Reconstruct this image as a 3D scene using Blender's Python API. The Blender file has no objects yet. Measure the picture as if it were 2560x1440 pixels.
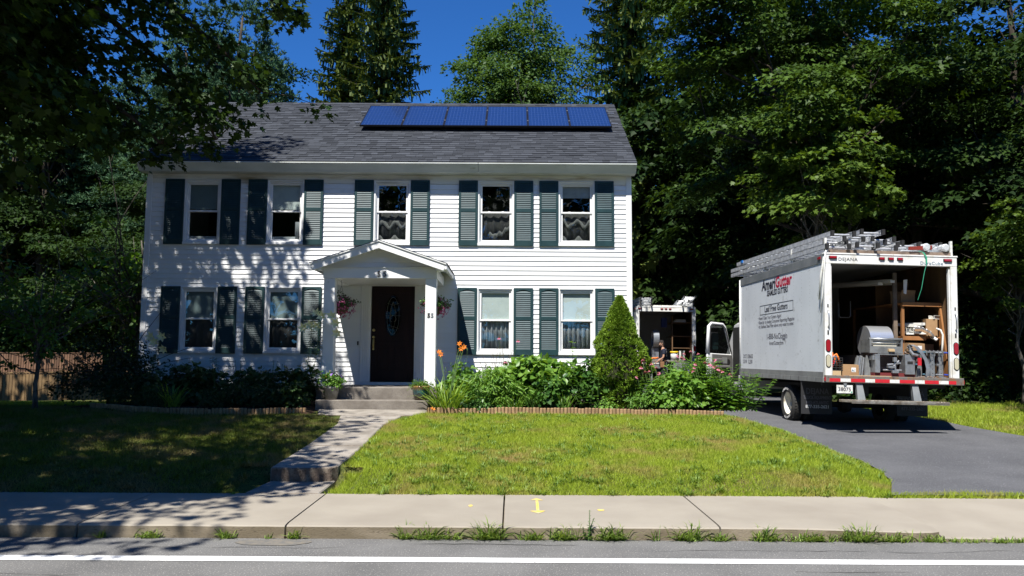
import bpy, math, random
import numpy as np
from mathutils import Vector, Matrix, Euler, noise
R = math.radians
PI = math.pi
sc = bpy.context.scene
col = sc.collection
rng = np.random.default_rng(7)
random.seed(7)

# ------------------------------------------------------------------ camera
cam_data = bpy.data.cameras.new('camera')
cam_data.sensor_width = 36.0
cam_data.lens = 1990.0 / 2560.0 * 36.0
cam_data.clip_end = 2000.0
cam_data.clip_start = 0.05
cam = bpy.data.objects.new('camera', cam_data)
col.objects.link(cam)
cam.matrix_world = Matrix.Translation((0, 0, 1.6)) @ Matrix.Rotation(R(90 + 5.3), 4, 'X') @ Matrix.Rotation(0.0055, 4, 'Z')
sc.camera = cam

# ------------------------------------------------------------------ sun, sky
SUN_DIR = Vector((0.38, 1.0, -1.6)).normalized()       # the way the light travels
world = bpy.data.worlds.new('World')
sc.world = world
world.use_nodes = True
wn = world.node_tree
for n in list(wn.nodes):
    wn.nodes.remove(n)
sky = wn.nodes.new('ShaderNodeTexSky')
sky.sky_type = 'NISHITA'
sky.sun_disc = False
sky.sun_elevation = math.asin(-SUN_DIR.z)
sky.sun_rotation = math.atan2(-SUN_DIR.x, -SUN_DIR.y)
sky.altitude = 1500
sky.air_density = 1.0
sky.dust_density = 0.0
sky.ozone_density = 6.0
bg = wn.nodes.new('ShaderNodeBackground')
bg.inputs['Strength'].default_value = 0.052
wo = wn.nodes.new('ShaderNodeOutputWorld')
tintn = wn.nodes.new('ShaderNodeMix'); tintn.data_type = 'RGBA'; tintn.blend_type = 'MULTIPLY'
tintn.inputs[0].default_value = 1.0
tintn.inputs[7].default_value = (0.46, 1.12, 1.80, 1)      # deep summer blue
wn.links.new(sky.outputs[0], tintn.inputs[6])
wn.links.new(tintn.outputs[2], bg.inputs[0])
wn.links.new(bg.outputs[0], wo.inputs[0])
sun_data = bpy.data.lights.new('sun', 'SUN')
sun_data.energy = 5.0
sun_data.angle = R(0.53)
sun_data.color = (1.0, 0.965, 0.90)
sun = bpy.data.objects.new('sun', sun_data)
col.objects.link(sun)
sun.rotation_euler = SUN_DIR.to_track_quat('-Z', 'Y').to_euler()
sun.location = (-8, -20, 34)
sc.view_settings.view_transform = 'Standard'
sc.view_settings.look = 'None'
sc.view_settings.exposure = 0.74
sc.view_settings.gamma = 1.0
sc.view_settings.use_curve_mapping = False
sc.cycles.max_bounces = 7
sc.cycles.diffuse_bounces = 3
sc.cycles.glossy_bounces = 3
sc.cycles.transmission_bounces = 4
sc.cycles.transparent_max_bounces = 8
sc.cycles.caustics_reflective = False
sc.cycles.caustics_refractive = False
sc.cycles.use_denoising = True
sc.render.film_transparent = False

# ------------------------------------------------------------------ materials
def _nodes(name):
    m = bpy.data.materials.new(name)
    m.use_nodes = True
    nt = m.node_tree
    return m, nt, nt.nodes['Principled BSDF'], nt.nodes['Material Output']

def _noise(nt, vec, scale, detail=4, rough=0.55):
    n = nt.nodes.new('ShaderNodeTexNoise')
    n.inputs['Scale'].default_value = scale
    n.inputs['Detail'].default_value = detail
    n.inputs['Roughness'].default_value = rough
    nt.links.new(vec, n.inputs['Vector'])
    return n

def _ramp(nt, fac, a, b, ca=(0, 0, 0, 1), cb=(1, 1, 1, 1)):
    r = nt.nodes.new('ShaderNodeValToRGB')
    r.color_ramp.elements[0].position = a
    r.color_ramp.elements[1].position = b
    r.color_ramp.elements[0].color = ca
    r.color_ramp.elements[1].color = cb
    nt.links.new(fac, r.inputs[0])
    return r

def _mix(nt, fac, a, b, mode='MIX'):
    m = nt.nodes.new('ShaderNodeMix')
    m.data_type = 'RGBA'
    m.blend_type = mode
    for s, v in ((0, fac), (6, a), (7, b)):
        if isinstance(v, (int, float)):
            m.inputs[s].default_value = v
        elif isinstance(v, tuple):
            m.inputs[s].default_value = (*v, 1) if len(v) == 3 else v
        else:
            nt.links.new(v, m.inputs[s])
    return m.outputs[2]

def mat(name, c, rough=0.6, metal=0.0, spec=0.4, c2=None, scale=4.0, lo=0.4, hi=0.65, c3=None, scale3=30.0, lo3=0.55, hi3=0.75,
        bump=0.0, bscale=80.0, rnd=0.0, world_co=False, coat=0.0, rvar=0.0, stretch=None):
    m, nt, p, out = _nodes(name)
    tc = nt.nodes.new('ShaderNodeTexCoord')
    vec = tc.outputs['Object']
    if world_co:
        g = nt.nodes.new('ShaderNodeNewGeometry')
        vec = g.outputs['Position']
    if stretch:
        mp = nt.nodes.new('ShaderNodeMapping')
        mp.inputs['Scale'].default_value = stretch
        nt.links.new(vec, mp.inputs[0])
        vec = mp.outputs[0]
    colr = c
    if c2 is not None:
        n1 = _noise(nt, vec, scale)
        colr = _mix(nt, _ramp(nt, n1.outputs[0], lo, hi).outputs[0], c, c2)
        if rvar:
            mr = nt.nodes.new('ShaderNodeMapRange')
            nt.links.new(n1.outputs[0], mr.inputs[0])
            mr.inputs[1].default_value = 0.3
            mr.inputs[2].default_value = 0.7
            mr.inputs[3].default_value = rough - rvar
            mr.inputs[4].default_value = rough + rvar
            nt.links.new(mr.outputs[0], p.inputs['Roughness'])
    if c3 is not None:
        n3 = _noise(nt, vec, scale3, 3)
        colr = _mix(nt, _ramp(nt, n3.outputs[0], lo3, hi3).outputs[0], colr, c3)
    if rnd:
        at = nt.nodes.new('ShaderNodeAttribute')
        at.attribute_name = 'rnd'
        mr = nt.nodes.new('ShaderNodeMapRange')
        nt.links.new(at.outputs['Fac'], mr.inputs[0])
        mr.inputs[3].default_value = 1 - rnd
        mr.inputs[4].default_value = 1 + rnd
        cb = nt.nodes.new('ShaderNodeCombineColor')
        for k in range(3):
            nt.links.new(mr.outputs[0], cb.inputs[k])
        colr = _mix(nt, 1.0, colr, cb.outputs[0], 'MULTIPLY')
    if isinstance(colr, tuple):
        p.inputs['Base Color'].default_value = (*colr, 1)
    else:
        nt.links.new(colr, p.inputs['Base Color'])
    if not (rvar and c2 is not None):
        p.inputs['Roughness'].default_value = rough
    p.inputs['Metallic'].default_value = metal
    p.inputs['Specular IOR Level'].default_value = spec
    if coat:
        p.inputs['Coat Weight'].default_value = coat
        p.inputs['Coat Roughness'].default_value = 0.15
    if bump:
        nb = _noise(nt, vec, bscale, 4, 0.6)
        b = nt.nodes.new('ShaderNodeBump')
        b.inputs['Strength'].default_value = bump
        b.inputs['Distance'].default_value = 0.01
        nt.links.new(nb.outputs[0], b.inputs['Height'])
        nt.links.new(b.outputs[0], p.inputs['Normal'])
    return m

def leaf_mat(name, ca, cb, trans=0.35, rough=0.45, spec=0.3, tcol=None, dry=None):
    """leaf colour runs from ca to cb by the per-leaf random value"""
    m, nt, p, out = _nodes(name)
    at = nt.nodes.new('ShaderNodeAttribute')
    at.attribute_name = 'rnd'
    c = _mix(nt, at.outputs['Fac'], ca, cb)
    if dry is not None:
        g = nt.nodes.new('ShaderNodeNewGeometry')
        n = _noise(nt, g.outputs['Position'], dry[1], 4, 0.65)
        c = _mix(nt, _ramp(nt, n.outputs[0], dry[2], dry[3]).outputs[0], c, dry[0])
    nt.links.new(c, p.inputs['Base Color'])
    p.inputs['Roughness'].default_value = rough
    p.inputs['Specular IOR Level'].default_value = spec
    t = nt.nodes.new('ShaderNodeBsdfTranslucent')
    tc = _mix(nt, 1.0, c, tcol or (1.35, 1.25, 0.5), 'MULTIPLY')
    nt.links.new(tc, t.inputs['Color'])
    mx = nt.nodes.new('ShaderNodeMixShader')
    mx.inputs[0].default_value = trans
    nt.links.new(p.outputs[0], mx.inputs[1])
    nt.links.new(t.outputs[0], mx.inputs[2])
    nt.links.new(mx.outputs[0], out.inputs[0])
    return m

def glass_mat(name, tint=(0.85, 0.9, 0.9), refl=(0.9, 0.95, 1.0), rough=0.0, base_r=0.11):
    m, nt, p, out = _nodes(name)
    nt.nodes.remove(p)
    tr = nt.nodes.new('ShaderNodeBsdfTransparent')
    tr.inputs[0].default_value = (*tint, 1)
    gl = nt.nodes.new('ShaderNodeBsdfGlossy')
    gl.inputs['Color'].default_value = (*refl, 1)
    gl.inputs['Roughness'].default_value = rough
    lw = nt.nodes.new('ShaderNodeLayerWeight')
    pw5 = nt.nodes.new('ShaderNodeMath'); pw5.operation = 'POWER'; pw5.inputs[1].default_value = 5.0
    nt.links.new(lw.outputs['Facing'], pw5.inputs[0])
    tc = nt.nodes.new('ShaderNodeTexCoord')
    n = _noise(nt, tc.outputs['Object'], 2.5, 1)
    b = nt.nodes.new('ShaderNodeBump')
    b.inputs['Strength'].default_value = 0.06
    b.inputs['Distance'].default_value = 0.05
    nt.links.new(n.outputs[0], b.inputs['Height'])
    nt.links.new(b.outputs[0], gl.inputs['Normal'])
    mx = nt.nodes.new('ShaderNodeMixShader')
    mul = nt.nodes.new('ShaderNodeMath')
    mul.operation = 'MULTIPLY_ADD'
    mul.inputs[1].default_value = 0.9
    mul.inputs[2].default_value = base_r
    nt.links.new(pw5.outputs[0], mul.inputs[0])
    nt.links.new(mul.outputs[0], mx.inputs[0])
    nt.links.new(tr.outputs[0], mx.inputs[1])
    nt.links.new(gl.outputs[0], mx.inputs[2])
    nt.links.new(mx.outputs[0], out.inputs[0])
    return m

# ------------------------------------------------------------------ mesh helpers
class MB:
    def __init__(self, M=None):
        self.v, self.f, self.m, self.M = [], [], [], M
        self.r = []
        self.cur = 0.5
    def add(self, vs, fs, m=0):
        o = len(self.v)
        for p in vs:
            p = Vector(p)
            self.v.append(self.M @ p if self.M else p)
            self.r.append(self.cur)
        for f in fs:
            self.f.append([o + i for i in f])
            self.m.append(m)
    def box(self, x0, x1, y0, y1, z0, z1, m=0):
        x0, x1 = min(x0, x1), max(x0, x1); y0, y1 = min(y0, y1), max(y0, y1); z0, z1 = min(z0, z1), max(z0, z1)
        self.hexa([(x0, y0, z0), (x1, y0, z0), (x1, y1, z0), (x0, y1, z0), (x0, y0, z1), (x1, y0, z1), (x1, y1, z1), (x0, y1, z1)], m)
    def hexa(self, p, m=0):
        self.add(p, [(0, 3, 2, 1), (4, 5, 6, 7), (0, 1, 5, 4), (1, 2, 6, 5), (2, 3, 7, 6), (3, 0, 4, 7)], m)
    def prism(self, poly, axis, a, b, m=0):
        """poly: 2D outline; axis 'x': (y,z), 'y': (x,z), 'z': (x,y)"""
        def P(q, t):
            return {'x': (t, q[0], q[1]), 'y': (q[0], t, q[1]), 'z': (q[0], q[1], t)}[axis]
        n = len(poly)
        vs = [P(q, a) for q in poly] + [P(q, b) for q in poly]
        fs = [[i, (i + 1) % n, n + (i + 1) % n, n + i] for i in range(n)]
        fs += [list(range(n - 1, -1, -1)), list(range(n, 2 * n))]
        self.add(vs, fs, m)
    def tube(self, pts, rad, n=8, m=0, caps=True, flat=1.0):
        pts = [Vector(p) for p in pts]
        if isinstance(rad, (int, float)):
            rad = [rad] * len(pts)
        vs, fs = [], []
        up = Vector((0, 0, 1))
        prev = None
        for i, p in enumerate(pts):
            d = (pts[min(i + 1, len(pts) - 1)] - pts[max(i - 1, 0)])
            d = d.normalized() if d.length > 1e-9 else Vector((0, 0, 1))
            if prev is None:
                a = d.cross(up)
                if a.length < 1e-3:
                    a = d.cross(Vector((1, 0, 0)))
            else:
                a = prev - d * prev.dot(d)
                if a.length < 1e-6:
                    a = d.orthogonal()
            a.normalize(); prev = a
            b = d.cross(a)
            for k in range(n):
                t = 2 * PI * k / n
                vs.append(p + (a * math.cos(t) + b * math.sin(t) * flat) * rad[i])
        for i in range(len(pts) - 1):
            for k in range(n):
                fs.append((i * n + k, i * n + (k + 1) % n, (i + 1) * n + (k + 1) % n, (i + 1) * n + k))
        if caps:
            fs.append(tuple(range(n - 1, -1, -1)))
            fs.append(tuple((len(pts) - 1) * n + k for k in range(n)))
        self.add(vs, fs, m)
    def cyl(self, a, b, r, r2=None, n=12, m=0):
        self.tube([a, b], [r, r if r2 is None else r2], n, m)
    def lathe(self, prof, c=(0, 0, 0), n=20, m=0, axis='z'):
        vs, fs = [], []
        for r, z in prof:
            for k in range(n):
                t = 2 * PI * k / n
                x, y = r * math.cos(t), r * math.sin(t)
                q = (x, y, z) if axis == 'z' else ((z, x, y) if axis == 'x' else (x, z, y))
                vs.append((q[0] + c[0], q[1] + c[1], q[2] + c[2]))
        for i in range(len(prof) - 1):
            for k in range(n):
                fs.append((i * n + k, i * n + (k + 1) % n, (i + 1) * n + (k + 1) % n, (i + 1) * n + k))
        self.add(vs, fs, m)
    def mesh(self, name, mats, smooth=False, recalc=True):
        me = bpy.data.meshes.new(name)
        me.from_pydata([tuple(p) for p in self.v], [], self.f)
        for k in (mats if isinstance(mats, (list, tuple)) else [mats]):
            me.materials.append(k)
        me.polygons.foreach_set('material_index', self.m)
        if smooth:
            me.polygons.foreach_set('use_smooth', [True] * len(self.f))
        a = me.attributes.new('rnd', 'FLOAT', 'POINT')
        a.data.foreach_set('value', self.r)
        if recalc:
            import bmesh
            b = bmesh.new(); b.from_mesh(me)
            bmesh.ops.recalc_face_normals(b, faces=b.faces)
            b.to_mesh(me); b.free()
        me.update()
        return me
    def build(self, name, mats, parent=None, smooth=False, bevel=0, loc=None, auto=False, recalc=True, seg=1):
        me = self.mesh(name, mats, smooth, recalc)
        o = bpy.data.objects.new(name, me)
        col.objects.link(o)
        if parent is not None:
            o.parent = parent
        if loc is not None:
            o.location = loc
        if bevel:
            bv = o.modifiers.new('bevel', 'BEVEL')
            bv.width = bevel; bv.segments = seg; bv.limit_method = 'ANGLE'; bv.angle_limit = R(35)
        return o

def link(name, me, parent=None, loc=(0, 0, 0), rot=(0, 0, 0), scale=None):
    o = bpy.data.objects.new(name, me)
    col.objects.link(o)
    o.location = loc; o.rotation_euler = rot
    if scale is not None:
        o.scale = scale if isinstance(scale, (tuple, list)) else (scale,) * 3
    if parent is not None:
        o.parent = parent
    return o

def thing(name, label, cat, loc=(0, 0, 0), rot=(0, 0, 0), group=None):
    o = bpy.data.objects.new(name, None)
    o.empty_display_size = 0.1
    col.objects.link(o)
    o.location = loc; o.rotation_euler = rot
    o['label'] = label; o['category'] = cat
    if group: o['group'] = group
    return o

def tag(o, label=None, cat=None, group=None, kind=None):
    if label: o['label'] = label
    if cat: o['category'] = cat
    if group: o['group'] = group
    if kind: o['kind'] = kind
    return o

def stuff(o):
    o['kind'] = 'stuff'
    return o

def text(name, s, size, m, parent, loc, rot, bold=0.0, shear=0.0, xs=1.0, align='CENTER', extrude=0.002, spacing=1.0):
    cu = bpy.data.curves.new(name, 'FONT')
    cu.body = s; cu.size = size; cu.extrude = extrude; cu.offset = bold; cu.shear = shear
    cu.align_x = align; cu.space_character = spacing
    cu.resolution_u = 2
    t = bpy.data.objects.new(name, cu)
    col.objects.link(t)
    bpy.context.view_layer.update()
    me = bpy.data.meshes.new_from_object(t.evaluated_get(bpy.context.evaluated_depsgraph_get()))
    bpy.data.objects.remove(t); bpy.data.curves.remove(cu)
    me.materials.clear(); me.materials.append(m)
    return link(name, me, parent, loc, rot, (xs, 1, 1))

# ------------------------------------------------------------------ leaf clouds
def norm(a):
    return a / np.maximum(np.linalg.norm(a, axis=1, keepdims=True), 1e-9)

LEAF = {
    'maple': ([(0, 0, 0), (.22, .04, .03), (.48, .16, .05), (.30, .36, .03), (.50, .66, .06), (.18, .60, .02), (0, 1.0, -.04),
               (-.18, .60, .02), (-.50, .66, .06), (-.30, .36, .03), (-.48, .16, .05), (-.22, .04, .03)],
              [(0, 1, 2, 3), (0, 3, 4, 5), (0, 5, 6, 7), (0, 7, 8, 9), (0, 9, 10, 11)]),
    'lobed': ([(0, 0, 0), (.48, .30, .06), (.2, .5, 0), (0, 1.0, -.06), (-.2, .5, 0), (-.48, .30, .06)],
              [(0, 1, 2), (0, 2, 3, 4), (0, 4, 5)]),
    'kite': ([(0, 0, 0), (.3, .45, .05), (0, 1.0, -.05), (-.3, .45, .05)], [(0, 1, 2), (0, 2, 3)]),
    'lance': ([(0, 0, 0), (.11, .3, .03), (.09, .7, -.02), (0, 1.0, -.12), (-.09, .7, -.02), (-.11, .3, .03)], [(0, 1, 2, 3), (0, 3, 4, 5)]),
    'oval': ([(0, 0, 0), (.26, .22, .06), (.33, .55, .04), (0, 1.0, -.12), (-.33, .55, .04), (-.26, .22, .06)], [(0, 1, 2, 3), (0, 3, 4, 5)]),
    'needle': ([(-.5, 0, 0), (.5, 0, 0), (.35, 1, 0), (-.35, 1, 0)], [(0, 1, 2, 3)]),
}

def leaf_mesh(name, P, N, D, S, tmpl, mats, W=None, rnd=None, midx=None):
    """P base points, N normals, D direction of the leaf tip, S length, W width factor"""
    tv, tf = LEAF[tmpl]
    tv = np.array(tv, float)
    n, k = len(P), len(tv)
    D = norm(D)
    N = norm(N - D * np.sum(N * D, axis=1, keepdims=True))
    X = np.cross(D, N)
    if W is None: W = np.ones(n)
    V = (P[:, None, :] + X[:, None, :] * (tv[None, :, 0, None] * (S * W)[:, None, None])
         + D[:, None, :] * (tv[None, :, 1, None] * S[:, None, None]) + N[:, None, :] * (tv[None, :, 2, None] * S[:, None, None])).reshape(-1, 3)
    flat = np.concatenate([np.array(f) for f in tf])
    tot = np.array([len(f) for f in tf])
    L = (flat[None, :] + (np.arange(n) * k)[:, None]).reshape(-1)
    T = np.tile(tot, n)
    Sx = np.concatenate([[0], np.cumsum(T)[:-1]])
    me = bpy.data.meshes.new(name)
    me.vertices.add(n * k); me.vertices.foreach_set('co', V.astype(np.float32).ravel())
    me.loops.add(len(L)); me.loops.foreach_set('vertex_index', L.astype(np.int32))
    me.polygons.add(len(T)); me.polygons.foreach_set('loop_start', Sx.astype(np.int32)); me.polygons.foreach_set('loop_total', T.astype(np.int32))
    for q in (mats if isinstance(mats, (list, tuple)) else [mats]):
        me.materials.append(q)
    if midx is not None:
        me.polygons.foreach_set('material_index', np.repeat(midx, len(tf)).astype(np.int32))
    a = me.attributes.new('rnd', 'FLOAT', 'POINT')
    if rnd is None: rnd = rng.random(n)
    a.data.foreach_set('value', np.repeat(rnd, k).astype(np.float32))
    me.update(calc_edges=True)
    return me

def spray_points(C, Rr, O, per, size, flat=0.16, droop=0.12, jit=0.42, up=1.0, sj=0.3):
    """leaves in flattened drooping sprays: C centres, Rr radii, O outward unit vectors"""
    n = len(C)
    idx = np.repeat(np.arange(n), per)
    m = len(idx)
    a = rng.random(m) * 2 * PI
    r = np.sqrt(rng.random(m)) * Rr[idx]
    O2 = O.copy(); O2[:, 2] *= 0.3; O2 = norm(O2)
    U = np.tile(np.array([[0, 0, 1.0]]), (n, 1)) + O2 * 0.35 + rng.normal(0, .18, (n, 3))
    U = norm(U)
    A = norm(np.cross(U, O2 + 1e-4)); B = np.cross(U, A)
    off = A[idx] * (np.cos(a) * r)[:, None] + B[idx] * (np.sin(a) * r)[:, None]
    P = C[idx] + off + U[idx] * (rng.normal(0, 1, m) * flat * Rr[idx])[:, None]
    P[:, 2] -= droop * r * r / np.maximum(Rr[idx], .1)
    N = U[idx] * up + rng.normal(0, jit, (m, 3)) + norm(off + 1e-5) * 0.25
    D = norm(off + 1e-5) * .8 + O2[idx] * .5 + rng.normal(0, .45, (m, 3)); D[:, 2] -= .35
    S = size * (1 - sj + 2 * sj * rng.random(m))
    return P, N, D, S

def crown_pts(c, rad, n, shell=0.55, lump=0.25, seed=0, zmin=-1.0, expo=0.6):
    g = np.random.default_rng(seed)
    d = norm(g.normal(0, 1, (n * 2, 3)))
    d = d[d[:, 2] > zmin][:n]
    k = len(d)
    r = shell + (1 - shell) * g.random(k) ** expo
    r = np.where(g.random(k) < .25, g.random(k) * shell, r)
    L = np.array([noise.noise(Vector(q) * 2.1 + Vector((seed * 3.1, 0, 0))) for q in d])
    r = r * (1 + lump * 1.6 * L)
    C = np.array(c) + d * r[:, None] * np.array(rad)
    return C, d
# ------------------------------------------------------------------ palette
LEAF['strap'] = ([(-.5, 0, 0), (.5, 0, 0), (.5, .4, .04), (-.5, .4, .04), (.38, .75, .18), (-.38, .75, .18), (0, .93, .42)], [(0, 1, 2, 3), (3, 2, 4, 5), (5, 4, 6)])
m_white = mat('white_paint', (.80, .80, .79), .45, c2=(.72, .73, .71), scale=1.3, lo=.45, hi=.8, c3=(.6, .6, .56), scale3=9, lo3=.66, hi3=.85, bump=.08, bscale=30)
m_siding = mat('white_vinyl_siding', (.82, .82, .81), .42, c2=(.76, .77, .76), scale=.8, lo=.4, hi=.75, c3=(.66, .66, .62), scale3=3.5, lo3=.64, hi3=.85, bump=.05, bscale=25, rnd=.03)
m_frieze = mat('stained_frieze', (.78, .77, .72), .6, c2=(.30, .23, .12), scale=1.6, lo=.50, hi=.74, stretch=(.55, 1, 3.5), bump=.05)
m_trimgrey = mat('gutter_paint', (.62, .65, .62), .4, c2=(.50, .53, .50), scale=2, c3=(.36, .37, .33), scale3=7, lo3=.66, hi3=.8, stretch=(.6, 1, 2))
m_shutter = mat('green_shutter', (.012, .038, .042), .45, c2=(.017, .048, .052), scale=6)
m_louvre = mat('glint_lightened_louvre', (.022, .055, .064), .48, spec=.38, c2=(.03, .070, .080), scale=6)  # slat colour lightened to stand for sun glints
m_shingles = mat('asphalt_shingle', (.058, .064, .075), .9, spec=.12, rnd=.30, c2=(.047, .050, .057), scale=140, lo=.3, hi=.7, bump=.5, bscale=260)
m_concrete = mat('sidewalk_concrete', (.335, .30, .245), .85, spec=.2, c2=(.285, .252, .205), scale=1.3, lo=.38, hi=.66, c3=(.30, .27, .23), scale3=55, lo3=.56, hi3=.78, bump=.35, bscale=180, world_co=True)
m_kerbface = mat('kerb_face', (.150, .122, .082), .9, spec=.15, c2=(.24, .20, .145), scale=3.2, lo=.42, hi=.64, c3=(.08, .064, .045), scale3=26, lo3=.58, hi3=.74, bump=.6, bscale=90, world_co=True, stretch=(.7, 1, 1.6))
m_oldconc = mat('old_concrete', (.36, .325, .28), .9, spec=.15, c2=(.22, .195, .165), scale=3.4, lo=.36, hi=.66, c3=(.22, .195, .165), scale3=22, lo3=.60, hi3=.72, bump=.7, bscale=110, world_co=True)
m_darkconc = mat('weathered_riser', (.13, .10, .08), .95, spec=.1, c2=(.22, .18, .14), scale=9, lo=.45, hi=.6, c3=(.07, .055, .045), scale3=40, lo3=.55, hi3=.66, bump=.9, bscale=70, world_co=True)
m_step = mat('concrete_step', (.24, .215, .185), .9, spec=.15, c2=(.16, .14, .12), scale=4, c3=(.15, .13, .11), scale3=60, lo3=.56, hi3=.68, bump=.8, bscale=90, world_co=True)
m_road = mat('road_asphalt', (.172, .169, .163), .9, spec=.2, c2=(.132, .130, .126), scale=1.3, lo=.38, hi=.66, c3=(.44, .42, .39), scale3=75, lo3=.60, hi3=.68, bump=.7, bscale=90, world_co=True)
m_drive = mat('driveway_asphalt', (.112, .113, .119), .92, spec=.2, c2=(.088, .089, .095), scale=1.1, lo=.38, hi=.64, c3=(.29, .29, .30), scale3=70, lo3=.60, hi3=.70, bump=.45, bscale=160, world_co=True)
m_line = mat('road_paint', (.80, .80, .78), .7, c2=(.60, .59, .56), scale=22, lo=.52, hi=.70, c3=(.30, .29, .28), scale3=80, lo3=.60, hi3=.68, bump=.2, world_co=True)
m_yellow = mat('yellow_spray', (.72, .52, .10), .8, c2=(.50, .44, .30), scale=18, lo=.45, hi=.62, world_co=True)
m_soil = mat('mulch', (.045, .028, .018), .95, spec=.1, c2=(.09, .055, .035), scale=30, lo=.45, hi=.6, bump=1.0, bscale=60, world_co=True)
m_sand = mat('sand_wash', (.20, .18, .15), .95, spec=.1, c2=(.15, .145, .135), scale=14, lo=.4, hi=.6, bump=.3, world_co=True)
m_lawn = mat('turf', (.085, .105, .025), .95, spec=.1, c2=(.15, .12, .05), scale=1.4, lo=.46, hi=.66, c3=(.035, .04, .015), scale3=45, lo3=.45, hi3=.65, bump=.8, bscale=60, world_co=True)
m_grass = leaf_mat('grass_blades', (.21, .30, .022), (.45, .54, .065), trans=.4, rough=.5, spec=.25, dry=((.44, .34, .14), 1.15, .50, .70))
m_grass_s = leaf_mat('thin_shade_darkened_grass', (.07, .105, .014), (.20, .25, .045), trans=.35, rough=.55, spec=.15, dry=((.24, .19, .09), 1.6, .46, .62))  # thin browner turf, also darkened in colour for the maple's shade
m_grass2 = leaf_mat('weed_blades', (.10, .19, .03), (.28, .38, .08), trans=.35, rough=.5, spec=.3)
m_bark = mat('bark', (.085, .068, .052), .95, spec=.1, c2=(.045, .036, .028), scale=9, lo=.4, hi=.6, bump=1.0, bscale=22, stretch=(1, 1, .25))
m_barkg = mat('grey_bark', (.16, .145, .125), .95, spec=.1, c2=(.07, .06, .05), scale=12, lo=.4, hi=.6, bump=.9, bscale=26, stretch=(1, 1, .25))

# ------------------------------------------------------------------ ground heights
def drive_z(y):
    return float(np.interp(y, [8.9, 13, 15.5, 16.6, 21, 31, 45, 80], [.15, .28, .38, .44, .50, .66, .75, .9]))
XL = ([8.7, 9.1, 9.85, 10.5, 11.4, 12.7, 14.5, 15.5, 17, 30], [4.05, 4.28, 4.62, 4.82, 4.95, 4.88, 4.45, 4.0, 3.5, 3.4])
XR = ([8.7, 11, 14.3, 16, 18, 40], [9.9, 9.5, 9.1, 8.85, 8.8, 8.9])
def xl(y): return float(np.interp(y, *XL))
def xr(y): return float(np.interp(y, *XR))
def lawn_z(x, y):
    a = float(np.interp(y, [7.4, 8.9, 9.15, 9.65, 14.4, 16.7, 45, 80, 400], [.10, .13, .19, .32, .69, .74, .8, 1.0, 1.5]))
    if x < -7:
        b = float(np.interp(y, [14.5, 16, 24.5, 32, 80], [.69, .66, .26, .45, 1.0]))
        t = min(1, (-7 - x) / 1.5) if y > 14.5 else 0
        a = a * (1 - t) + b * t
    if x > 6:
        b = drive_z(y) + .03
        t = min(1, (x - 6) / 2)
        a = a * (1 - t) + b * t
    return a
def ground_z(x, y):
    z = lawn_z(x, y)
    if 8.9 < y < 9.75 and -3.25 < x < -1.75:
        return .09 if -3.1 < x < -1.95 and y < 9.7 else z * .6 + .04
    if y > 8.8 and y < 42:
        d = max(xl(y) - x, x - xr(y))
        t = min(1, max(0, d / .8)); t = t * t * (3 - 2 * t)
        z = (drive_z(y) - .02) * (1 - t) + z * t
    return z

# ground: one sheet to the horizon
xs = sorted(set([-400, -200, -120, -80, -50, -35, -25, -18] + [round(-14 + .3 * i, 2) for i in range(int(30 / .3) + 1)] + [18, 25, 35, 50, 80, 120, 200, 400]))
ys = sorted(set([-400, -200, -100, -50, -25, -10, 0, 7.0, 7.5] + [8.3, 8.95] + [round(9.05 + .2 * i, 2) for i in range(60)] + [round(21.5 + 1.0 * i, 2) for i in range(24)] + [50, 60, 80, 120, 200, 400]))
vs, fs = [], []
for y in ys:
    for x in xs:
        z = -.06 if y < 8.96 else ground_z(x, y) + .012 * noise.noise(Vector((x * .9, y * .9, 0)))
        if y >= 50: z = lawn_z(x, y)
        vs.append((x, y, z))
nx = len(xs)
for j in range(len(ys) - 1):
    for i in range(nx - 1):
        fs.append((j * nx + i, j * nx + i + 1, (j + 1) * nx + i + 1, (j + 1) * nx + i))
g = MB(); g.add(vs, fs)
tag(g.build('ground', m_lawn, smooth=True, recalc=False), 'green lawn and ground running back to the trees', kind='structure')

g = MB(); nxr = 60
g.add([(-300, -14, 0), (300, -14, 0), (300, 7.37, 0), (-300, 7.37, 0)], [(0, 1, 2, 3)])
tag(g.build('road', m_road, recalc=False), 'grey asphalt road in front of the pavement', kind='structure')
g = MB()
N = 240
top = [(-60 + i * .5, 6.69 + .008 * noise.noise(Vector((i * .37, 1, 0)))) for i in range(N + 1)]
bot = [(-60 + i * .5, 6.535 + .008 * noise.noise(Vector((i * .37, 5, 0)))) for i in range(N + 1)]
g.add([(x, y, .004) for x, y in bot] + [(x, y, .004) for x, y in top], [(i, i + 1, N + 2 + i, N + 1 + i) for i in range(N)])
tag(g.build('road_marking', m_line, recalc=False), 'solid white edge line painted along the road', kind='structure')
# tar-dark cracks wandering along the lane and the gutter
m_crack = mat('crack', (.045, .043, .040), .95, spec=.1)
g = MB()
for (xa, xb, y0, wd, sd) in ((-5, 6, 5.85, .006, 1), (-.9, .6, 7.17, .012, 2), (-6, -3.2, 6.15, .005, 3), (1.0, 5.2, 6.98, .005, 4), (-3.4, -1.2, 7.02, .005, 5), (2.2, 3.1, 6.3, .006, 6)):
    n_ = int((xb - xa) / .05); up_, lo_v = [], []
    for k in range(n_ + 1):
        x = xa + (xb - xa) * k / n_; yc_ = y0 + .10 * noise.noise(Vector((x * 1.3, sd, 0))) + .03 * noise.noise(Vector((x * 7, sd, 4)))
        w2 = wd * max(.15, .6 + noise.noise(Vector((x * 4, sd, 9)))) * math.sin(PI * min(1, max(.02, k / n_))) ** .3
        up_.append((x, yc_ + w2, .003)); lo_v.append((x, yc_ - w2, .003))
    g.add(lo_v + up_, [(k, k + 1, n_ + 2 + k, n_ + 1 + k) for k in range(n_)])
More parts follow.
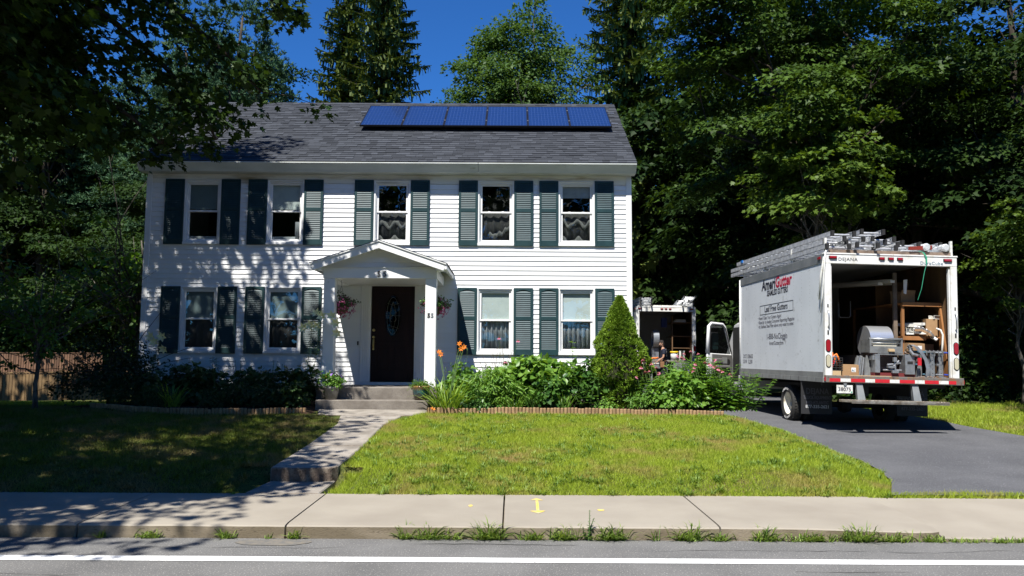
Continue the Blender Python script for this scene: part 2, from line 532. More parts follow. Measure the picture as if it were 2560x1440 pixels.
tag(stuff(g.build('road_cracks', m_crack, recalc=False)), 'thin dark cracks in the road surface', kind='structure')
# sand washed into the gutter, thin irregular sheet
g = MB()
pts = []
for k in range(26):
    t = 2 * PI * k / 26
    rr = 1 + .28 * noise.noise(Vector((math.cos(t) * 1.7, math.sin(t) * 1.7, 3)))
    pts.append((-2.1 + .34 * rr * math.cos(t), 7.2 + .11 * rr * math.sin(t), .0045))
g.add(pts, [tuple(range(26))])
tag(g.build('sand_patch', m_sand, recalc=False), 'tan sand washed into the gutter by the kerb', kind='structure')

# pavement of single slabs; their front edge is the kerb
sw = bpy.data.objects.new('sidewalk', None); col.objects.link(sw)
sw['kind'] = 'structure'; sw['label'] = 'pale concrete sidewalk with a raised kerb edge'
joints = [-3.93 - 1.965 * k for k in range(12, 0, -1)] + [-3.93, -2.04, -.07, 1.9, 3.93, 5.9, 7.9, 9.9, 11.9, 13.9, 15.9, 17.9]
for i in range(len(joints) - 1):
    a, b = joints[i] + .009, joints[i + 1] - .009
    n = 24
    M0 = MB()
    prev = None
    vs, fs, mm = [], [], []
    for k in range(n + 1):
        x = a + (b - a) * k / n
        jag = .010 * noise.noise(Vector((x * 6, 0, 0))) + .006 * noise.noise(Vector((x * 23, 4, 0)))
        zt = .115
        if x > 2.6: zt = .115 - .03 * min(1, (x - 2.6) / 1.2)
        yf = 7.385 + jag
        if 3.55 < x <= 3.93:
            t = (x - 3.55) / .38
            yf += .10 * (1 - math.sqrt(max(0, 1 - t * t)))
        if x > 3.93:
            zt = .035; yf = 7.40 + jag
        zb = .14 if x <= 3.93 else .13
        zm = zt + .006
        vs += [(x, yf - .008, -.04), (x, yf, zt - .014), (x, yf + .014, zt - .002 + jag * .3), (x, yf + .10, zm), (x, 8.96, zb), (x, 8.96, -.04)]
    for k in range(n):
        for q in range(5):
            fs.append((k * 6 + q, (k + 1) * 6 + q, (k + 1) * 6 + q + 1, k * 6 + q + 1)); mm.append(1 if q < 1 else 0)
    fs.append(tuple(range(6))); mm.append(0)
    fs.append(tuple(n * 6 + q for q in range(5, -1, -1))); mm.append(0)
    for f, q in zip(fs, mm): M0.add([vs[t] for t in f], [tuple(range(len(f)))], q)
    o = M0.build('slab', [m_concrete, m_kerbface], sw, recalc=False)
    import bmesh
    b_ = bmesh.new(); b_.from_mesh(o.data); bmesh.ops.remove_doubles(b_, verts=b_.verts, dist=1e-5); bmesh.ops.recalc_face_normals(b_, faces=b_.faces); b_.to_mesh(o.data); b_.free()
# filler below the joints
g = MB(); g.box(-27.4, 3.92, 7.52, 8.95, -.05, .08); g.box(3.925, 17.8, 7.46, 8.95, -.05, .02); g.build('joint_bed', m_kerbface, sw)
# yellow utility marks
def blob(cx, cy, rx, ry, seed, z=.1225):
    return [(cx + rx * math.cos(t) * (1 + .35 * noise.noise(Vector((math.cos(t) * 2, math.sin(t) * 2, seed)))),
             cy + ry * math.sin(t) * (1 + .35 * noise.noise(Vector((math.cos(t) * 2, math.sin(t) * 2, seed + 9)))), z) for t in [2 * PI * k / 16 for k in range(16)]]
def szt(x, y): return .121 + (.14 - .121) * (y - 7.485) / (8.96 - 7.485) + .003
um = bpy.data.objects.new('utility_marking', None); col.objects.link(um)
um['kind'] = 'structure'; um['label'] = 'yellow spray painted arrow and two dots on the sidewalk'
g = MB()
def poly(pl): g.add([(x, y, szt(x, y)) for x, y in pl], [tuple(range(len(pl)))])
poly([(.255, 8.06), (.285, 8.06), (.29, 8.62), (.262, 8.62)])
poly([(.19, 8.06), (.35, 8.075), (.27, 7.93)]); poly([(.205, 8.64), (.345, 8.625), (.275, 8.74)])
g.build('arrow', m_yellow, um, recalc=False)
for cx, cy, rx, ry in ((-.41, 8.31, .022, .05), (.90, 8.12, .035, .045)):
    g = MB(); pl = [(q[0], q[1], szt(q[0], q[1])) for q in blob(cx, cy, rx, ry, cx)]
    g.add(pl, [tuple(range(16))]); g.build('dot', m_yellow, um, recalc=False)

# driveway sheet
g = MB(); yy = [8.97 + .25 * i for i in range(int((40 - 8.97) / .25))]
nd = 14; vs, fs = [], []
for y in yy:
    a, b = xl(y), xr(y)
    for k in range(nd + 1):
        x = a + (b - a) * k / nd
        if k == 0: x += .03 * noise.noise(Vector((y * 3, 0, 0)))
        vs.append((x, y, drive_z(y) + .008))
for j in range(len(yy) - 1):
    for k in range(nd):
        fs.append((j * (nd + 1) + k, j * (nd + 1) + k + 1, (j + 1) * (nd + 1) + k + 1, (j + 1) * (nd + 1) + k))
g.add(vs, fs)
tag(g.build('driveway', m_drive, smooth=True, recalc=False), 'dark asphalt driveway right of the house', kind='structure')

# front walk: old concrete slabs with one step down to the pavement
pw = bpy.data.objects.new('front_walk', None); col.objects.link(pw)
pw['kind'] = 'structure'; pw['label'] = 'old concrete walk of slabs leading to the front steps'
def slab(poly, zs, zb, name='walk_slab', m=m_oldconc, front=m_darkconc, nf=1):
    """poly (x,y) outline starting front-left, front-right ...; zs = function of y"""
    b = MB(); n = len(poly)
    vs = [(x, y, zs(y)) for x, y in poly] + [(x, y, zb) for x, y in poly]
    b.add(vs[:n], [tuple(range(n))])
    for i in range(n):
        j = (i + 1) % n
        b.add([vs[i], vs[j], vs[n + j], vs[n + i]], [(0, 1, 2, 3)], 1 if i < nf else 0)
    o = b.build(name, [m, front], pw, bevel=.012)
    bb = bmesh.new(); bb.from_mesh(o.data); bmesh.ops.remove_doubles(bb, verts=bb.verts, dist=1e-5); bmesh.ops.recalc_face_normals(bb, faces=bb.faces); bb.to_mesh(o.data); bb.free()
    return o
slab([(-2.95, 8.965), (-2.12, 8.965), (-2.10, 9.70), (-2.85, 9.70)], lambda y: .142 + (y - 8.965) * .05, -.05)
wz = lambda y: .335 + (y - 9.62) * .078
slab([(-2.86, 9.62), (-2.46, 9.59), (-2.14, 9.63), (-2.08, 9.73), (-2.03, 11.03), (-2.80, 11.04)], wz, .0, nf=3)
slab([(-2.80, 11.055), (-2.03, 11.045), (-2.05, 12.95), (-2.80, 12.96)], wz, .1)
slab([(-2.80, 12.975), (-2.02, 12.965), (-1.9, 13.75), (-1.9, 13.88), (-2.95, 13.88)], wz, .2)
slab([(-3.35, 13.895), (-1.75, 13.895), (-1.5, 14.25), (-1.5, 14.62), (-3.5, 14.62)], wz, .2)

# planting beds
for (x0, x1, y0, y1) in ((-8.2, -3.5, 14.0, 16.75), (-1.5, 3.75, 14.2, 16.75)):
    g = MB(); vs, fs = [], []
    nx_, ny_ = 40, 16
    for j in range(ny_ + 1):
        for i in range(nx_ + 1):
            x = x0 + (x1 - x0) * i / nx_; y = y0 + (y1 - y0) * j / ny_
            if x0 < -8:
                y += max(0, (-6.3 - x)) * .38 * (1 - j / ny_)
            e = min(i, nx_ - i, j) / 2
            vs.append((x, y, lawn_z(x, y) + .055 * min(1, e) + .03 * noise.noise(Vector((x * 5, y * 5, 0)))))
    for j in range(ny_):
        for i in range(nx_):
            fs.append((j * (nx_ + 1) + i, j * (nx_ + 1) + i + 1, (j + 1) * (nx_ + 1) + i + 1, (j + 1) * (nx_ + 1) + i))
    g.add(vs, fs)
    tag(g.build('flower_bed_soil', m_soil, smooth=True, recalc=False), 'dark mulch of the bed left of the steps' if x0 < -8 else 'dark mulch of the bed right of the steps', kind='structure')

# ------------------------------------------------------------------ lawn blades
def pnt_noise(P, s, o=0.0):
    return np.array([noise.noise(Vector((p[0] * s + o, p[1] * s, 0))) for p in P])
def blades(name, n, region, inside, h, w, m, label, kind='stuff', tilt=.55, zf=ground_z, keep=None):
    x0, x1, y0, y1 = region
    P = np.stack([rng.uniform(x0, x1, n), rng.uniform(y0, y1, n)], 1)
    ok = np.array([inside(a, b) for a, b in P]); P = P[ok]
    Z = np.array([zf(a, b) for a, b in P]); k = len(P)
    P3 = np.concatenate([P, Z[:, None] - .006], 1)
    D = rng.normal(0, tilt, (k, 3)); D[:, 2] = 1
    # patches of taller, greener growth
    pn = pnt_noise(P, 1.7)
    S = h * (.55 + .9 * rng.random(k)) * (1 + .35 * pn)
    Nn = rng.normal(0, 1, (k, 3)); Nn[:, 2] = .3
    me = leaf_mesh(name, P3, Nn, D, S, 'blade', m, W=w / np.maximum(S, 1e-3) * (.7 + .6 * rng.random(k)), rnd=np.clip(.45 + .28 * rng.normal(0, 1, k) + .25 * pn, 0, 1))
    o = link(name, me); tag(o, label, kind=kind)
    return o
LEAF['blade'] = ([(-.5, 0, 0), (.5, 0, 0), (0, 1, 0)], [(0, 1, 2)])
LEAF['blade3'] = ([(-.5, 0, 0), (.5, 0, 0), (.42, .4, .04), (-.42, .4, .04), (.28, .75, -.06), (-.28, .75, -.06), (0, 1, -.24)], [(0, 1, 2, 3), (3, 2, 4, 5), (5, 4, 6)])
def walk_clear(x, y):
    e = .03 * noise.noise(Vector((y * 4, x, 0)))
    if y < 9.62: return x > -2.08 + (9.62 - y) * .02 + e or x < -2.98 + e
    if y < 13.3: return x > -2.02 + e or x < -2.83 + e
    return x > -1.95 + (y - 13.3) * .5 + e or x < -2.85 - (y - 13.3) * .65 + e
def in_right(x, y):
    return walk_clear(x, y) and x > -2.4 and x < xl(y) - .01 + .05 * noise.noise(Vector((y * 5, 0, 2))) and y < 14.15 + .02 * math.sin(x * 3)
def in_left(x, y):
    lim = 14.0 + max(0, (-6.0 - x)) * .40
    return walk_clear(x, y) and x < -2.4 and (y < lim or x < -8.1)
blades('lawn_grass', 280000, (-2.1, 5.05, 8.93, 14.2), in_right, .055, .0085, m_grass, 'sunlit green lawn grass between the walk and the driveway')
def tufts(name, n, region, inside, label, m):
    Ps = []
    while len(Ps) < n:
        x, y = rng.uniform(region[0], region[1]), rng.uniform(region[2], region[3])
        if inside(x, y) and noise.noise(Vector((x * .9, y * .9, 7))) > -.15: Ps.append((x, y))
    k = 26; C = np.repeat(np.array(Ps), k, 0); a = rng.random(len(C)) * 2 * PI; rr_ = rng.random(len(C)) * .035
    P = np.stack([C[:, 0] + np.cos(a) * rr_, C[:, 1] + np.sin(a) * rr_, np.zeros(len(C))], 1); P[:, 2] = np.repeat(np.array([ground_z(x, y) for x, y in Ps]), k) + .002
    O = np.stack([np.cos(a), np.sin(a), 0 * a], 1); S = rng.uniform(.04, .095, len(C))
    D = O * (1.3 * rng.random(len(C)))[:, None] + np.array([0, 0, .8])
    o = link(name, leaf_mesh(name, P, O + 1e-3, D, S, 'strap', m, W=.010 / S, rnd=np.repeat(rng.random(len(Ps)), k))); tag(o, label, kind='stuff')
tufts('crabgrass_tufts', 900, (-2.1, 5.05, 8.93, 14.1), in_right, 'coarse brighter grass tufts scattered in the sunny lawn', m_grass2)
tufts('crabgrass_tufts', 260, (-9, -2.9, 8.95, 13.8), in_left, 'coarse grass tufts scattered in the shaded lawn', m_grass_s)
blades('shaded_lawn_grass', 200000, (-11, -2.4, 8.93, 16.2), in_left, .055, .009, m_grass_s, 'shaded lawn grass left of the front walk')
blades('verge_grass', 95000, (8.8, 16, 9.0, 21.5), lambda x, y: x > xr(y) + .02, .085, .016, m_grass, 'strip of grass right of the driveway')
blades('driveway_edge_grass', 9000, (4.1, 9.5, 8.93, 9.08), lambda x, y: True, .06, .009, m_grass, 'thin line of grass between pavement and driveway', zf=lambda x, y: .135)
blades('side_yard_grass', 50000, (-14.5, -8, 16, 24.4), lambda x, y: True, .08, .022, m_grass, 'grass of the side yard in front of the fence')
# ------------------------------------------------------------------ house
m_glass = glass_mat('window_glass')
m_dark = mat('dark_interior', (.015, .015, .016), .9)
m_room = mat('room_wall', (.10, .095, .085), .9)
m_shadew = mat('white_window_shade', (.60, .64, .60), .8, c2=(.54, .58, .55), scale=5, rvar=0)
m_shadeb = mat('blue_grey_window_shade', (.20, .25, .25), .8)
m_curtain = mat('sheer_curtain', (.44, .45, .46), .9, c2=(.34, .35, .36), scale=6)
m_lace = mat('lace_valance', (.25, .24, .22), .9, c2=(.16, .155, .145), scale=60, lo=.45, hi=.6)
m_screen = mat('dark_screen', (.085, .08, .078), .9)
m_door = mat('dark_mahogany_door', (.012, .004, .004), .4, c2=(.020, .007, .006), scale=8, stretch=(1, 1, .15), spec=.2)
m_brass = mat('brass', (.62, .46, .18), .3, metal=1.0)
m_black = mat('black_metal', (.02, .02, .02), .45)
m_came = mat('leaded_came', (.35, .33, .28), .4, metal=.8)
m_found = mat('foundation', (.16, .15, .14), .95, c2=(.1, .095, .09), scale=6, bump=.6)
F = 16.7
WX0, WX1 = -7.785, 2.53
ZB, ZT = 0.98, 5.36
house = thing('house', 'white two storey clapboard house with dark green shutters and grey shingle roof', 'house', (-2.63, F, .7))
HO = Vector((-2.63, F, .7))
def hb(): return MB(Matrix.Translation(-HO))
UP = [(-6.575, 'U'), (-4.815, 'U'), (-2.555, 'U'), (-.35, 'U'), (1.36, 'U')]
LO = [(-6.57, 'L'), (-4.80, 'L'), (-.35, 'L'), (1.36, 'L')]
WW = .79
wins = [(x, 4.04, 5.43, k) for k, (x, _) in enumerate(UP)] + [(x, 1.745, 3.14, 10 + k) for k, (x, _) in enumerate(LO)]
rects = [(x - WW / 2, x + WW / 2, z0, z1) for x, z0, z1, _ in wins] + [(-3.165, -1.885, 1.0, 3.33)]
# clapboards, one object for each run of board
exp = .1016
nrow = int(round((ZT - ZB) / exp))
for r in range(nrow):
    z0 = ZB + r * exp; z1 = z0 + exp
    iv = [(WX0 + .115, WX1 - .115)]
    for (a, b, c, d) in rects:
        if c < z1 - .03 and d > z0 + .03:
            nv = []
            for (p, q) in iv:
                if b <= p or a >= q: nv.append((p, q)); continue
                if a > p: nv.append((p, a))
                if b < q: nv.append((b, q))
            iv = nv
    for (p, q) in iv:
        if q - p < .02: continue
        m = hb(); m.cur = random.random()
        y0, y1 = F - .028, F - .010
        m.hexa([(p, y0, z0), (q, y0, z0), (q, F, z0), (p, F, z0), (p, y1, z1 + .004), (q, y1, z1 + .004), (q, F, z1 + .004), (p, F, z1 + .004)])
        # rolled butt edge
        m.build('clapboard', m_siding, house)
m = hb()
# sheathing with openings (strips between openings) so light stays out
def sheath(m, y0, y1, mi=0):
    zc = sorted(set([.7, 5.74] + [r[2] for r in rects] + [r[3] for r in rects]))
    for a, b in zip(zc[:-1], zc[1:]):
        iv = [(WX0, WX1)]
        for (p0, p1, c, d) in rects:
            if c < b - 1e-4 and d > a + 1e-4:
                nv = []
                for (p, q) in iv:
                    if p1 <= p or p0 >= q: nv.append((p, q)); continue
                    if p0 > p: nv.append((p, p0))
                    if p1 < q: nv.append((p1, q))
                iv = nv
        for p, q in iv: m.box(p, q, y0, y1, a, b, mi)
sheath(m, F + .002, F + .10)
m.build('front_wall', m_white, house)
m = hb(); m.box(WX0 + .01, WX1 - .01, F - .008, F + .004, .66, ZB + .01); m.build('foundation', m_found, house)
# side and rear walls, each in lapped boards joined
YB = 23.2
for nm, x in (('left', WX0), ('right', WX1)):
    m = hb(); s = -1 if nm == 'left' else 1
    n = int((8.1 - ZB) / exp)
    for r in range(n):
        z0 = ZB + r * exp; z1 = z0 + exp
        def ylim(z):
            if z < 5.74: return F + .11, YB
            t = (z - 5.6) / (8.12 - 5.6); return F + t * 3.2 + .02, YB - t * 3.2
        ya, yb = ylim(z1)
        if yb - ya < .2: continue
        m.hexa([(x - .1 * s, ya, z0), (x + .02 * s, ya, z0), (x + .02 * s, yb, z0), (x - .1 * s, yb, z0),
                (x - .1 * s, ya, z1), (x + .002 * s, ya, z1), (x + .002 * s, yb, z1), (x - .1 * s, yb, z1)])
    m.build('side_wall', m_siding, house)
m = hb(); m.box(WX0, WX1, YB, YB + .1, .7, 5.9); m.build('rear_wall', m_siding, house)
m = hb(); m.box(WX0 + .1, WX1 - .1, F + .11, YB, 1.0, 1.1); m.box(WX0 + .1, WX1 - .1, F + .11, YB, 3.55, 3.7)
m.box(WX0 + .1, WX1 - .1, F + 3.2, F + 3.3, 1.1, 5.6); m.build('interior', m_room, house)
for x0, x1 in ((WX0, WX0 + .115), (WX1 - .115, WX1)):
    m = hb(); m.box(x0, x1, F - .034, F + .002, ZB - .02, 5.50)
    m.box(x0, x0 + .02 if x0 < -5 else x1, F - .034, F + .002, ZB - .02, 5.3) if False else None
    m.build('corner_board', m_white, house, bevel=.004)
# frieze in three lengths
fx = [WX0 + .115, -4.2, -.9, WX1 - .115]
for a, b in zip(fx[:-1], fx[1:]):
    m = hb(); m.box(a + .001, b - .001, F - .022, F + .002, ZT + .002, 5.552); m.build('frieze_board', m_frieze, house)

# windows
def window(cx, z0, z1, kind):
    w = MB(Matrix.Translation(-HO)); x0, x1 = cx - WW / 2, cx + WW / 2
    yf = F - .040; t = .045
    for (a, b, c, d) in ((x0, x0 + t, z0 + t, z1), (x1 - t, x1, z0 + t, z1), (x0 + t, x1 - t, z1 - .022, z1)):
        w.box(a, b, yf, F + .06, c, d)
    w.box(x0 - .005, x1 + .005, yf - .02, F + .06, z0, z0 + t * 1.15)
    w.box(x0 + t, x1 - t, yf + .012, F + .06, z0 + t * 1.15 + .002, z0 + t * 1.15 + .03)
    win = w.build('window', m_white, house, bevel=.004)
    xi0, xi1 = x0 + .062, x1 - .062; zi0, zi1 = z0 + .085, z1 - .062
    # inner stop frame
    w = hb()
    w.box(x0 + t + .001, xi0, F - .015, F + .06, zi0, zi1 + .03); w.box(xi1, x1 - t - .001, F - .015, F + .06, zi0, zi1 + .03)
    w.box(xi0, xi1, F - .015, F + .06, zi1 + .001, zi1 + .03); w.build('stop_frame', m_white, win, bevel=.003)
    zm = (zi0 + zi1) / 2 + .01; s = .042
    for nm, a, b, y in (('upper_sash', zm - .012, zi1, F + .012), ('lower_sash', zi0, zm + .020, F - .010 + .0)):
        if nm == 'lower_sash': y = F + .034
        w = hb()
        w.box(xi0 + .001, xi0 + s, y, y + .022, a, b); w.box(xi1 - s, xi1 - .001, y, y + .022, a, b)
        w.box(xi0 + s, xi1 - s, y, y + .022, b - s * (.9 if nm[0] == 'l' else 1), b); w.box(xi0 + s, xi1 - s, y, y + .022, a, a + s * (1 if nm[0] == 'l' else .8))
        w.build(nm, m_white, win, bevel=.003)
        g = hb(); g.add([(xi0 + s - .004, y + .011, a + .02), (xi1 - s + .004, y + .011, a + .02), (xi1 - s + .004, y + .011, b - .02), (xi0 + s - .004, y + .011, b - .02)], [(0, 1, 2, 3)])
        g.build('pane', m_glass, win, recalc=False)
    # sash lock
    g = hb(); g.box(cx - .17, cx - .12, F + .02, F + .033, zm + .021, zm + .03); g.box(cx + .12, cx + .17, F + .02, F + .033, zm + .021, zm + .03); g.build('sash_lock', m_white, win)
    yc = F + .066
    def sheet(name, za, zb, m_, wav=0, n=2, xa=xi0 - .03, xb=xi1 + .03, lower=None, y=yc):
        g = hb(); vs, fs = [], []
        for k in range(n + 1):
            x = xa + (xb - xa) * k / n
            yy = y + wav * (math.sin(k * 1.15 + cx * 3) + .5 * math.sin(k * 2.3))
            zl = za if lower is None else lower(k / n)
            zt = zb if not callable(zb) else zb(k / n)
            vs += [(x, yy, zl), (x, yy, zt), (x, yy + .004, zl), (x, yy + .004, zt)]
        for k in range(n):
            fs += [(4 * k, 4 * k + 4, 4 * k + 5, 4 * k + 1), (4 * k + 2, 4 * k + 3, 4 * k + 7, 4 * k + 6), (4 * k, 4 * k + 2, 4 * k + 6, 4 * k + 4)]
        g.add(vs, fs); return g.build(name, m_, win, smooth=(wav > 0), recalc=False)
    if kind in (0, 1):
        sheet('window_shade', zm + .05, z1, m_shadew if kind == 1 else m_shadeb)
        sheet('insect_screen', zi0 - .02, zi0 + .10, m_curtain, xa=xi0 - .02, xb=xi1 - (.12 if kind else .02))
        if kind == 1: sheet('curtain', zi0, zi0 + .42, m_curtain, .008, 6, xa=xi1 - .14, xb=xi1)
    elif kind in (2, 3, 4):
        f = {2: lambda t: zi0 + .30 + .05 * math.sin(t * 14) + .03 * abs(math.sin(t * 9)), 3: lambda t: zi0 + .10 + .36 * max(0, t - .3) ** 1.3 + .02 * math.sin(t * 20),
             4: lambda t: zi0 + .36 + .06 * math.cos(t * 13) + .02 * math.sin(t * 25)}[kind]
        sheet('lace_valance', 0, lambda t: f(t) + .10 + .02 * math.sin(t * 31), m_lace, .006, 26, lower=f, y=yc + .01, xa=xi0 + (.18 if kind == 3 else .04))
        if kind != 3:
            f2 = lambda t: zi0 + .09 + .05 * math.cos(t * 12) + .02 * math.sin(t * 27)
            sheet('lace_hem', zi0 - .03, f2, m_lace, .006, 22, xa=xi0 + .04, y=yc + .01)
        sheet('curtain', zi0 - .03, zm + .02, m_screen, .012, 24, y=yc + .05)
        if kind == 4: sheet('window_shade', zm + .33, z1, m_curtain)
    elif kind in (10, 11):
        sheet('window_shade', zm + .02, z1, m_shadeb)
        sheet('curtain', zi0 - .03, zm + .02, m_screen, .012, 26, y=yc + .05)
    else:
        sheet('window_shade', zm + .01, z1, m_shadew)
        sheet('shade_hem', zm - .02, zi1 - .13 + .0, m_shadew, y=yc - .012, xa=xi0 + .015, xb=xi1 - .02, lower=None)
        sheet('curtain', zi0 - .03, zm + .02, m_curtain, .022, 40, y=yc + .05)
    # shutters
    for sx in (-1, 1):
        c = cx + sx * (.595 if kind not in (3, 4, 12, 13) else .588)
        shutter(c, z0 - .005, z1 + .005, kind >= 10)
    return win
def shutter(c, z0, z1, arched):
    w_ = .405; x0, x1 = c - w_ / 2, c + w_ / 2; y0, y1 = F - .064, F - .030
    st = .05; g = hb()
    g.box(x0, x0 + st, y0, y1, z0, z1); g.box(x1 - st, x1, y0, y1, z0, z1)
    zt = z1 - (.07 if arched else .055); zm0 = z0 + (z1 - z0) * .515; zm1 = zm0 + .075; zb = z0 + .115
    g.box(x0 + st, x1 - st, y0, y1, z0, zb); g.box(x0 + st, x1 - st, y0, y1, zm0, zm1)
    if arched:
        n = 10; pl = [(x0 + st, z1), (x0 + st, zt - .015)] + [(x0 + st + (w_ - 2 * st) * k / n, zt - .015 + .045 * math.sin(PI * k / n)) for k in range(1, n)] + [(x1 - st, zt - .015), (x1 - st, z1)]
        g.prism(pl, 'y', y0, y1)
    else:
        g.box(x0 + st, x1 - st, y0, y1, zt, z1)
    g.box(x0 + st, x1 - st, y1 - .004, y1 + .002, zb, zt + .03)
    s = g.build('shutter', m_shutter, house, bevel=.003)
    for a, b in ((zb, zm0), (zm1, zt + .0)):
        g = hb(); n = int(round((b - a) / .040)); h = (b - a) / n
        for k in range(n):
            z = a + k * h
            g.hexa([(x0 + st + .001, y0 + .001, z + .001), (x1 - st - .001, y0 + .001, z + .001), (x1 - st - .001, y0 + .018, z + h * .90), (x0 + st + .001, y0 + .018, z + h * .90),
                    (x0 + st + .001, y0 + .001, z + .008), (x1 - st - .001, y0 + .001, z + .008), (x1 - st - .001, y0 + .018, z + h * .90 + .006), (x0 + st + .001, y0 + .018, z + h * .90 + .006)])
        stuff(g.build('louvre', m_louvre, s))
for x, z0, z1, k in wins: window(x, z0, z1, k)

# ------------------------------------------------------------------ door and surround
g = hb()
g.box(-3.165, -2.99, F - .05, F + .06, 1.17, 3.19); g.box(-2.005, -1.885, F - .05, F + .06, 1.17, 3.19); g.box(-3.165, -1.885, F - .055, F + .06, 3.192, 3.33)
g.box(-3.20, -1.85, F - .085, F + .06, 3.332, 3.36)
for x in (-3.14, -3.10, -3.06, -3.02, -1.975, -1.945, -1.915): g.box(x, x + .014, F - .062, F - .048, 1.34, 3.17)
g.build('door_casing', m_white, house, bevel=.004)
g = hb(); g.box(-2.99, -2.955, F - .02, F + .07, 1.17, 3.19); g.box(-2.04, -2.005, F - .02, F + .07, 1.17, 3.19); g.box(-2.955, -2.04, F - .02, F + .07, 3.175, 3.192); g.build('door_jamb', m_white, house)
g = hb(); g.box(-3.17, -1.88, F - .12, F + .06, 1.10, 1.165); g.build('door_sill', m_white, house, bevel=.006)
g = hb(); dx0, dx1, dz0, dz1 = -2.95, -2.045, 1.18, 3.17; y0, y1 = F + .012, F + .05; dcx = (dx0 + dx1) / 2
g.box(dx0, dx1, y0 + .012, y1, dz0, dz1)
g.box(dx0, dx0 + .12, y0, y0 + .012, dz0, dz1); g.box(dx1 - .12, dx1, y0, y0 + .012, dz0, dz1)
g.box(dx0 + .12, dx1 - .12, y0, y0 + .012, dz1 - .14, dz1); g.box(dx0 + .12, dx1 - .12, y0, y0 + .012, dz0, dz0 + .22); g.box(dx0 + .12, dx1 - .12, y0, y0 + .012, dz0 + .72, dz0 + .84)
g.box(dcx - .05, dcx + .05, y0, y0 + .012, dz0 + .22, dz0 + .72)
door = g.build('door', m_door, house, bevel=.004)
for cx in (dcx - .19, dcx + .19):
    g = hb(); g.box(cx - .10, cx + .10, y0 + .004, y0 + .012, dz0 + .26, dz0 + .68); g.build('door_panel', m_door, door, bevel=.004)
m_oval = glass_mat('door_glass', tint=(.10, .11, .10), base_r=.015)
oz = dz0 + 1.37
def oval(rx, rz, y, n=36): return [(dcx + rx * math.cos(2 * PI * k / n), y, oz + rz * math.sin(2 * PI * k / n)) for k in range(n)]
g = hb(); g.add(oval(.155, .42, y0 - .002), [tuple(range(36))]); g.build('pane', m_oval, door, recalc=False)
g = hb(); pts = oval(.165, .435, y0 - .004); g.tube(pts + [pts[0], pts[1]], .010, 6, caps=False); g.build('oval_moulding', m_door, door, smooth=True)
g = hb(); pts = oval(.128, .385, y0 - .004); g.tube(pts + [pts[0]], .0035, 4, caps=False)
for sx in (-1, 1):
    g.tube([(dcx + sx * (.06 * math.sin(PI * k / 12)) * (1 if k < 7 else 1), y0 - .004, oz - .30 + .6 * k / 12) for k in range(13)], .003, 4)
    g.tube([(dcx + sx * (.02 + .05 * abs(math.sin(2 * PI * k / 12))), y0 - .004, oz - .13 + .26 * k / 12) for k in range(13)], .003, 4)
g.tube([(dcx - .155, y0 - .004, oz), (dcx + .155, y0 - .004, oz)], .003, 4)
for dz in (-.22, .22): g.tube([(dcx - .12, y0 - .004, oz + dz * 1.2), (dcx, y0 - .004, oz + dz), (dcx + .12, y0 - .004, oz + dz * 1.2)], .003, 4)
g.build('leaded_tracery', m_came, door)
g = hb(); hx = dx0 + .055
g.lathe([(0, 0), (.030, 0), (.034, .006), (.024, .014), (.012, .02), (0, .022)], (hx, y0, 2.235), 14, axis='yneg') if False else None
for z, r in ((2.245, .032), (2.10, .030)):
    g.cyl((hx, y0 + .001, z), (hx, y0 - .018, z), r, r * .8, 16); g.cyl((hx, y0 - .018, z), (hx, y0 - .03, z), r * .5, r * .4, 12)
g.build('door_lock', m_brass, door, smooth=False)
g = hb(); g.box(hx - .016, hx + .016, y0 - .012, y0, 1.86, 2.06); g.tube([(hx, y0 - .01, 2.05), (hx, y0 - .05, 2.02), (hx, y0 - .055, 1.95), (hx, y0 - .045, 1.89), (hx, y0 - .01, 1.865)], .010, 8); g.cyl((hx, y0, 1.85), (hx, y0 - .02, 1.85), .02, n=12)
g.build('door_handle', m_brass, door)
g = hb(); g.box(-3.225, -3.20, F - .05, F - .028, 1.93, 2.01); g.build('doorbell', m_black, house)

# ------------------------------------------------------------------ roof
EY, EZ = 16.315, 5.745
RY, RZ = 19.95, 8.185
sl = math.hypot(RY - EY, RZ - EZ)
va = Vector((0, (RY - EY) / sl, (RZ - EZ) / sl)); na = Vector((0, -va.z, va.y))
RM = Matrix(((1, 0, 0, 0), (0, va.y, na.y, EY), (0, va.z, na.z, EZ), (0, 0, 0, 1)))   # (u, v, n) -> world
RX0, RX1 = -7.87, 2.60
m = MB(Matrix.Translation(-HO))
m.hexa([(RX0, EY + .01, EZ - .012), (RX1, EY + .01, EZ - .012), (RX1, RY, RZ - .012), (RX0, RY, RZ - .012), (RX0, EY + .01, EZ + .002), (RX1, EY + .01, EZ + .002), (RX1, RY, RZ + .002), (RX0, RY, RZ + .002)])
ey2 = 2 * RY - EY
m.hexa([(RX0, RY, RZ - .012), (RX1, RY, RZ - .012), (RX1, ey2, EZ - .012), (RX0, ey2, EZ - .012), (RX0, RY, RZ + .012), (RX1, RY, RZ + .012), (RX1, ey2, EZ + .012), (RX0, ey2, EZ + .012)])
roof = m.build('roof', m_shingles, house)
course = .137; nc = int(sl / course)
rest = MB(Matrix.Translation(-HO) @ RM)
cnt = 0
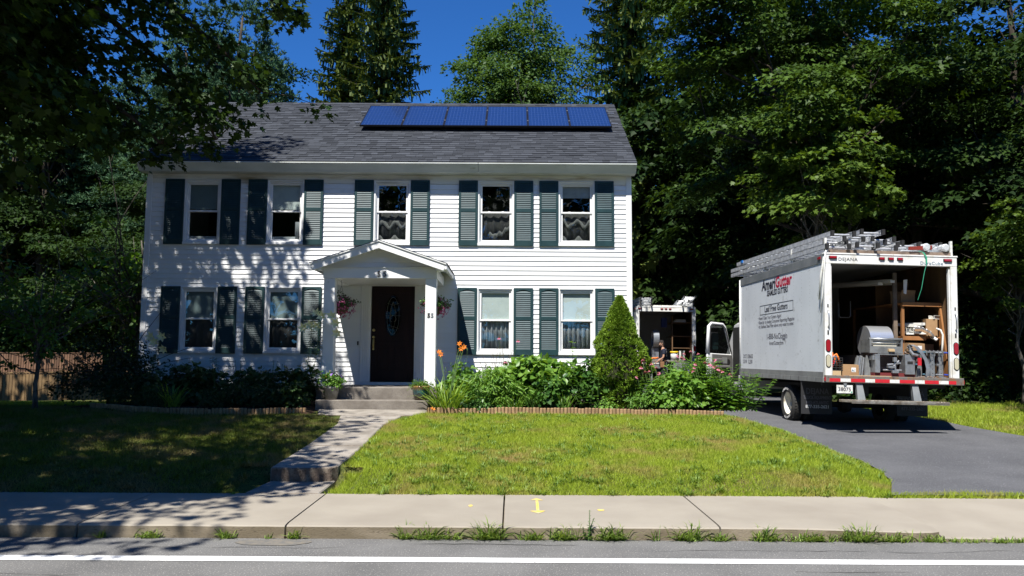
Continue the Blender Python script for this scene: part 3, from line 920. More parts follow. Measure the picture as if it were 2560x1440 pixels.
for r in range(nc + 1):
    v0 = r * course; v1 = min(v0 + course * 1.25, sl)
    u = RX0 - random.random() * .2
    wob = lambda uu: .006 * noise.noise(Vector((uu * .8, r * 3.1, 0)))
    while u < RX1:
        wd = random.choice((.12, .15, .18, .21, .25, .30))
        a, b = max(u, RX0), min(u + wd, RX1)
        u += wd
        if b - a < .03: continue
        th = random.choice((.004, .0095, .0095, .012)) + random.random() * .001
        single = r < 9 and cnt < 298
        q = MB(Matrix.Translation(-HO) @ RM) if single else rest
        q.cur = random.random() if th > .005 else random.random() * .5
        vv = v0 + wob((a + b) / 2) + random.uniform(-.003, .003)
        if r == 0: vv = v0 - .012
        e = .0015
        q.hexa([(a + e, vv, .003), (b - e, vv, .003), (b - e, v1, .001), (a + e, v1, .001), (a + e, vv, th + .010), (b - e, vv, th + .010), (b - e, v1, .004 + th * .3), (a + e, v1, .004 + th * .3)])
        if single:
            q.build('shingle', m_shingles, roof); cnt += 1
stuff(rest.build('upper_shingles', m_shingles, roof))
# ridge caps
capm = MB(Matrix.Translation(-HO))
x = RX0
while x < RX1:
    capm.cur = random.random(); b = min(x + .15, RX1)
    capm.add([(x, RY - .13, RZ - .075), (b, RY - .13, RZ - .075 - .004), (b, RY, RZ + .022), (x, RY, RZ + .028), (b, RY + .13, RZ - .079), (x, RY + .13, RZ - .075)], [(0, 1, 2, 3), (3, 2, 4, 5)])
    x += .14
stuff(capm.build('ridge_caps', m_shingles, roof, recalc=False))
# rake boards
for x0 in (RX0 + .005, RX1 - .035):
    m = hb(); m.hexa([(x0, EY + .08, EZ - .12), (x0 + .03, EY + .08, EZ - .12), (x0 + .03, RY, RZ - .16), (x0, RY, RZ - .16), (x0, EY + .02, EZ - .014), (x0 + .03, EY + .02, EZ - .014), (x0 + .03, RY, RZ - .014), (x0, RY, RZ - .014)])
    m.build('rake_board', m_white, house)
# cornice: two lengths of crown with a seam at px 1133
seam = -.72
prof = [(EY - .012, 5.737), (EY - .012, 5.712), (EY + .004, 5.706), (EY + .085, 5.615), (EY + .092, 5.612), (EY + .128, 5.555), (F - .02, 5.555), (F - .02, 5.737)]
for a, b in ((RX0 + .005, seam - .003), (seam + .003, RX1 - .005)):
    m = hb(); m.prism(prof, 'x', a, b); m.build('cornice', m_trimgrey, house, bevel=.004)
m = hb(); m.box(seam - .012, seam + .012, EY + .09, EY + .14, 5.546, 5.554); m.build('cornice_clip', m_trimgrey, house)
# ------------------------------------------------------------------ porch (a part of the house)
pcx = -2.515
porch = bpy.data.objects.new('porch', None); col.objects.link(porch); porch.parent = house
pb = hb
cX = ((-3.585, -3.375), (-1.65, -1.44))
for a, b in cX:
    m = pb(); m.box(a, b, 15.10, 15.31, 1.112, 3.17); m.box(a - .012, b + .012, 15.088, 15.322, 1.112, 1.21); m.build('column', m_white, porch, bevel=.006)
m = pb()
x0, x1 = -3.60, -1.43
m.box(x0, x1, 15.085, 15.325, 3.172, 3.372)
m.box(x0, x0 + .18, 15.327, F - .03, 3.172, 3.372); m.box(x1 - .18, x1, 15.327, F - .03, 3.172, 3.372)
m.build('beam', m_white, porch, bevel=.005)
m = pb(); m.box(x0 + .182, x1 - .182, 15.327, F - .03, 3.19, 3.21); m.build('ceiling', m_white, porch)
ax, az = pcx, 3.875; ex, ez = 1.265, 3.44
# tympanum boards
for k in range(4):
    za = 3.374 + k * .105; zb_ = min(za + .105, 3.80)
    sp = lambda z: max(.01, (az - .05 - z) / (az - ez) * ex - .10)
    m = pb(); m.hexa([(pcx - sp(za), 15.10, za), (pcx + sp(za), 15.10, za), (pcx + sp(za), 15.16, za), (pcx - sp(za), 15.16, za),
                      (pcx - sp(zb_), 15.118, zb_), (pcx + sp(zb_), 15.118, zb_), (pcx + sp(zb_), 15.16, zb_), (pcx - sp(zb_), 15.16, zb_)])
    m.build('gable_board', m_white, porch)
m = pb(); m.box(x0 - .02, x1 + .02, 15.06, 15.20, 3.373, 3.392); m.build('gable_ledge', m_white, porch)
yf, yb = 14.85, F - .03
sl_ = (az - ez) / ex
for s in (-1, 1):
    X = lambda d: pcx + s * d
    m = pb()   # rake fascia
    m.prism([(X(0), az - .02), (X(ex), ez - .02), (X(ex - .04), ez - .14), (X(0), az - .155)], 'y', yf, yf + .035); m.build('rake_board', m_white, porch)
    m = pb(); m.prism([(X(0), az), (X(ex + .015), ez - .004), (X(ex + .015), ez - .03), (X(0), az - .026)], 'y', yf - .022, yf - .001); m.build('rake_moulding', m_white, porch)
    m = pb()   # roof deck and soffit
    m.prism([(X(0), az - .03), (X(ex), ez - .03), (X(ex), ez - .05), (X(0), az - .05)], 'y', yf + .036, yb); m.build('soffit', m_white, porch)
    m = pb(); m.prism([(X(ex - .02), ez - .035), (X(ex + .02), ez - .035), (X(ex + .02), ez - .11), (X(ex - .02), ez - .12)], 'y', yf - .0, yb); m.build('eave_board', m_white, porch)
    m = pb(); m.prism([(X(ex - .021), ez - .12), (X(x1 + .0 - pcx + .0 if s > 0 else pcx - x0), 3.30), (X(x1 - pcx if s > 0 else pcx - x0), 3.374), (X(ex - .021), ez - .06)], 'y', yf + .037, yf + .34); m.build('cornice_return', m_white, porch)
    # shingles on this slope
    n = 9; L = math.hypot(ex, az - ez)
    sh = pb()
    for r in range(n + 1):
        d0 = ex + .03 - r * (ex / n); d1 = d0 - ex / n * 1.1
        d1 = max(d1, 0)
        z0_ = az - d0 * sl_; z1_ = az - d1 * sl_
        y = yf - .025
        while y < yb:
            y2 = min(y + random.uniform(.15, .35), yb); sh.cur = random.random(); th = random.uniform(.008, .014)
            sh.hexa([(X(d0), y, z0_ - .002), (X(d1), y, z1_ - .004), (X(d1), y2, z1_ - .004), (X(d0), y2, z0_ - .002), (X(d0), y, z0_ + th), (X(d1), y, z1_ + .006), (X(d1), y2, z1_ + .006), (X(d0), y2, z0_ + th)])
            y = y2 + .002
    stuff(sh.build('shingles', m_shingles, porch))
m_num = mat('dark_numeral', (.035, .03, .028), .5)
text('house_number', '5', .15, m_num, porch, Vector((-2.535, 15.074, 3.205)) - HO, (R(90), 0, 0), bold=.001)
text('house_number', '5', .15, m_num, porch, Vector((-2.425, 15.074, 3.203)) - HO, (R(90), 0, 0), bold=.001)
text('house_number', '5', .115, m_num, porch, Vector((-1.578, 15.093, 2.43)) - HO, (R(90), 0, 0), bold=.004)
m_numg = mat('chrome_numeral', (.45, .46, .47), .3, metal=.8)
text('house_number', '5', .115, m_numg, porch, Vector((-1.512, 15.093, 2.43)) - HO, (R(90), 0, 0), bold=.002)

steps = thing('front_steps', 'two rough concrete steps up to the front door', 'steps', (-2.5, 15.3, .68))
SO = Vector((-2.5, 15.3, .68))
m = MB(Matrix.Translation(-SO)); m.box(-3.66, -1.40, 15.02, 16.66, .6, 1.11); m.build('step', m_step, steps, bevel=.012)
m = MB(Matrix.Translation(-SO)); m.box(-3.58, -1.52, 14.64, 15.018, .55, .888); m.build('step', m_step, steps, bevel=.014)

# ------------------------------------------------------------------ solar panels
def cell_mat():
    m, nt, p, out = _nodes('solar_cells')
    tc = nt.nodes.new('ShaderNodeTexCoord'); sp = nt.nodes.new('ShaderNodeSeparateXYZ'); nt.links.new(tc.outputs['Object'], sp.inputs[0])
    def line(o, f, w):
        a = nt.nodes.new('ShaderNodeMath'); a.operation = 'MULTIPLY'; a.inputs[1].default_value = f; nt.links.new(o, a.inputs[0])
        b = nt.nodes.new('ShaderNodeMath'); b.operation = 'FRACT'; nt.links.new(a.outputs[0], b.inputs[0])
        c = nt.nodes.new('ShaderNodeMath'); c.operation = 'LESS_THAN'; c.inputs[1].default_value = w; nt.links.new(b.outputs[0], c.inputs[0])
        return c.outputs[0]
    l1 = line(sp.outputs[0], 1 / .0775, .06); l2 = line(sp.outputs[1], 1 / .155, .035)
    mx = nt.nodes.new('ShaderNodeMath'); mx.operation = 'MAXIMUM'; nt.links.new(l1, mx.inputs[0]); nt.links.new(l2, mx.inputs[1])
    n = _noise(nt, tc.outputs['Object'], 14, 2)
    base = _mix(nt, n.outputs[0], (.008, .022, .088), (.012, .032, .120))
    c = _mix(nt, mx.outputs[0], base, (.05, .09, .24))
    nt.links.new(c, p.inputs['Base Color']); p.inputs['Roughness'].default_value = .22; p.inputs['Specular IOR Level'].default_value = .5
    p.inputs['Coat Weight'].default_value = .6; p.inputs['Coat Roughness'].default_value = .06
    return m
m_cell = cell_mat()
m_blackframe = mat('black_anodised', (.02, .02, .022), .35, metal=.3)
m_alu = mat('aluminium', (.62, .63, .64), .33, metal=.85, c2=(.5, .51, .52), scale=12, rvar=.1)
pw_, pl_ = .965, 1.60
order = ['leftmost solar panel of the row on the roof', 'solar panel second from the left on the roof', 'solar panel third from the left on the roof',
         'solar panel fourth from the left on the roof', 'solar panel fifth from the left on the roof', 'rightmost solar panel of the row on the roof']
roofE = Matrix.Rotation(math.atan2(va.z, va.y), 4, 'X')
for k in range(6):
    px_ = -3.54 + k * (pw_ + .008)
    base = RM @ Vector((px_ + pw_ / 2, 2.065, .115))
    t = thing('solar_panel', 'blue ' + order[k], 'solar panel', base, (math.atan2(va.z, va.y), 0, 0), 'solar panels in a row on the roof')
    a = -pw_ / 2; b = pw_ / 2; f = .022
    m = MB(); m.box(a, b, 0, f, 0, .042); m.box(a, b, pl_ - f, pl_, 0, .042); m.box(a, a + f, f, pl_ - f, 0, .042); m.box(b - f, b, f, pl_ - f, 0, .042); m.build('frame', m_blackframe, t)
    m = MB(); m.box(a + f, b - f, f, pl_ - f, .03, .036); m.build('cell_sheet', m_cell, t)
    for yy in (.38, 1.22):
        m = MB(); m.box(b - .012, b + .020, yy - .02, yy + .02, .040, .052); m.build('clamp', m_alu, t)
rk = thing('mounting_rails', 'metal mounting rails under the row of solar panels', 'mounting rails', RM @ Vector((-.63, 2.0, 0)), (math.atan2(va.z, va.y), 0, 0))
for yy in (.44, 1.28):
    m = MB(); m.box(-3.08, 3.10, yy - .02, yy + .02, .07, .114); m.build('rail', m_alu, rk)
    for xx in (-2.8, -1.6, -.4, .8, 2.0, 2.9):
        m = MB(); m.box(xx - .03, xx + .03, yy - .05, yy + .05, .018, .024); m.box(xx - .008, xx + .008, yy - .02, yy + .02, .024, .07); m.build('bracket', m_alu, rk)

# ------------------------------------------------------------------ log edging
m_log = mat('log_edging', (.36, .235, .125), .85, c2=(.26, .155, .08), scale=9, rnd=.22, c3=(.15, .10, .06), scale3=30, lo3=.6, hi3=.75, bump=.5, bscale=50)
lm = []
for k in range(4):
    m = MB(); m.cur = .15 + .23 * k
    n = 9; r = .0285
    m.lathe([(0, -.05), (r, -.05), (r, .103), (r * .86, .115), (0, .118)], (0, 0, 0), n); lm.append(m.mesh('log', m_log))
def edging(name, label, pts):
    t = thing(name, label, 'edging', (pts[0][0], pts[0][1], lawn_z(*pts[0])))
    seg = 0.0; P = [Vector((x, y, 0)) for x, y in pts]; O = Vector(t.location)
    k = 0
    for a, b in zip(P[:-1], P[1:]):
        L = (b - a).length; n = max(1, int(L / .0595))
        secdrop = random.uniform(-.012, .008)
        for i in range(n):
            p = a.lerp(b, (i + .5) / n)
            if k % 11 == 10: secdrop = random.uniform(-.016, .012)
            z = lawn_z(p.x, p.y) - .005 + secdrop + random.uniform(-.003, .003)
            o = link('log', random.choice(lm), t, (p.x - O.x, p.y - O.y + random.uniform(-.004, .004), z - O.z), (random.uniform(-.05, .05), random.uniform(-.04, .04), random.random() * 6)); k += 1
edging('garden_edging', 'brown log roll edging in front of the sunny flower bed right of the steps', [(-1.50, 14.20), (-1.0, 14.17), (-.3, 14.25), (.5, 14.2), (1.3, 14.27), (2.1, 14.16), (2.9, 14.2), (3.72, 14.05)])
edging('garden_edging', 'brown log roll edging in front of the shaded flower bed left of the steps', [(-7.75, 14.8), (-7.3, 14.52), (-6.7, 14.22), (-6.0, 13.98), (-5.2, 13.93), (-4.4, 13.98), (-3.62, 14.2)])

# ------------------------------------------------------------------ fences
m_fence = mat('weathered_picket', (.25, .16, .07), .85, c2=(.16, .10, .05), scale=3, rnd=.25, stretch=(4, 4, .5), bump=.3)
m_fence2 = mat('brown_picket', (.16, .085, .05), .85, c2=(.11, .06, .035), scale=3, rnd=.25, stretch=(4, 4, .5))
def fence(label, x0, x1, y, z0, h, w, gap, mt, posts, y_slope=0.0, top=0.0, pointed=True):
    t = thing('picket_fence', label, 'fence', ((x0 + x1) / 2, y, z0)); O = Vector(t.location)
    meshes = []
    for k in range(4):
        m = MB(); m.cur = k / 3; hh = h * (1 + random.uniform(-.012, .012))
        pl = [(-w / 2, 0), (w / 2, 0), (w / 2, hh - w * .35), (w * .2, hh), (-w * .2, hh), (-w / 2, hh - w * .35)]
        m.prism(pl, 'y', -.01, .01); meshes.append(m.mesh('picket', mt))
    x = x0
    while x < x1:
        link('picket', random.choice(meshes), t, (x - O.x, (x - x0) * y_slope, top * (x - x0)), (0, random.uniform(-.006, .006), 0)); x += w + gap
    for zz in (h * .22, h * .82):
        m = MB(); m.hexa([(x0 - O.x, .012, zz), (x1 - O.x, .012 + (x1 - x0) * y_slope, zz + top * (x1 - x0)), (x1 - O.x, .05 + (x1 - x0) * y_slope, zz + top * (x1 - x0)), (x0 - O.x, .05, zz),
                          (x0 - O.x, .012, zz + .08), (x1 - O.x, .012 + (x1 - x0) * y_slope, zz + .08 + top * (x1 - x0)), (x1 - O.x, .05 + (x1 - x0) * y_slope, zz + .08 + top * (x1 - x0)), (x0 - O.x, .05, zz + .08)])
        m.build('rail', mt, t)
    for p in posts:
        m = MB(); q = p - O.x; yy = (p - x0) * y_slope; zz = top * (p - x0)
        m.box(q - .055, q + .055, yy - .07, yy + .04, 0, h + .06 + zz); m.box(q - .07, q + .07, yy - .085, yy + .055, h + .06 + zz, h + .09 + zz); m.build('post', mt, t, bevel=.01)
    m = MB(); m.hexa([(x0 - O.x, -.03, h + .0), (x1 - O.x, -.03 + (x1 - x0) * y_slope, h + top * (x1 - x0)), (x1 - O.x, .03 + (x1 - x0) * y_slope, h + top * (x1 - x0)), (x0 - O.x, .03, h),
                      (x0 - O.x, -.03, h + .035), (x1 - O.x, -.03 + (x1 - x0) * y_slope, h + .035 + top * (x1 - x0)), (x1 - O.x, .03 + (x1 - x0) * y_slope, h + .035 + top * (x1 - x0)), (x0 - O.x, .03, h + .035)])
    m.build('cap_rail', mt, t)
fence('low weathered picket fence in front, left of the house', -19.0, -11.6, 24.5, .26, .84, .088, .012, m_fence, (-18.4, -15.7, -13.75), top=.018)
fence('taller dark brown picket fence behind the low weathered one', -26, -16.4, 32.0, .42, 1.42, .08, .022, m_fence2, (-24.2, -21.2, -17.2))
# ------------------------------------------------------------------ trees
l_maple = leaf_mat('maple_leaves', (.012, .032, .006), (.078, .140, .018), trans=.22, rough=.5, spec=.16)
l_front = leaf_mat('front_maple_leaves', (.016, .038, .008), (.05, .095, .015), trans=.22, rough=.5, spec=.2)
l_maple2 = leaf_mat('shade_darkened_maple_leaves', (.008, .022, .006), (.036, .070, .012), trans=.18, rough=.55, spec=.12)  # maple leaf copy with the shade of the wood put into its colour
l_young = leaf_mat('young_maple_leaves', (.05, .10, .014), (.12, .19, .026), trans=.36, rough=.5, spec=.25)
l_locust = leaf_mat('locust_leaves', (.045, .095, .022), (.10, .18, .04), trans=.40, rough=.5, spec=.25)
l_spruce = leaf_mat('spruce_needles', (.05, .08, .02), (.15, .19, .04), trans=.12, rough=.6, spec=.2, tcol=(1, 1, .6))
l_pine = leaf_mat('pine_needles', (.030, .075, .040), (.075, .15, .065), trans=.15, rough=.6, spec=.2, tcol=(1, 1, .7))
l_light = leaf_mat('light_sapling_leaves', (.06, .14, .02), (.13, .24, .035), trans=.42, rough=.45, spec=.3)
l_dark = leaf_mat('dark_shrub_leaves', (.014, .032, .010), (.035, .06, .016), trans=.2, rough=.45, spec=.3)

def wood(base, top, r0, r1, ends, seed=1, m=None, wob=.25, n=8, start=.25):
    """trunk with limbs running to the given end points"""
    g = random.Random(seed); mb = MB()
    base, top = Vector(base), Vector(top)
    K = 9; tr = []
    for k in range(K + 1):
        t = k / K
        p = base.lerp(top, t) + Vector((g.uniform(-1, 1), g.uniform(-1, 1), 0)) * wob * (t > 0) * .5
        tr.append((p, r0 * (1 - t) + r1 * t + (.35 * r0 if k == 0 else 0)))
    mb.tube([p for p, _ in tr], [r for _, r in tr], n)
    for e in ends:
        e = Vector(e); t = min(.95, max(start, g.uniform(start, .9)))
        hh = (e.z - base.z) / max(.1, (top.z - base.z)); t = min(.95, max(start, hh * g.uniform(.45, .75)))
        i = t * K; a = tr[int(i)][0].lerp(tr[min(K, int(i) + 1)][0], i - int(i)); ra = (r0 * (1 - t) + r1 * t) * .42
        pts, rr = [], []
        for k in range(7):
            s = k / 6
            p = a.lerp(e, s) + Vector((g.uniform(-1, 1), g.uniform(-1, 1), g.uniform(-.3, .8))) * .10 * (e - a).length * math.sin(PI * s)
            pts.append(p); rr.append(ra * (1 - s) + .008)
        mb.tube(pts, rr, 5, caps=False)
        for q in range(3):
            s = g.uniform(.45, .95); p = pts[int(s * 6)]
            d = (e - a).normalized() + Vector((g.uniform(-1, 1), g.uniform(-1, 1), g.uniform(-.4, .8))); L = g.uniform(.4, 1.1)
            mb.tube([p, p + d * L * .5, p + d * L + Vector((0, 0, -.1))], [ra * .3 + .006, ra * .2 + .004, .003], 4, caps=False)
    return mb

def tree(name, label, base, crown_me, wood_me, scale=1.0, rz=0.0, group=None, cname='crown', cat='tree', sz=None):
    t = thing(name, label, cat, base, (0, 0, rz), group)
    s = (scale, scale, scale * (sz or 1))
    link(cname, crown_me, t, scale=s); link('trunk', wood_me, t, scale=s)
    return t

def maple_meshes(seed, rad=(4.2, 4.2, 5.6), cz=7.0, ns=300, per=125, size=.145, sr=(.38, 1.0), lm_=None, shell=.62, tmpl='lobed', lump=.3, flat=.12, zf=None, xf=-99):
    # boughs first, then flattened sprays along each bough, so that dark gaps stay between the layers
    gg = np.random.default_rng(seed + 77)
    nb_ = ns // 6
    C0, d0 = crown_pts((0, 0, cz), rad, nb_, shell=shell, lump=lump, seed=seed, zmin=-.85)
    rep_ = 6; C = np.repeat(C0, rep_, 0); d = np.repeat(d0, rep_, 0)
    h_ = d.copy(); h_[:, 2] = 0; h_ = norm(h_ + 1e-4); s_ = np.stack([-h_[:, 1], h_[:, 0], 0 * h_[:, 0]], 1)
    u_ = gg.uniform(-1.5, .9, len(C)); w_ = gg.normal(0, .62, len(C)); bs = .55 + .9 * np.repeat(gg.random(nb_ if len(C0) == nb_ else len(C0)), rep_)
    C = C + h_ * (u_ * bs)[:, None] + s_ * (w_ * bs)[:, None]; C[:, 2] += -.22 * u_ * bs + gg.normal(0, .12, len(C))
    if zf is not None: k_ = (C[:, 2] > zf) & (C[:, 0] > xf); C, d = C[k_], d[k_]
    Rr = np.random.default_rng(seed).uniform(sr[0], sr[1], len(C))
    P, N, D, S = spray_points(C, Rr, d, per, size, flat=flat)
    sp = np.repeat(np.random.default_rng(seed + 5).random(len(C)), per)
    rr = np.clip(.6 * sp + .4 * rng.random(len(P)), 0, 1)
    cm = leaf_mesh('maple_crown', P, N, D, S, tmpl, lm_ or l_maple, rnd=rr)
    ends = [tuple(C[i]) for i in np.random.default_rng(seed + 2).choice(len(C), 22, replace=False)]
    wm = wood((0, 0, -.3), (0, 0, cz + rad[2] * .6), .30, .05, ends, seed, start=.22).mesh('maple_trunk', m_bark, smooth=True, recalc=False)
    return cm, wm
mapA = maple_meshes(11, lm_=l_maple)
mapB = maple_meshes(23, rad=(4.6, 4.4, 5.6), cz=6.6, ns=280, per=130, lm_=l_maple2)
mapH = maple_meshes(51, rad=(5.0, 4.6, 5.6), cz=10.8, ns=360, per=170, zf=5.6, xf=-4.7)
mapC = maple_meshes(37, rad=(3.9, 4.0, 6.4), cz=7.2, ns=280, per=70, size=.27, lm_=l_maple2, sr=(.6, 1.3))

# maples right of and behind the driveway
RT = [
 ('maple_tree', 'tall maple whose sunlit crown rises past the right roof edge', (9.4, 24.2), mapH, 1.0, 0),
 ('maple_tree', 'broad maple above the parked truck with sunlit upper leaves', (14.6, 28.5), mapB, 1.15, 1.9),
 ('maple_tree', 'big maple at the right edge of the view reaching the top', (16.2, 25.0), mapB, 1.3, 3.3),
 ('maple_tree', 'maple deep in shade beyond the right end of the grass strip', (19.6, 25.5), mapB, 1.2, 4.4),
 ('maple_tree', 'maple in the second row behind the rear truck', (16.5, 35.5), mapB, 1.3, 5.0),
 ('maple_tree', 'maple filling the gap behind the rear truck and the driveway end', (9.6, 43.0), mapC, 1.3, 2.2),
]
for nm, lb, (x, y), mm, s, rz in RT:
    tree(nm, lb, (x, y, ground_z(x, y) if y < 50 else lawn_z(x, y)), mm[0], mm[1], s, rz, 'maples right of the house')
# young maple, nearer, its crown lit from above, standing beyond the truck
yC, yd = crown_pts((0, 0, 6.6), (1.75, 1.7, 2.35), 150, shell=.4, lump=.35, seed=5, zmin=-.9)
yR = np.random.default_rng(3).uniform(.28, .62, len(yC))
P, N, D, S = spray_points(yC, yR, yd, 92, .135, flat=.13)
ycm = leaf_mesh('young_maple_crown', P, N, D, S, 'maple', l_young, rnd=rng.random(len(P)))
ywm = wood((0, 0, -.2), (0, 0, 8.2), .11, .02, [tuple(yC[i]) for i in range(0, 150, 10)], 4, start=.35).mesh('young_maple_trunk', m_barkg, smooth=True, recalc=False)
tree('young_maple', 'slim young maple with bright top leaves standing behind the white truck', (8.35, 21.6, .5), ycm, ywm, 1.0)
tree('young_maple', 'small maple sapling at the right edge of the view behind the grass', (13.4, 21.0, .5), ycm, ywm, .60, 2.0)
tree('young_maple', 'small leafy maple under the forest edge right of the truck', (11.2, 22.6, .5), ycm, ywm, .5, 4.0)
# unseen maples added to cut sky fill; the last one shades the right wood
tree('maple_tree', 'unseen maple added beyond the left edge to shade the left wood', (-14.9, 15.0, .4), mapC[0], mapC[1], 1.05, 1.0, 'unseen maples added for shade')
tree('maple_tree', 'unseen maple added beyond the left edge near the street to block sky', (-16.5, 3.5, .1), mapC[0], mapC[1], 1.1, 3.0, 'unseen maples added for shade')
tree('maple_tree', 'unseen maple added beyond the right edge near the street to block sky', (18.5, 5.0, .1), mapC[0], mapC[1], 1.1, 5.0, 'unseen maples added for shade')
tree('maple_tree', 'large maple at the right whose branches hang into the upper corner', (15.6, 14.2, .5), mapB[0], mapB[1], 1.1, 1.0, 'maples right of the house')

# locust behind the ridge
lC, ld = crown_pts((0, 0, 10.8), (2.85, 2.5, 3.6), 460, shell=.45, lump=.35, seed=91, zmin=-.95)
lR = np.random.default_rng(8).uniform(.30, .75, len(lC))
P, N, D, S = spray_points(lC, lR, ld, 105, .135, flat=.22, jit=.6)
lcm = leaf_mesh('locust_crown', P, N, D, S, 'kite', l_locust, rnd=np.clip(.5 * np.repeat(rng.random(len(lC)), 105) + .5 * rng.random(len(P)), 0, 1))
lwm = wood((0, 0, -.3), (.3, 0, 12.6), .24, .04, [tuple(lC[i]) for i in range(0, 330, 9)], 9, m_barkg, start=.3).mesh('locust_trunk', m_barkg, smooth=True, recalc=False)
tree('locust_tree', 'airy locust tree with a domed crown behind the middle of the roof', (.15, 30.0, .8), lcm, lwm, 1.0, .7)
tree('locust_tree', 'lower locust crown left of the domed one, behind the ridge', (-2.1, 31.0, .8), lcm, lwm, .78, 3.1)
tree('locust_tree', 'lower locust crown right of the domed one, next to the right spruce', (2.7, 32.5, .8), lcm, lwm, .80, 4.6)

# spruces
def spruce_mesh(seed, H, Rb, z0=2.0, drop=.42):
    g = np.random.default_rng(seed)
    Ps, Ds, Ss, Ns, Rn = [], [], [], [], []
    mb = MB(); mb.tube([(0, 0, -.3), (0, 0, H * .5), (0, 0, H)], [.26, .15, .02], 7)
    z = z0
    while z < H - .15:
        nb = 6 if z < H * .8 else 5
        a0 = g.random() * 7
        for b in range(nb):
            L = Rb * (1 - z / H) ** .72 * g.uniform(.62, 1.12) + .12
            a = a0 + 2 * PI * b / nb + g.normal(0, .22)
            dx, dy = math.cos(a), math.sin(a)
            n = max(4, int(L / .085))
            dr = drop * g.uniform(.7, 1.2)
            pts = []
            for k in range(n):
                t = (k + .5) / n
                zz = z - dr * L * (t - .62 * t * t * t) + .05 * math.sin(t * 9)
                pts.append((dx * L * t, dy * L * t, zz))
            mb.tube([pts[0], pts[n // 2], pts[-1]], [.028, .016, .005], 3, caps=False)
            col_ = g.random()
            for k, p in enumerate(pts):
                t = (k + .5) / n
                for s in (-1, 1):
                    # side twig, drooping, with hanging fringe
                    wl = (.10 + .30 * (1 - t) * min(1, L / 2)) * g.uniform(.6, 1.2)
                    sx, sy = -dy * s, dx * s
                    q0 = np.array(p)
                    dd = np.array([dx * .7 + sx, dy * .7 + sy, -.25 + g.normal(0, .15)])
                    Ps.append(q0); Ds.append(dd); Ss.append(wl + .08); Ns.append([g.normal(0, .3), g.normal(0, .3), 1]); Rn.append(col_ * .5 + .5 * g.random())
                    if g.random() < .8:
                        q1 = q0 + dd / np.linalg.norm(dd) * wl * g.random()
                        Ps.append(q1); Ds.append([g.normal(0, .16) + dx * .1, g.normal(0, .16) + dy * .1, -1]); Ss.append(g.uniform(.14, .42) * (1.15 - .5 * t)); Ns.append([dx + g.normal(0, .6), dy + g.normal(0, .6), .1]); Rn.append(col_ * .5 + .4 * g.random())
                Ps.append(np.array(p)); Ds.append([dx + g.normal(0, .3), dy + g.normal(0, .3), .35]); Ss.append(g.uniform(.12, .22)); Ns.append([-dx * .3, -dy * .3, 1]); Rn.append(col_ * .4 + .6 * g.random())
        z += g.uniform(.24, .40)
    Ss = np.array(Ss)
    me = leaf_mesh('spruce_crown', np.array(Ps), np.array(Ns, float), np.array(Ds, float), Ss, 'needle', l_spruce, W=np.clip(.085 / Ss, .14, .9), rnd=np.array(Rn))
    return me, mb.mesh('spruce_trunk', m_bark, smooth=True, recalc=False)
spA = spruce_mesh(3, 19.0, 3.1, drop=.55)
spB = spruce_mesh(17, 18.0, 2.6, z0=5.0, drop=.5)
tree('spruce_tree', 'tall dark spruce right of the pair rising behind the roof', (-4.75, 28.5, .8), *spA, .98, .3, 'spruces behind the house')
tree('spruce_tree', 'narrower spruce left of the pair rising behind the roof', (-6.35, 29.5, .8), *spB, 1.0, 1.4, 'spruces behind the house')
tree('spruce_tree', 'spruce with drooping boughs between the locust and the right maples', (6.7, 44.5, .8), *spA, 1.7, 2.6, 'spruces behind the house')

# white pines
def pine_mesh(seed, c, rad, n, zmin=-.9):
    C, d = crown_pts(c, rad, n, shell=.45, lump=.6, seed=seed, zmin=zmin)
    g = np.random.default_rng(seed)
    Rr = g.uniform(.3, .75, len(C)); per = 16
    P, _, _, _ = spray_points(C, Rr, d, per, 1, flat=.22)
    k = 9; PP = np.repeat(P, k, 0)
    D = norm(g.normal(0, 1, PP.shape)) ; D[:, 2] = np.abs(D[:, 2]) * .8 + .15; D += np.repeat(np.repeat(d, per, 0), k, 0) * .5
    S = g.uniform(.12, .22, len(PP))
    me = leaf_mesh('pine_crown', PP, g.normal(0, 1, PP.shape), D, S, 'needle', l_pine, W=.034 / S, rnd=np.clip(np.repeat(np.repeat(g.random(len(C)), per), k) * .6 + .4 * g.random(len(PP)), 0, 1))
    wm = wood((0, 0, -.3), (0, 0, c[2] + rad[2] * .85), .24, .04, [tuple(C[i]) for i in range(0, len(C), max(1, len(C) // 26))], seed, start=.3).mesh('pine_trunk', m_bark, smooth=True, recalc=False)
    return me, wm
pnA = pine_mesh(5, (0, 0, 10.0), (2.3, 2.2, 5.6), 420)
tree('pine_tree', 'blue green pine left of the spruces above the left end of the roof', (-9.5, 27.0, .7), *pnA, .88, 0)
tree('pine_tree', 'soft grey green pine seen behind the left corner of the house', (-11.6, 27.5, .5), *pnA, .82, 2.0)
tree('pine_tree', 'thin pine at the far left behind the fences', (-17.5, 36.0, .6), *pnA, .95, 4.0)

# left wood
LT = [
 ('tall maple behind the left corner of the house', (-10.8, 33.0), mapB, 1.0, .5), ('maple behind the taller fence, left of the house', (-14.4, 35.0), mapB, 1.2, 1.5),
 ('maple at the left edge of the view behind the fences', (-21.5, 36.0), mapB, 1.2, 2.7), ('dark maple in the second row at the left', (-15.0, 39.0), mapC, 1.2, 3.9),
 ('maple far back at the left edge of the wood', (-24.0, 38.0), mapC, 1.3, 4.8), ('shaded maple near the left corner of the house', (-11.0, 25.5), mapB, .7, 5.6),
]
for lb, (x, y), mm, s, rz in LT:
    tree('maple_tree', lb, (x, y, lawn_z(x, y)), mm[0], mm[1], s, rz, 'maples left of the house')
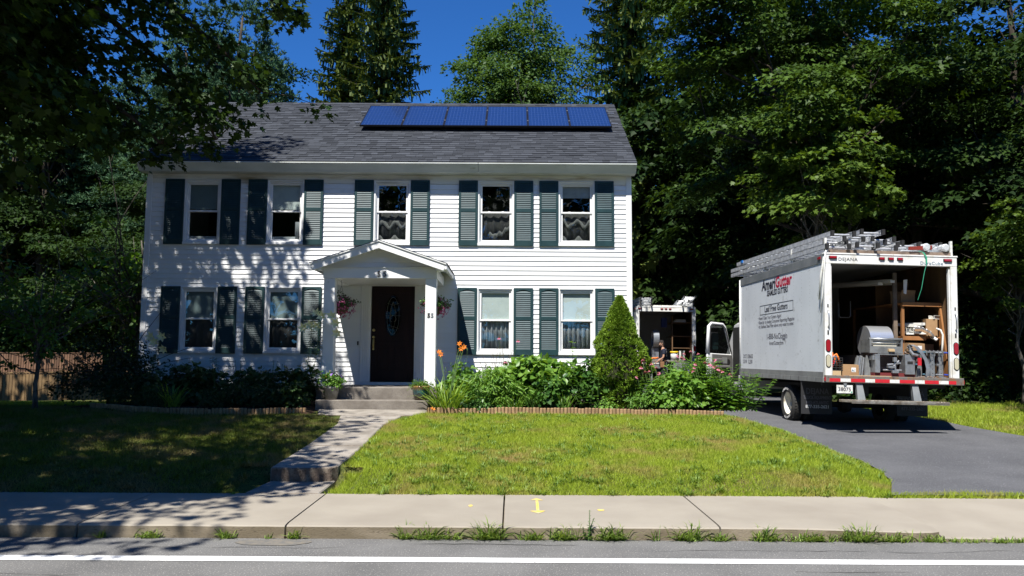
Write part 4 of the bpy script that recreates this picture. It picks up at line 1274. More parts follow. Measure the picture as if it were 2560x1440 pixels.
# trees standing deeper in the wood, row after row
far = [(-34, 44), (-28, 48), (-21, 46), (-16, 50), (-11.5, 45), (10, 47), (14.5, 44), (19, 48), (24, 42), (29, 47), (23.5, 33), (28, 36), (34, 40), (15.5, 34.5), (20, 38.5), (12.0, 36), (34, 50), (40, 46), (-40, 50)]
for k, (x, y) in enumerate(far):
    lab = ('tree of the dark wood beyond the left fences' if x < 0 else 'tree of the dark wood right of the driveway')
    tree('wood_tree', lab, (x, y, 1.0), mapC[0], mapC[1], 1.25 if x > 0 else 1.1, k * 1.3, 'trees of the wood at the left' if x < 0 else 'trees of the wood at the right')
# far wood as one mass behind all: hidden below the ridge in the middle
xs_ = []
for k in range(7600):
    x = rng.uniform(-75, 75); y = rng.uniform(50, 66)
    hmax = 10.0 if -17 < x < 9 else 17
    xs_.append((x, y, .6 + (hmax + 3 * noise.noise(Vector((x * .15, y * .1, 0)))) * rng.random() ** 1.2))
C = np.array(xs_); dd = norm(rng.normal(0, 1, C.shape))
P, N, D, S = spray_points(C, rng.uniform(1.2, 2.4, len(C)), dd, 10, 1.15, flat=.3, jit=.7)
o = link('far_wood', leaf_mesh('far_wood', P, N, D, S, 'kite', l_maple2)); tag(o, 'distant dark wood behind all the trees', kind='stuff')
# undergrowth along the wood edges
def under(name, label, pts, size, per, rr, lmat, tm='kite', fl=.5):
    C = np.array(pts); dd = norm(rng.normal(0, 1, C.shape)); dd[:, 2] = abs(dd[:, 2])
    P, N, D, S = spray_points(C, rng.uniform(rr[0], rr[1], len(C)), dd, per, size, flat=fl, jit=.6)
    o = link(name, leaf_mesh(name, P, N, D, S, tm, lmat)); tag(o, label, kind='stuff'); return o
under('undergrowth', 'leafy undergrowth along the wood edge right of the trucks', [(rng.uniform(9.2, 20), rng.uniform(21.5, 27), .4 + 2.6 * rng.random() ** 1.5) for _ in range(420)], .15, 34, (.25, .6), l_maple2, 'lobed')
under('undergrowth', 'leafy undergrowth along the wood edge behind the left fences', [(rng.uniform(-27, -10.5), rng.uniform(33.5, 38), .4 + 3.8 * rng.random() ** 1.3) for _ in range(420)], .17, 34, (.3, .7), l_maple2, 'lobed')

under('undergrowth', 'dark thicket across the back of the driveway', [(rng.uniform(2, 24), rng.uniform(46, 50), .5 + 4.0 * rng.random()) for _ in range(420)], .45, 26, (.6, 1.2), l_maple2)
under('undergrowth', 'dark thicket deep behind the left fences', [(rng.uniform(-34, -8), rng.uniform(40, 47), .5 + 4.5 * rng.random()) for _ in range(420)], .45, 26, (.6, 1.2), l_maple2)

# the big maple in front: trunk left of the frame, crown over the left lawn
F_ = 1990.0
def proj(p):
    v = cam.matrix_world.inverted() @ Vector(p)
    return 1280 + F_ * v.x / -v.z, 720 - F_ * v.y / -v.z
bx, by = -10.2, 7.6
g5 = np.random.default_rng(55)
Cs = []
tries = 0
while len(Cs) < 950 and tries < 60000:
    tries += 1
    d = norm(g5.normal(0, 1, (1, 3)))[0]
    r = (.25 + .75 * g5.random() ** .6) * (1 + .3 * noise.noise(Vector(d) * 2.3))
    p = np.array([bx + .3, by, 9.2]) + d * r * np.array([6.9, 7.6, 4.6])
    if 560 < len(Cs) <= 650: p = np.array([g5.uniform(-13, -6.0), g5.uniform(9.8, 14.2), g5.uniform(9.0, 13.5)])
    elif 650 < len(Cs) <= 670: p = np.array([g5.uniform(-10, -5.0), g5.uniform(2.0, 4.4), g5.uniform(7.0, 9.6)])
    elif 670 < len(Cs) <= 735:
        x_ = g5.uniform(-9.5, -4.0); y_ = 5.7 + (x_ + 3.4) * .52
        p = np.array([x_, max(3.6, y_) + g5.uniform(.35, 2.0), g5.uniform(5.7, 6.5)])
    elif len(Cs) > 735:
        p = np.array([g5.uniform(-12.5, -6.0), g5.uniform(9.0, 12.6), g5.uniform(3.0, 8.4)])
    if p[2] < 4.4: continue
    if not (670 < len(Cs) <= 735) and p[0] > -4.55 - .21 * max(0, p[1] - 4.2) + .22 * g5.normal(): continue
    # keep the crown's lower boughs above the line of sight to the house and lawn
    if p[1] > 1.5:
        q = proj(p)
        lim = 330 + 60 * noise.noise(Vector((q[1] * .006, 0, 3)))
        rad_px = .8 * F_ / max(2, p[1])
        if q[1] + rad_px * .5 > 0 and q[0] + rad_px * .6 > lim and not (q[0] < 620 and q[1] < 60): continue
    Cs.append(p)
Cs = np.array(Cs)
Od = norm(Cs - np.array([bx, by, 8.0]))
Rr = g5.uniform(.45, 1.0, len(Cs))
P1, N1, D1, S1 = spray_points(Cs, Rr, Od, 74, .15, flat=.16, droop=.2)
# boughs that hang in front of the roof's left end
limbs = [
 [(-8.6, 10.2, 7.6), (-7.2, 11.3, 7.5), (-6.35, 12.0, 6.95), (-5.6, 12.3, 6.3), (-5.05, 12.5, 5.7), (-4.8, 12.6, 5.15)],
 [(-8.6, 10.2, 7.6), (-7.0, 11.2, 7.75), (-6.0, 12.0, 7.6), (-5.2, 12.3, 7.0), (-4.6, 12.5, 6.5), (-4.1, 12.6, 5.95)],
 [(-8.6, 10.2, 7.6), (-6.7, 10.9, 8.1), (-5.4, 11.6, 8.0), (-4.4, 12.0, 7.6), (-3.75, 12.2, 7.25)],
 [(-8.4, 10.3, 7.0), (-7.3, 11.2, 6.4), (-6.5, 11.9, 5.7), (-6.0, 12.2, 5.4), (-5.55, 12.3, 5.0)],
 [(-8.4, 10.3, 7.2), (-7.4, 11.0, 6.9), (-6.8, 11.6, 6.4), (-6.4, 11.8, 5.7)],
]
Cb, Rb_ = [], []
for L in limbs:
    for a, b in zip(L[1:-1], L[2:]):
        a, b = Vector(a), Vector(b)
        for q in range(9):
            p = a.lerp(b, g5.random()) + Vector((g5.normal(0, .30), g5.normal(0, .45), g5.normal(-.02, .24)))
            Cb.append(tuple(p)); Rb_.append(g5.uniform(.16, .40))
    for q in range(4):
        Cb.append(tuple(Vector(L[-1]) + Vector((g5.normal(0, .2), g5.normal(0, .3), g5.normal(.05, .15))))); Rb_.append(g5.uniform(.15, .3))
Cb = np.array(Cb); Ob = norm(Cb - np.array([-8.6, 10.2, 8.0]))
P2, N2, D2, S2 = spray_points(Cb, np.array(Rb_), Ob, 32, .112, flat=.35, droop=.4, jit=.55)
P, N, D, S = [np.concatenate(q) for q in ((P1, P2), (N1, N2), (D1, D2), (S1, S2))]
t = thing('maple_tree', 'big maple in front at the left, its boughs hanging before the roof', 'tree', (bx, by, .25))
link('crown', leaf_mesh('front_maple_crown', P - np.array([bx, by, .25]), N, D, S, 'maple', l_front), t)
w = MB(Matrix.Translation((-bx, -by, -.25)))
w.tube([(bx, by, -.2), (bx + .05, by, 1.2), (bx + .1, by + .1, 3.2), (bx + .2, by + .2, 5.2), (bx + .3, by + .3, 8), (bx + .2, by + .2, 11.5)], [.52, .40, .36, .32, .22, .08], 14)
w.tube([(bx + .1, by + .1, 3.6), (-9.6, 9.4, 6.0), (-8.6, 10.2, 7.4)], [.20, .13, .07], 9)
for L in limbs: w.tube(L, [.06 * (1 - k / len(L)) + .010 for k in range(len(L))], 7, caps=False)
for k in range(0, len(Cs), 9):
    e = Vector(Cs[k]); a = Vector((bx + .2, by + .2, min(10.5, max(4.5, e.z * .7)))); mid = a.lerp(e, .5) + Vector((0, 0, .4))
    w.tube([a, mid, e], [.10, .06, .012], 5, caps=False)
for k in range(0, len(Cb), 3):
    e = Vector(Cb[k]); best = min((Vector(q) for L in limbs for q in L), key=lambda q: (q - e).length)
    w.tube([best, best.lerp(e, .5) + Vector((0, 0, .05)), e], [.012, .008, .004], 4, caps=False)
w.build('trunk', m_bark, t, smooth=True, recalc=False)

# sapling before the fence
sC, sd = crown_pts((0, 0, 1.75), (1.05, .8, .95), 62, shell=.35, lump=.5, seed=71)
P, N, D, S = spray_points(sC, np.random.default_rng(2).uniform(.12, .30, len(sC)), sd, 26, .085, flat=.2, droop=.2)
lo_ = []
scm = leaf_mesh('sapling_crown', P, N, D, S, 'oval', l_light)
swm = wood((0, 0, -.05), (0, 0, 2.3), .045, .01, [tuple(sC[i]) for i in range(0, 62, 4)], 6, wob=.05, start=.3).mesh('sapling_trunk', m_barkg, smooth=True, recalc=False)
tree('sapling', 'slender young tree with light leaves in front of the left fence', (-8.62, 14.55, .68), scm, swm, 1.0)
tree('sapling', 'leafy young tree in shade behind the slender one at the far left', (-12.9, 19.0, .6), scm, swm, 1.5, 2.0)
tree('sapling', 'light leaved young tree right at the left corner of the house', (-8.9, 19.0, .55), scm, swm, 1.7, 4.0)
# big dark shrub at the house corner
shC, shd = crown_pts((0, 0, .55), (.95, .75, .62), 90, shell=.6, lump=.2, seed=81, zmin=-.5)
P, N, D, S = spray_points(shC, np.full(len(shC), .22), shd, 44, .055, flat=.5, droop=.1, jit=.8)
t = thing('dark_shrub', 'large dark rounded shrub at the left corner of the house', 'shrub', (-7.75, 15.45, .70))
link('foliage', leaf_mesh('dark_shrub_foliage', P, N, D, S, 'oval', l_dark), t)
link('stems', wood((0, 0, -.05), (0, 0, .6), .04, .01, [tuple(shC[i]) for i in range(0, 90, 7)], 3, wob=.05, start=.1).mesh('shrub_stems', m_bark, recalc=False), t)

# trees across the road, behind the camera: the windows mirror them
for k, (x, y, s) in enumerate([(-24, -15, 1.15), (-17.5, -18, 1.3), (-11.5, -15.5, 1.1), (-5.2, -19, 1.3), (1.0, -16, 1.05), (7.5, -19, 1.3), (14, -16, 1.15), (21, -18, 1.3)]):
    tree('street_tree', 'maple across the road, mirrored in the window panes', (x, y, 0), mapC[0], mapC[1], s, k * 1.7, 'maples across the road')
# ------------------------------------------------------------------ garden plants
g_strap = leaf_mat('strap_leaves', (.13, .25, .03), (.30, .43, .08), trans=.35, rough=.4, spec=.4)
g_broad = leaf_mat('broad_leaves', (.09, .21, .03), (.21, .36, .055), trans=.35, rough=.4, spec=.35)
g_deep = leaf_mat('deep_green_leaves', (.045, .12, .025), (.10, .21, .04), trans=.3, rough=.4, spec=.4)
g_cone = leaf_mat('coneflower_leaves', (.075, .185, .026), (.17, .32, .05), trans=.35, rough=.42, spec=.35)
g_shade = leaf_mat('shade_darkened_leaves', (.022, .055, .015), (.06, .11, .03), trans=.25, rough=.45, spec=.35)  # leaf colour darkened to carry the shade on left bed and basket
g_spr = leaf_mat('dwarf_spruce_needles', (.06, .13, .012), (.20, .31, .03), trans=.15, rough=.55, spec=.2, dry=((.10, .065, .02), 2.2, .60, .78))
g_dry = leaf_mat('dry_stems', (.09, .07, .03), (.20, .17, .08), trans=.2)
m_stem = mat('green_stem', (.07, .13, .03), .6)
m_pink = leaf_mat('pink_petals', (.62, .16, .27), (.80, .34, .46), trans=.3, rough=.6, spec=.2, tcol=(1, .8, .9))
m_conec = mat('orange_brown_cone', (.20, .06, .02), .8, bump=.6)
m_orange = leaf_mat('orange_petals', (.85, .20, .02), (.92, .34, .05), trans=.3, tcol=(1, .8, .6), spec=.2)
m_cream = leaf_mat('cream_petals', (.80, .80, .42), (.88, .88, .62), trans=.3, tcol=(1, 1, .8), spec=.2)
m_magenta = leaf_mat('magenta_petals', (.30, .035, .10), (.55, .16, .30), trans=.25, tcol=(1, .7, .8), spec=.2)
m_yel = leaf_mat('yellow_petals', (.80, .50, .04), (.85, .62, .10), trans=.2, tcol=(1, .9, .6), spec=.2)
m_purple = leaf_mat('purple_florets', (.22, .09, .45), (.35, .2, .6), trans=.2, tcol=(.9, .8, 1), spec=.2)

def bz(x, y): return lawn_z(x, y) + .045
def strap_me(name, n, h, spread, w, mt, base=.10, up=.9):
    a = rng.random(n) * 2 * PI; r = base * np.sqrt(rng.random(n))
    P = np.stack([np.cos(a) * r, np.sin(a) * r, np.zeros(n)], 1)
    a2 = a + rng.normal(0, .5, n)
    O = np.stack([np.cos(a2), np.sin(a2), np.zeros(n)], 1)
    D = O * (spread * rng.random(n))[:, None] + np.array([0, 0, up])
    S = h * rng.uniform(.55, 1.1, n)
    return leaf_mesh(name, P, O + 1e-3, D, S, 'strap', mt, W=w / S)
def bush_me(name, rad, n, per, size, tm, mt, cz=None, shell=.6, lump=.3, sr=(.06, .14), jit=.55, flat=.35, seed=1, zmin=-.9):
    C, d = crown_pts((0, 0, rad[2] * .95 if cz is None else cz), rad, n, shell=shell, lump=lump, seed=seed, zmin=zmin)
    P, N, D, S = spray_points(C, np.random.default_rng(seed).uniform(sr[0], sr[1], len(C)), d, per, size, flat=flat, droop=.2, jit=jit)
    k = P[:, 2] > .0
    return leaf_mesh(name, P[k], N[k], D[k], S[k], tm, mt)
def stems_me(name, stems, gap, size, tm, mt, whorl=2, taper=.45, droop=-.15, start=.1, W=1.0):
    """stems: list of (base, top) ; returns leaf mesh and stem MB"""
    P, D, N, S = [], [], [], []; mb = MB()
    for b, t in stems:
        b, t = np.array(b, float), np.array(t, float); L = np.linalg.norm(t - b); k = max(2, int(L * (1 - start) / gap))
        mb.tube([b, b + (t - b) * .5 + np.array([rng.normal(0, .01), rng.normal(0, .01), 0]), t], [.006, .005, .003], 4, caps=False)
        a0 = rng.random() * 6
        for i in range(k):
            s = start + (1 - start) * (i + .5) / k
            for w in range(whorl):
                a = a0 + i * 1.57 + 2 * PI * w / whorl + rng.normal(0, .25)
                P.append(b + (t - b) * s); o = np.array([math.cos(a), math.sin(a), 0])
                D.append(o + np.array([0, 0, .35 + droop + rng.normal(0, .2)])); N.append(np.array([0, 0, 1.]) - o * .2 + rng.normal(0, .15, 3))
                S.append(size * (1 - taper * s) * rng.uniform(.7, 1.2))
    S = np.array(S)
    return leaf_mesh(name, np.array(P), np.array(N), np.array(D), S, tm, mt, W=np.full(len(S), W)), mb
def plant(name, label, cat, x, y, me, z=None, group=None, part='foliage', rz=0, scale=1.0):
    t = thing(name, label, cat, (x, y, bz(x, y) if z is None else z), (0, 0, rz), group)
    link(part, me, t, scale=scale)
    return t
# blooms
def coneflower():
    n = 13; a = np.arange(n) * 2 * PI / n + rng.normal(0, .08, n)
    O = np.stack([np.cos(a), np.sin(a), np.zeros(n)], 1)
    me = leaf_mesh('petals', O * .008, np.tile([0, 0, 1.], (n, 1)) + O * .6, O + np.array([0, 0, -.55]), np.full(n, .042), 'oval', m_pink, W=np.full(n, .5))
    m = MB(); m.lathe([(0, .020), (.010, .018), (.015, .010), (.016, 0), (.010, -.008), (0, -.010)], n=9); cm = m.mesh('cone', m_conec)
    return me, cm
cf_p, cf_c = coneflower()
def lily(mt, s=.09, n=6, cup=.8):
    a = np.arange(n) * 2 * PI / n
    O = np.stack([np.cos(a), np.sin(a), np.zeros(n)], 1)
    return leaf_mesh('petals', O * .008, -O * .4 + np.array([0, 0, 1.]) * .9, O + np.array([0, 0, cup]), np.full(n, s), 'oval', mt, W=np.full(n, .62))
lily_o = lily(m_orange, .062, cup=.6); lily_c = lily(m_cream, .13, cup=1.1)

# --- right bed
x, y = -1.15, 14.45
t = plant('daylily_clump', 'arching strap leaved daylilies with orange blooms beside the blue pot', 'daylilies', x, y, strap_me('strap', 170, .66, .95, .020, g_strap, .26), part='leaves')
O = Vector(t.location)
for (bx_, by_, bz_, rx, ry) in ((-1.36, 14.95, 1.77, .9, .3), (-1.32, 14.92, 1.73, 1.3, -.5), (-.98, 15.05, 1.93, 1.0, -.4), (-.90, 15.03, 1.87, 1.2, .5), (-.95, 15.0, 1.84, 1.4, 0), (-1.38, 14.08, .76, .4, .4)):
    s = MB()
    if bz_ > 1: s.tube([(x - O.x, y - O.y, 0), ((bx_ - x) * .5, (by_ - y) * .5, (bz_ - O.z) * .6), (bx_ - O.x, by_ - O.y, bz_ - O.z - .02)], [.006, .005, .004], 5); s.build('flower_stem', m_stem, t, smooth=True)
    link('flower', lily_o, t, (bx_ - O.x, by_ - O.y, bz_ - O.z), (rx, ry, 0), .92)
for k in range(5):
    s = MB(); bx_, bz_ = -1.25 + .1 * k, 1.45 + .09 * k
    s.tube([(bx_ - O.x, 14.9 - O.y, bz_ - O.z - .6), (bx_ + .02 - O.x, 14.92 - O.y, bz_ - O.z)], .003, 4); s.lathe([(0, .05), (.008, .03), (.01, .0), (0, -.02)], (bx_ + .02 - O.x, 14.92 - O.y, bz_ - O.z), 6); s.build('bud', m_stem, t)
me, sm_ = stems_me('leaves', [((0, 0, 0), (.08, .02, .62)), ((.05, .08, 0), (.22, .10, .58)), ((-.05, .03, 0), (-.12, .05, .5)), ((.02, -.04, 0), (.02, -.12, .42))], .085, .24, 'oval', g_deep, droop=-.55, W=.72)
t = plant('milkweed', 'dark large leaved plant with drooping leaves right of the daylilies', 'plant', -.70, 14.75, me, part='leaves'); sm_.build('stem', m_stem, t)
st = [((rng.normal(0, .10), rng.normal(0, .08), 0), (rng.normal(0, .22), rng.normal(0, .15), rng.uniform(.7, 1.15))) for _ in range(16)]
me, sm_ = stems_me('leaves', st, .11, .07, 'lance', g_dry, whorl=1, W=.7)
t = plant('wispy_plant', 'thin wispy seed stems with two pink flowers before the lower window', 'plant', -.22, 15.35, me, part='leaves'); sm_.build('stems', mat('dry_stem', (.16, .12, .06), .8), t)
for q in ((-.24, 15.2, 2.05), (.12, 15.2, 2.0), (-.12, 15.3, 1.6)):
    o = link('flower', cf_p, t, (q[0] + .22, q[1] - 15.35, q[2] - t.location.z), (.3, 0, 0)); link('cone', cf_c, o)
    s = MB(); s.tube([(0, 0, 0), (q[0] + .22, q[1] - 15.35, q[2] - t.location.z)], .003, 4); s.build('flower_stem', m_stem, t)
plant('leafy_perennial', 'low light green leafy clump left of the hydrangea', 'plant', -.32, 14.68, bush_me('foliage', (.50, .32, .36), 110, 24, .10, 'lance', g_broad, seed=3, jit=.7))
plant('leafy_perennial', 'dark green clump close behind the edging under the milkweed', 'plant', -.62, 14.42, bush_me('foliage', (.20, .14, .16), 26, 18, .07, 'oval', g_deep, seed=4))
plant('hydrangea', 'rounded light green hydrangea bush before the lower window', 'shrub', .42, 15.25, bush_me('foliage', (.80, .5, .47), 190, 20, .125, 'oval', g_broad, seed=6, cz=.46, sr=(.08, .16)))
plant('strap_leaved_plant', 'blue green iris blades in front of the hydrangea', 'plant', .42, 14.55, strap_me('leaves', 60, .42, .5, .018, g_deep, .14, up=1.2), part='leaves')
plant('strap_leaved_plant', 'upright narrow blades right of the iris, by the edging', 'plant', .95, 14.55, strap_me('leaves', 55, .40, .45, .013, g_broad, .12, up=1.3), part='leaves')
plant('leafy_perennial', 'broad leaved green plant below the hydrangea', 'plant', .68, 14.75, bush_me('foliage', (.34, .24, .30), 42, 16, .11, 'oval', g_deep, seed=8))
me, sm_ = stems_me('leaves', [((0, 0, 0), (.03, 0, 1.26))], .085, .17, 'oval', g_broad, whorl=2, droop=-.2, start=.12, W=.75)
t = plant('tall_milkweed', 'tall single stemmed milkweed left of the conical spruce', 'plant', 1.12, 15.0, me, part='leaves'); sm_.build('stem', m_stem, t)
st = [((rng.normal(0, .12), rng.normal(0, .08), 0), (rng.normal(0, .24), rng.normal(0, .14), rng.uniform(.45, .85))) for _ in range(9)]
me, sm_ = stems_me('leaves', st, .10, .16, 'oval', g_deep, droop=-.3, W=.7)
t = plant('milkweed', 'cluster of broad leaved milkweed stems at the foot of the spruce', 'plant', 1.32, 14.85, me, part='leaves'); sm_.build('stem', m_stem, t)
plant('seedling', 'small pale green seedling in the mulch below the spruce', 'plant', 1.72, 14.48, bush_me('foliage', (.13, .1, .12), 16, 12, .05, 'oval', g_broad, seed=10))
# conical spruce: lumpy cone of short needle sprays
def cone_me():
    H = 2.18; n = 3400
    t = rng.random(n) ** .8
    rp = np.interp(t, [0, .145, .29, .43, .54, .68, .865, 1], [.33, .42, .51, .53, .46, .34, .14, .01])
    a = rng.random(n) * 2 * PI
    L = np.array([noise.noise(Vector((math.cos(b) * 2.2, math.sin(b) * 2.2, c * 7))) for a_, b, c in zip(t, a, t)])
    r = rp * (1 + .42 * L) * (.9 + .12 * rng.random(n))
    C = np.stack([np.cos(a) * r, np.sin(a) * r, t * H], 1); O = np.stack([np.cos(a), np.sin(a), np.full(n, .55)], 1); O = norm(O)
    per = 12; PP = np.repeat(C, per, 0); DD = np.repeat(O, per, 0) + rng.normal(0, .6, (n * per, 3)); DD[:, 2] += .15
    PP = PP + rng.normal(0, .012, PP.shape); S = rng.uniform(.03, .062, n * per)
    rnd_ = np.clip(np.repeat(.5 + .8 * L + .25 * (t - .4), per) + rng.normal(0, .15, n * per), 0, 1)
    return leaf_mesh('foliage', PP, rng.normal(0, 1, PP.shape), DD, S, 'needle', g_spr, W=.016 / S, rnd=rnd_)
t = plant('conical_spruce', 'dwarf conical spruce at the right corner of the house', 'conical shrub', 2.06, 15.2, cone_me(), z=.70, scale=.98)
m = MB(); m.lathe([(.2, .1), (.32, .35), (.38, .75), (.33, 1.1), (.20, 1.5), (.05, 1.9), (0, 1.95)], n=14); m.build('inner_twigs', mat('dark_twigs', (.03, .035, .012), .95), t, smooth=True)
m = MB(); m.tube([(0, 0, -.1), (0, 0, 2.0)], [.05, .01], 6); m.build('trunk', m_bark, t)

def cone_clump(label, x, y, w, d, hmin, hmax, n, heads, seed, ls=.15):
    g = np.random.default_rng(seed)
    st = []
    for _ in range(n):
        bx_, by_ = g.normal(0, w * .3), g.normal(0, d * .3)
        h = g.uniform(hmin, hmax) * (1 - .25 * abs(bx_) / w)
        st.append(((bx_, by_, 0), (bx_ * 1.9 + g.normal(0, .05), by_ * 1.8 - .05 + g.normal(0, .05), h)))
    me, sm_ = stems_me('leaves', st, .055, ls, 'lance', g_cone, whorl=3, droop=-.25, start=.03, W=1.6, taper=.5)
    t = plant('coneflower_clump', label, 'coneflowers', x, y, me, part='leaves', group='coneflowers in the right bed'); sm_.build('stems', m_stem, t)
    O = t.location
    for (px_, py_, pz_) in heads:
        s = MB(); q = (px_ - x, py_ - y, pz_ - O.z)
        s.tube([(q[0] * .6, q[1] * .6, q[2] * .45), (q[0] * .9, q[1] * .9, q[2] * .75), q], [.005, .004, .003], 5); s.build('flower_stem', m_stem, t, smooth=True)
        sc_ = g.uniform(.8, 1.15)
        o = link('flower', cf_p, t, q, (g.normal(.25, .3), g.normal(0, .3), g.random() * 6), sc_); link('cone', cf_c, o)
    return t
def pxh(L, Y): # heads listed as (x, z) seen in front of the bed, spread in depth about Y
    return [((px - 1280) / 1990 * Y, Y + dy, 1.6 + (909 - py) / 1990 * Y) for px, py, dy in L]
cone_clump('coneflower clump with pink heads right beside the conical spruce', 2.75, 14.75, .46, .32, .42, .66, 44,
           pxh([(1573, 908, .2), (1590, 905, .1), (1612, 897, .15), (1628, 912, 0), (1600, 921, -.1), (1577, 926, .05), (1642, 921, .1), (1645, 935, 0), (1590, 945, -.1), (1624, 930, .1), (1571, 915, 0), (1606, 903, 0), (1612, 932, .0)], 14.7), 3)
plant('leafy_perennial', 'low bright green leafy clump between the two coneflower clumps', 'plant', 3.02, 14.55, bush_me('foliage', (.44, .28, .34), 90, 18, .10, 'oval', g_broad, seed=12, jit=.6))
plant('strap_leaved_plant', 'tuft of narrow upright blades in front of the right coneflowers', 'plant', 3.12, 14.38, strap_me('leaves', 80, .40, .5, .013, g_cone, .14, up=1.2), part='leaves')
plant('yellow_seedling', 'small yellow green leaf tuft at the edging', 'plant', 2.78, 14.38, bush_me('foliage', (.06, .05, .10), 8, 6, .07, 'oval', l_light, seed=14))
cone_clump('tallest coneflower clump at the right end of the bed', 3.55, 14.9, .44, .35, .66, 1.05, 46,
           pxh([(1732, 880, .2), (1713, 886, .1), (1749, 886, .15), (1703, 896, 0), (1712, 899, .1), (1700, 892, .2), (1758, 903, 0), (1753, 898, .1)], 14.9), 4, .17)
cone_clump('spreading coneflower clump at the bed end by the driveway', 3.92, 14.55, .50, .36, .46, .80, 54,
           pxh([(1765, 908, .1), (1772, 912, 0), (1778, 915, .1), (1784, 919, 0), (1790, 917, .1), (1795, 924, 0), (1807, 930, .1), (1822, 936, 0), (1741, 912, .1), (1735, 921, 0), (1797, 932, .1), (1826, 940, 0), (1792, 902, .2), (1730, 930, 0)], 14.55), 5, .17)
t = plant('blazing_star', 'two small purple flower spikes among the coneflowers', 'purple flowers', 3.15, 14.7, strap_me('leaves', 26, .34, .3, .008, g_cone, .05, up=1.2), part='leaves')
for dx_, hh in ((-.06, .62), (.10, .66)):
    m = MB(); m.tube([(dx_ * .3, 0, 0), (dx_, 0, hh)], .003, 4); m.build('flower_stem', m_stem, t)
    k = 60; a = rng.random(k) * 6.3; zz = rng.uniform(hh - .12, hh + .06, k); Pp = np.stack([dx_ + 0 * a, 0 * a, zz], 1); Dd = np.stack([np.cos(a), np.sin(a), .5 + 0 * a], 1)
    link('flower_spike', leaf_mesh('flower_spike', Pp, rng.normal(0, 1, (k, 3)), Dd, np.full(k, .022), 'kite', m_purple), t)

plant('leafy_perennial', 'leafy green plant filling the bed behind the daylilies', 'plant', -.85, 15.2, bush_me('foliage', (.42, .34, .36), 90, 18, .085, 'oval', g_cone, seed=21, cz=.36))
plant('leafy_perennial', 'mid green plant between the wispy stems and the hydrangea', 'plant', -.30, 15.2, bush_me('foliage', (.40, .34, .34), 80, 18, .09, 'lance', g_deep, seed=22, cz=.34, jit=.7))
plant('leafy_perennial', 'broad leaved plant between the hydrangea and the conical spruce', 'plant', 1.45, 15.2, bush_me('foliage', (.36, .32, .42), 70, 14, .13, 'oval', g_deep, seed=23, cz=.42, sr=(.06, .12)))
plant('leafy_perennial', 'low fine leaved plant right at the foot of the spruce', 'plant', 2.35, 14.6, bush_me('foliage', (.26, .18, .2), 40, 16, .07, 'lance', g_cone, seed=24, jit=.7))
plant('strap_leaved_plant', 'grassy tuft between the milkweed stems and the iris', 'plant', .05, 14.5, strap_me('leaves', 90, .34, .6, .013, g_broad, .16), part='leaves')
plant('leafy_perennial', 'dense green foliage behind the two right coneflower clumps', 'plant', 3.35, 15.3, bush_me('foliage', (.55, .34, .42), 120, 18, .10, 'lance', g_cone, seed=25, cz=.42, jit=.7))

# --- left bed, in shade
def lily_plant(label, x, y, stems, heads, lean=0):
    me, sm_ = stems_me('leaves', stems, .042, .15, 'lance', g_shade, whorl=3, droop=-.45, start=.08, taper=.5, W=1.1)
    t = plant('lily_plant', label, 'lilies', x, y, me, part='leaves'); sm_.build('stem', m_stem, t); O = t.location
    for hx_, hy_, hz_, rx, ry in heads:
        link('flower', lily_c, t, (hx_ - x, hy_ - y, hz_ - O.z), (rx, ry, 0))
    return t
lily_plant('tall lily with cream yellow trumpets beside the left porch column', -3.86, 14.9, [((0, 0, 0), (.12, 0, 1.5)), ((.1, .1, 0), (.28, .05, 1.62))],
           [(-3.74, 14.8, 2.26, 1.6, .3), (-3.86, 14.8, 2.20, 1.5, -.9), (-3.55, 14.85, 2.42, 1.4, .5), (-3.62, 14.8, 2.24, 1.7, .2), (-3.30, 14.95, 2.30, 1.5, .9), (-3.28, 15.0, 2.12, 1.7, .6), (-3.66, 14.9, 2.46, 1.0, -.2), (-3.38, 14.9, 2.42, 1.2, .4)])
lily_plant('leaning lily with pale trumpets at the left corner of the house', -6.95, 15.0, [((0, 0, 0), (.36, -.05, 1.22))],
           [(-6.52, 14.9, 2.03, 1.6, .2), (-6.66, 14.9, 1.93, 1.5, -.6), (-6.47, 14.9, 1.82, 2.0, .5), (-6.72, 14.9, 2.02, 1.2, -.9)])
st = [((rng.normal(0, .1), rng.normal(0, .06), 0), (rng.normal(0, .16), rng.normal(0, .08), rng.uniform(.55, .95))) for _ in range(6)]
me, sm_ = stems_me('leaves', st, .05, .13, 'lance', g_shade, whorl=3, droop=-.3, W=1.2)
t = plant('lily_plant', 'leafy lily stems without bloom below the left windows', 'lilies', -5.55, 15.0, me, part='leaves'); sm_.build('stem', m_stem, t)
plant('strap_leaved_plant', 'bright green strap leaved clump in a patch of sun in the shaded bed', 'plant', -6.15, 14.55, strap_me('leaves', 70, .55, .7, .017, g_strap, .14), part='leaves')
pos = [(-7.15, 14.95, .55), (-6.65, 15.2, .5), (-6.45, 14.5, .38), (-5.85, 15.2, .52), (-5.1, 14.75, .48), (-4.75, 15.3, .55), (-4.45, 14.7, .42), (-4.1, 15.2, .58), (-5.4, 14.45, .33), (-3.95, 14.55, .40), (-4.95, 15.5, .6), (-6.25, 15.6, .62)]
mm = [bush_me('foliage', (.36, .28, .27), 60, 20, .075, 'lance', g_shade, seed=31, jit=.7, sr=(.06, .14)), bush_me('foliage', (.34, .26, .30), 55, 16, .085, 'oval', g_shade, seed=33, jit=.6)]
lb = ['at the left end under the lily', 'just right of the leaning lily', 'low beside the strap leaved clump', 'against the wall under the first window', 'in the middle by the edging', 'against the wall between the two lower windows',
      'near the edging right of the middle', 'against the wall under the second window', 'lowest one behind the edging', 'in the right corner by the steps', 'tallest against the wall in the middle', 'tallest against the wall at the left']
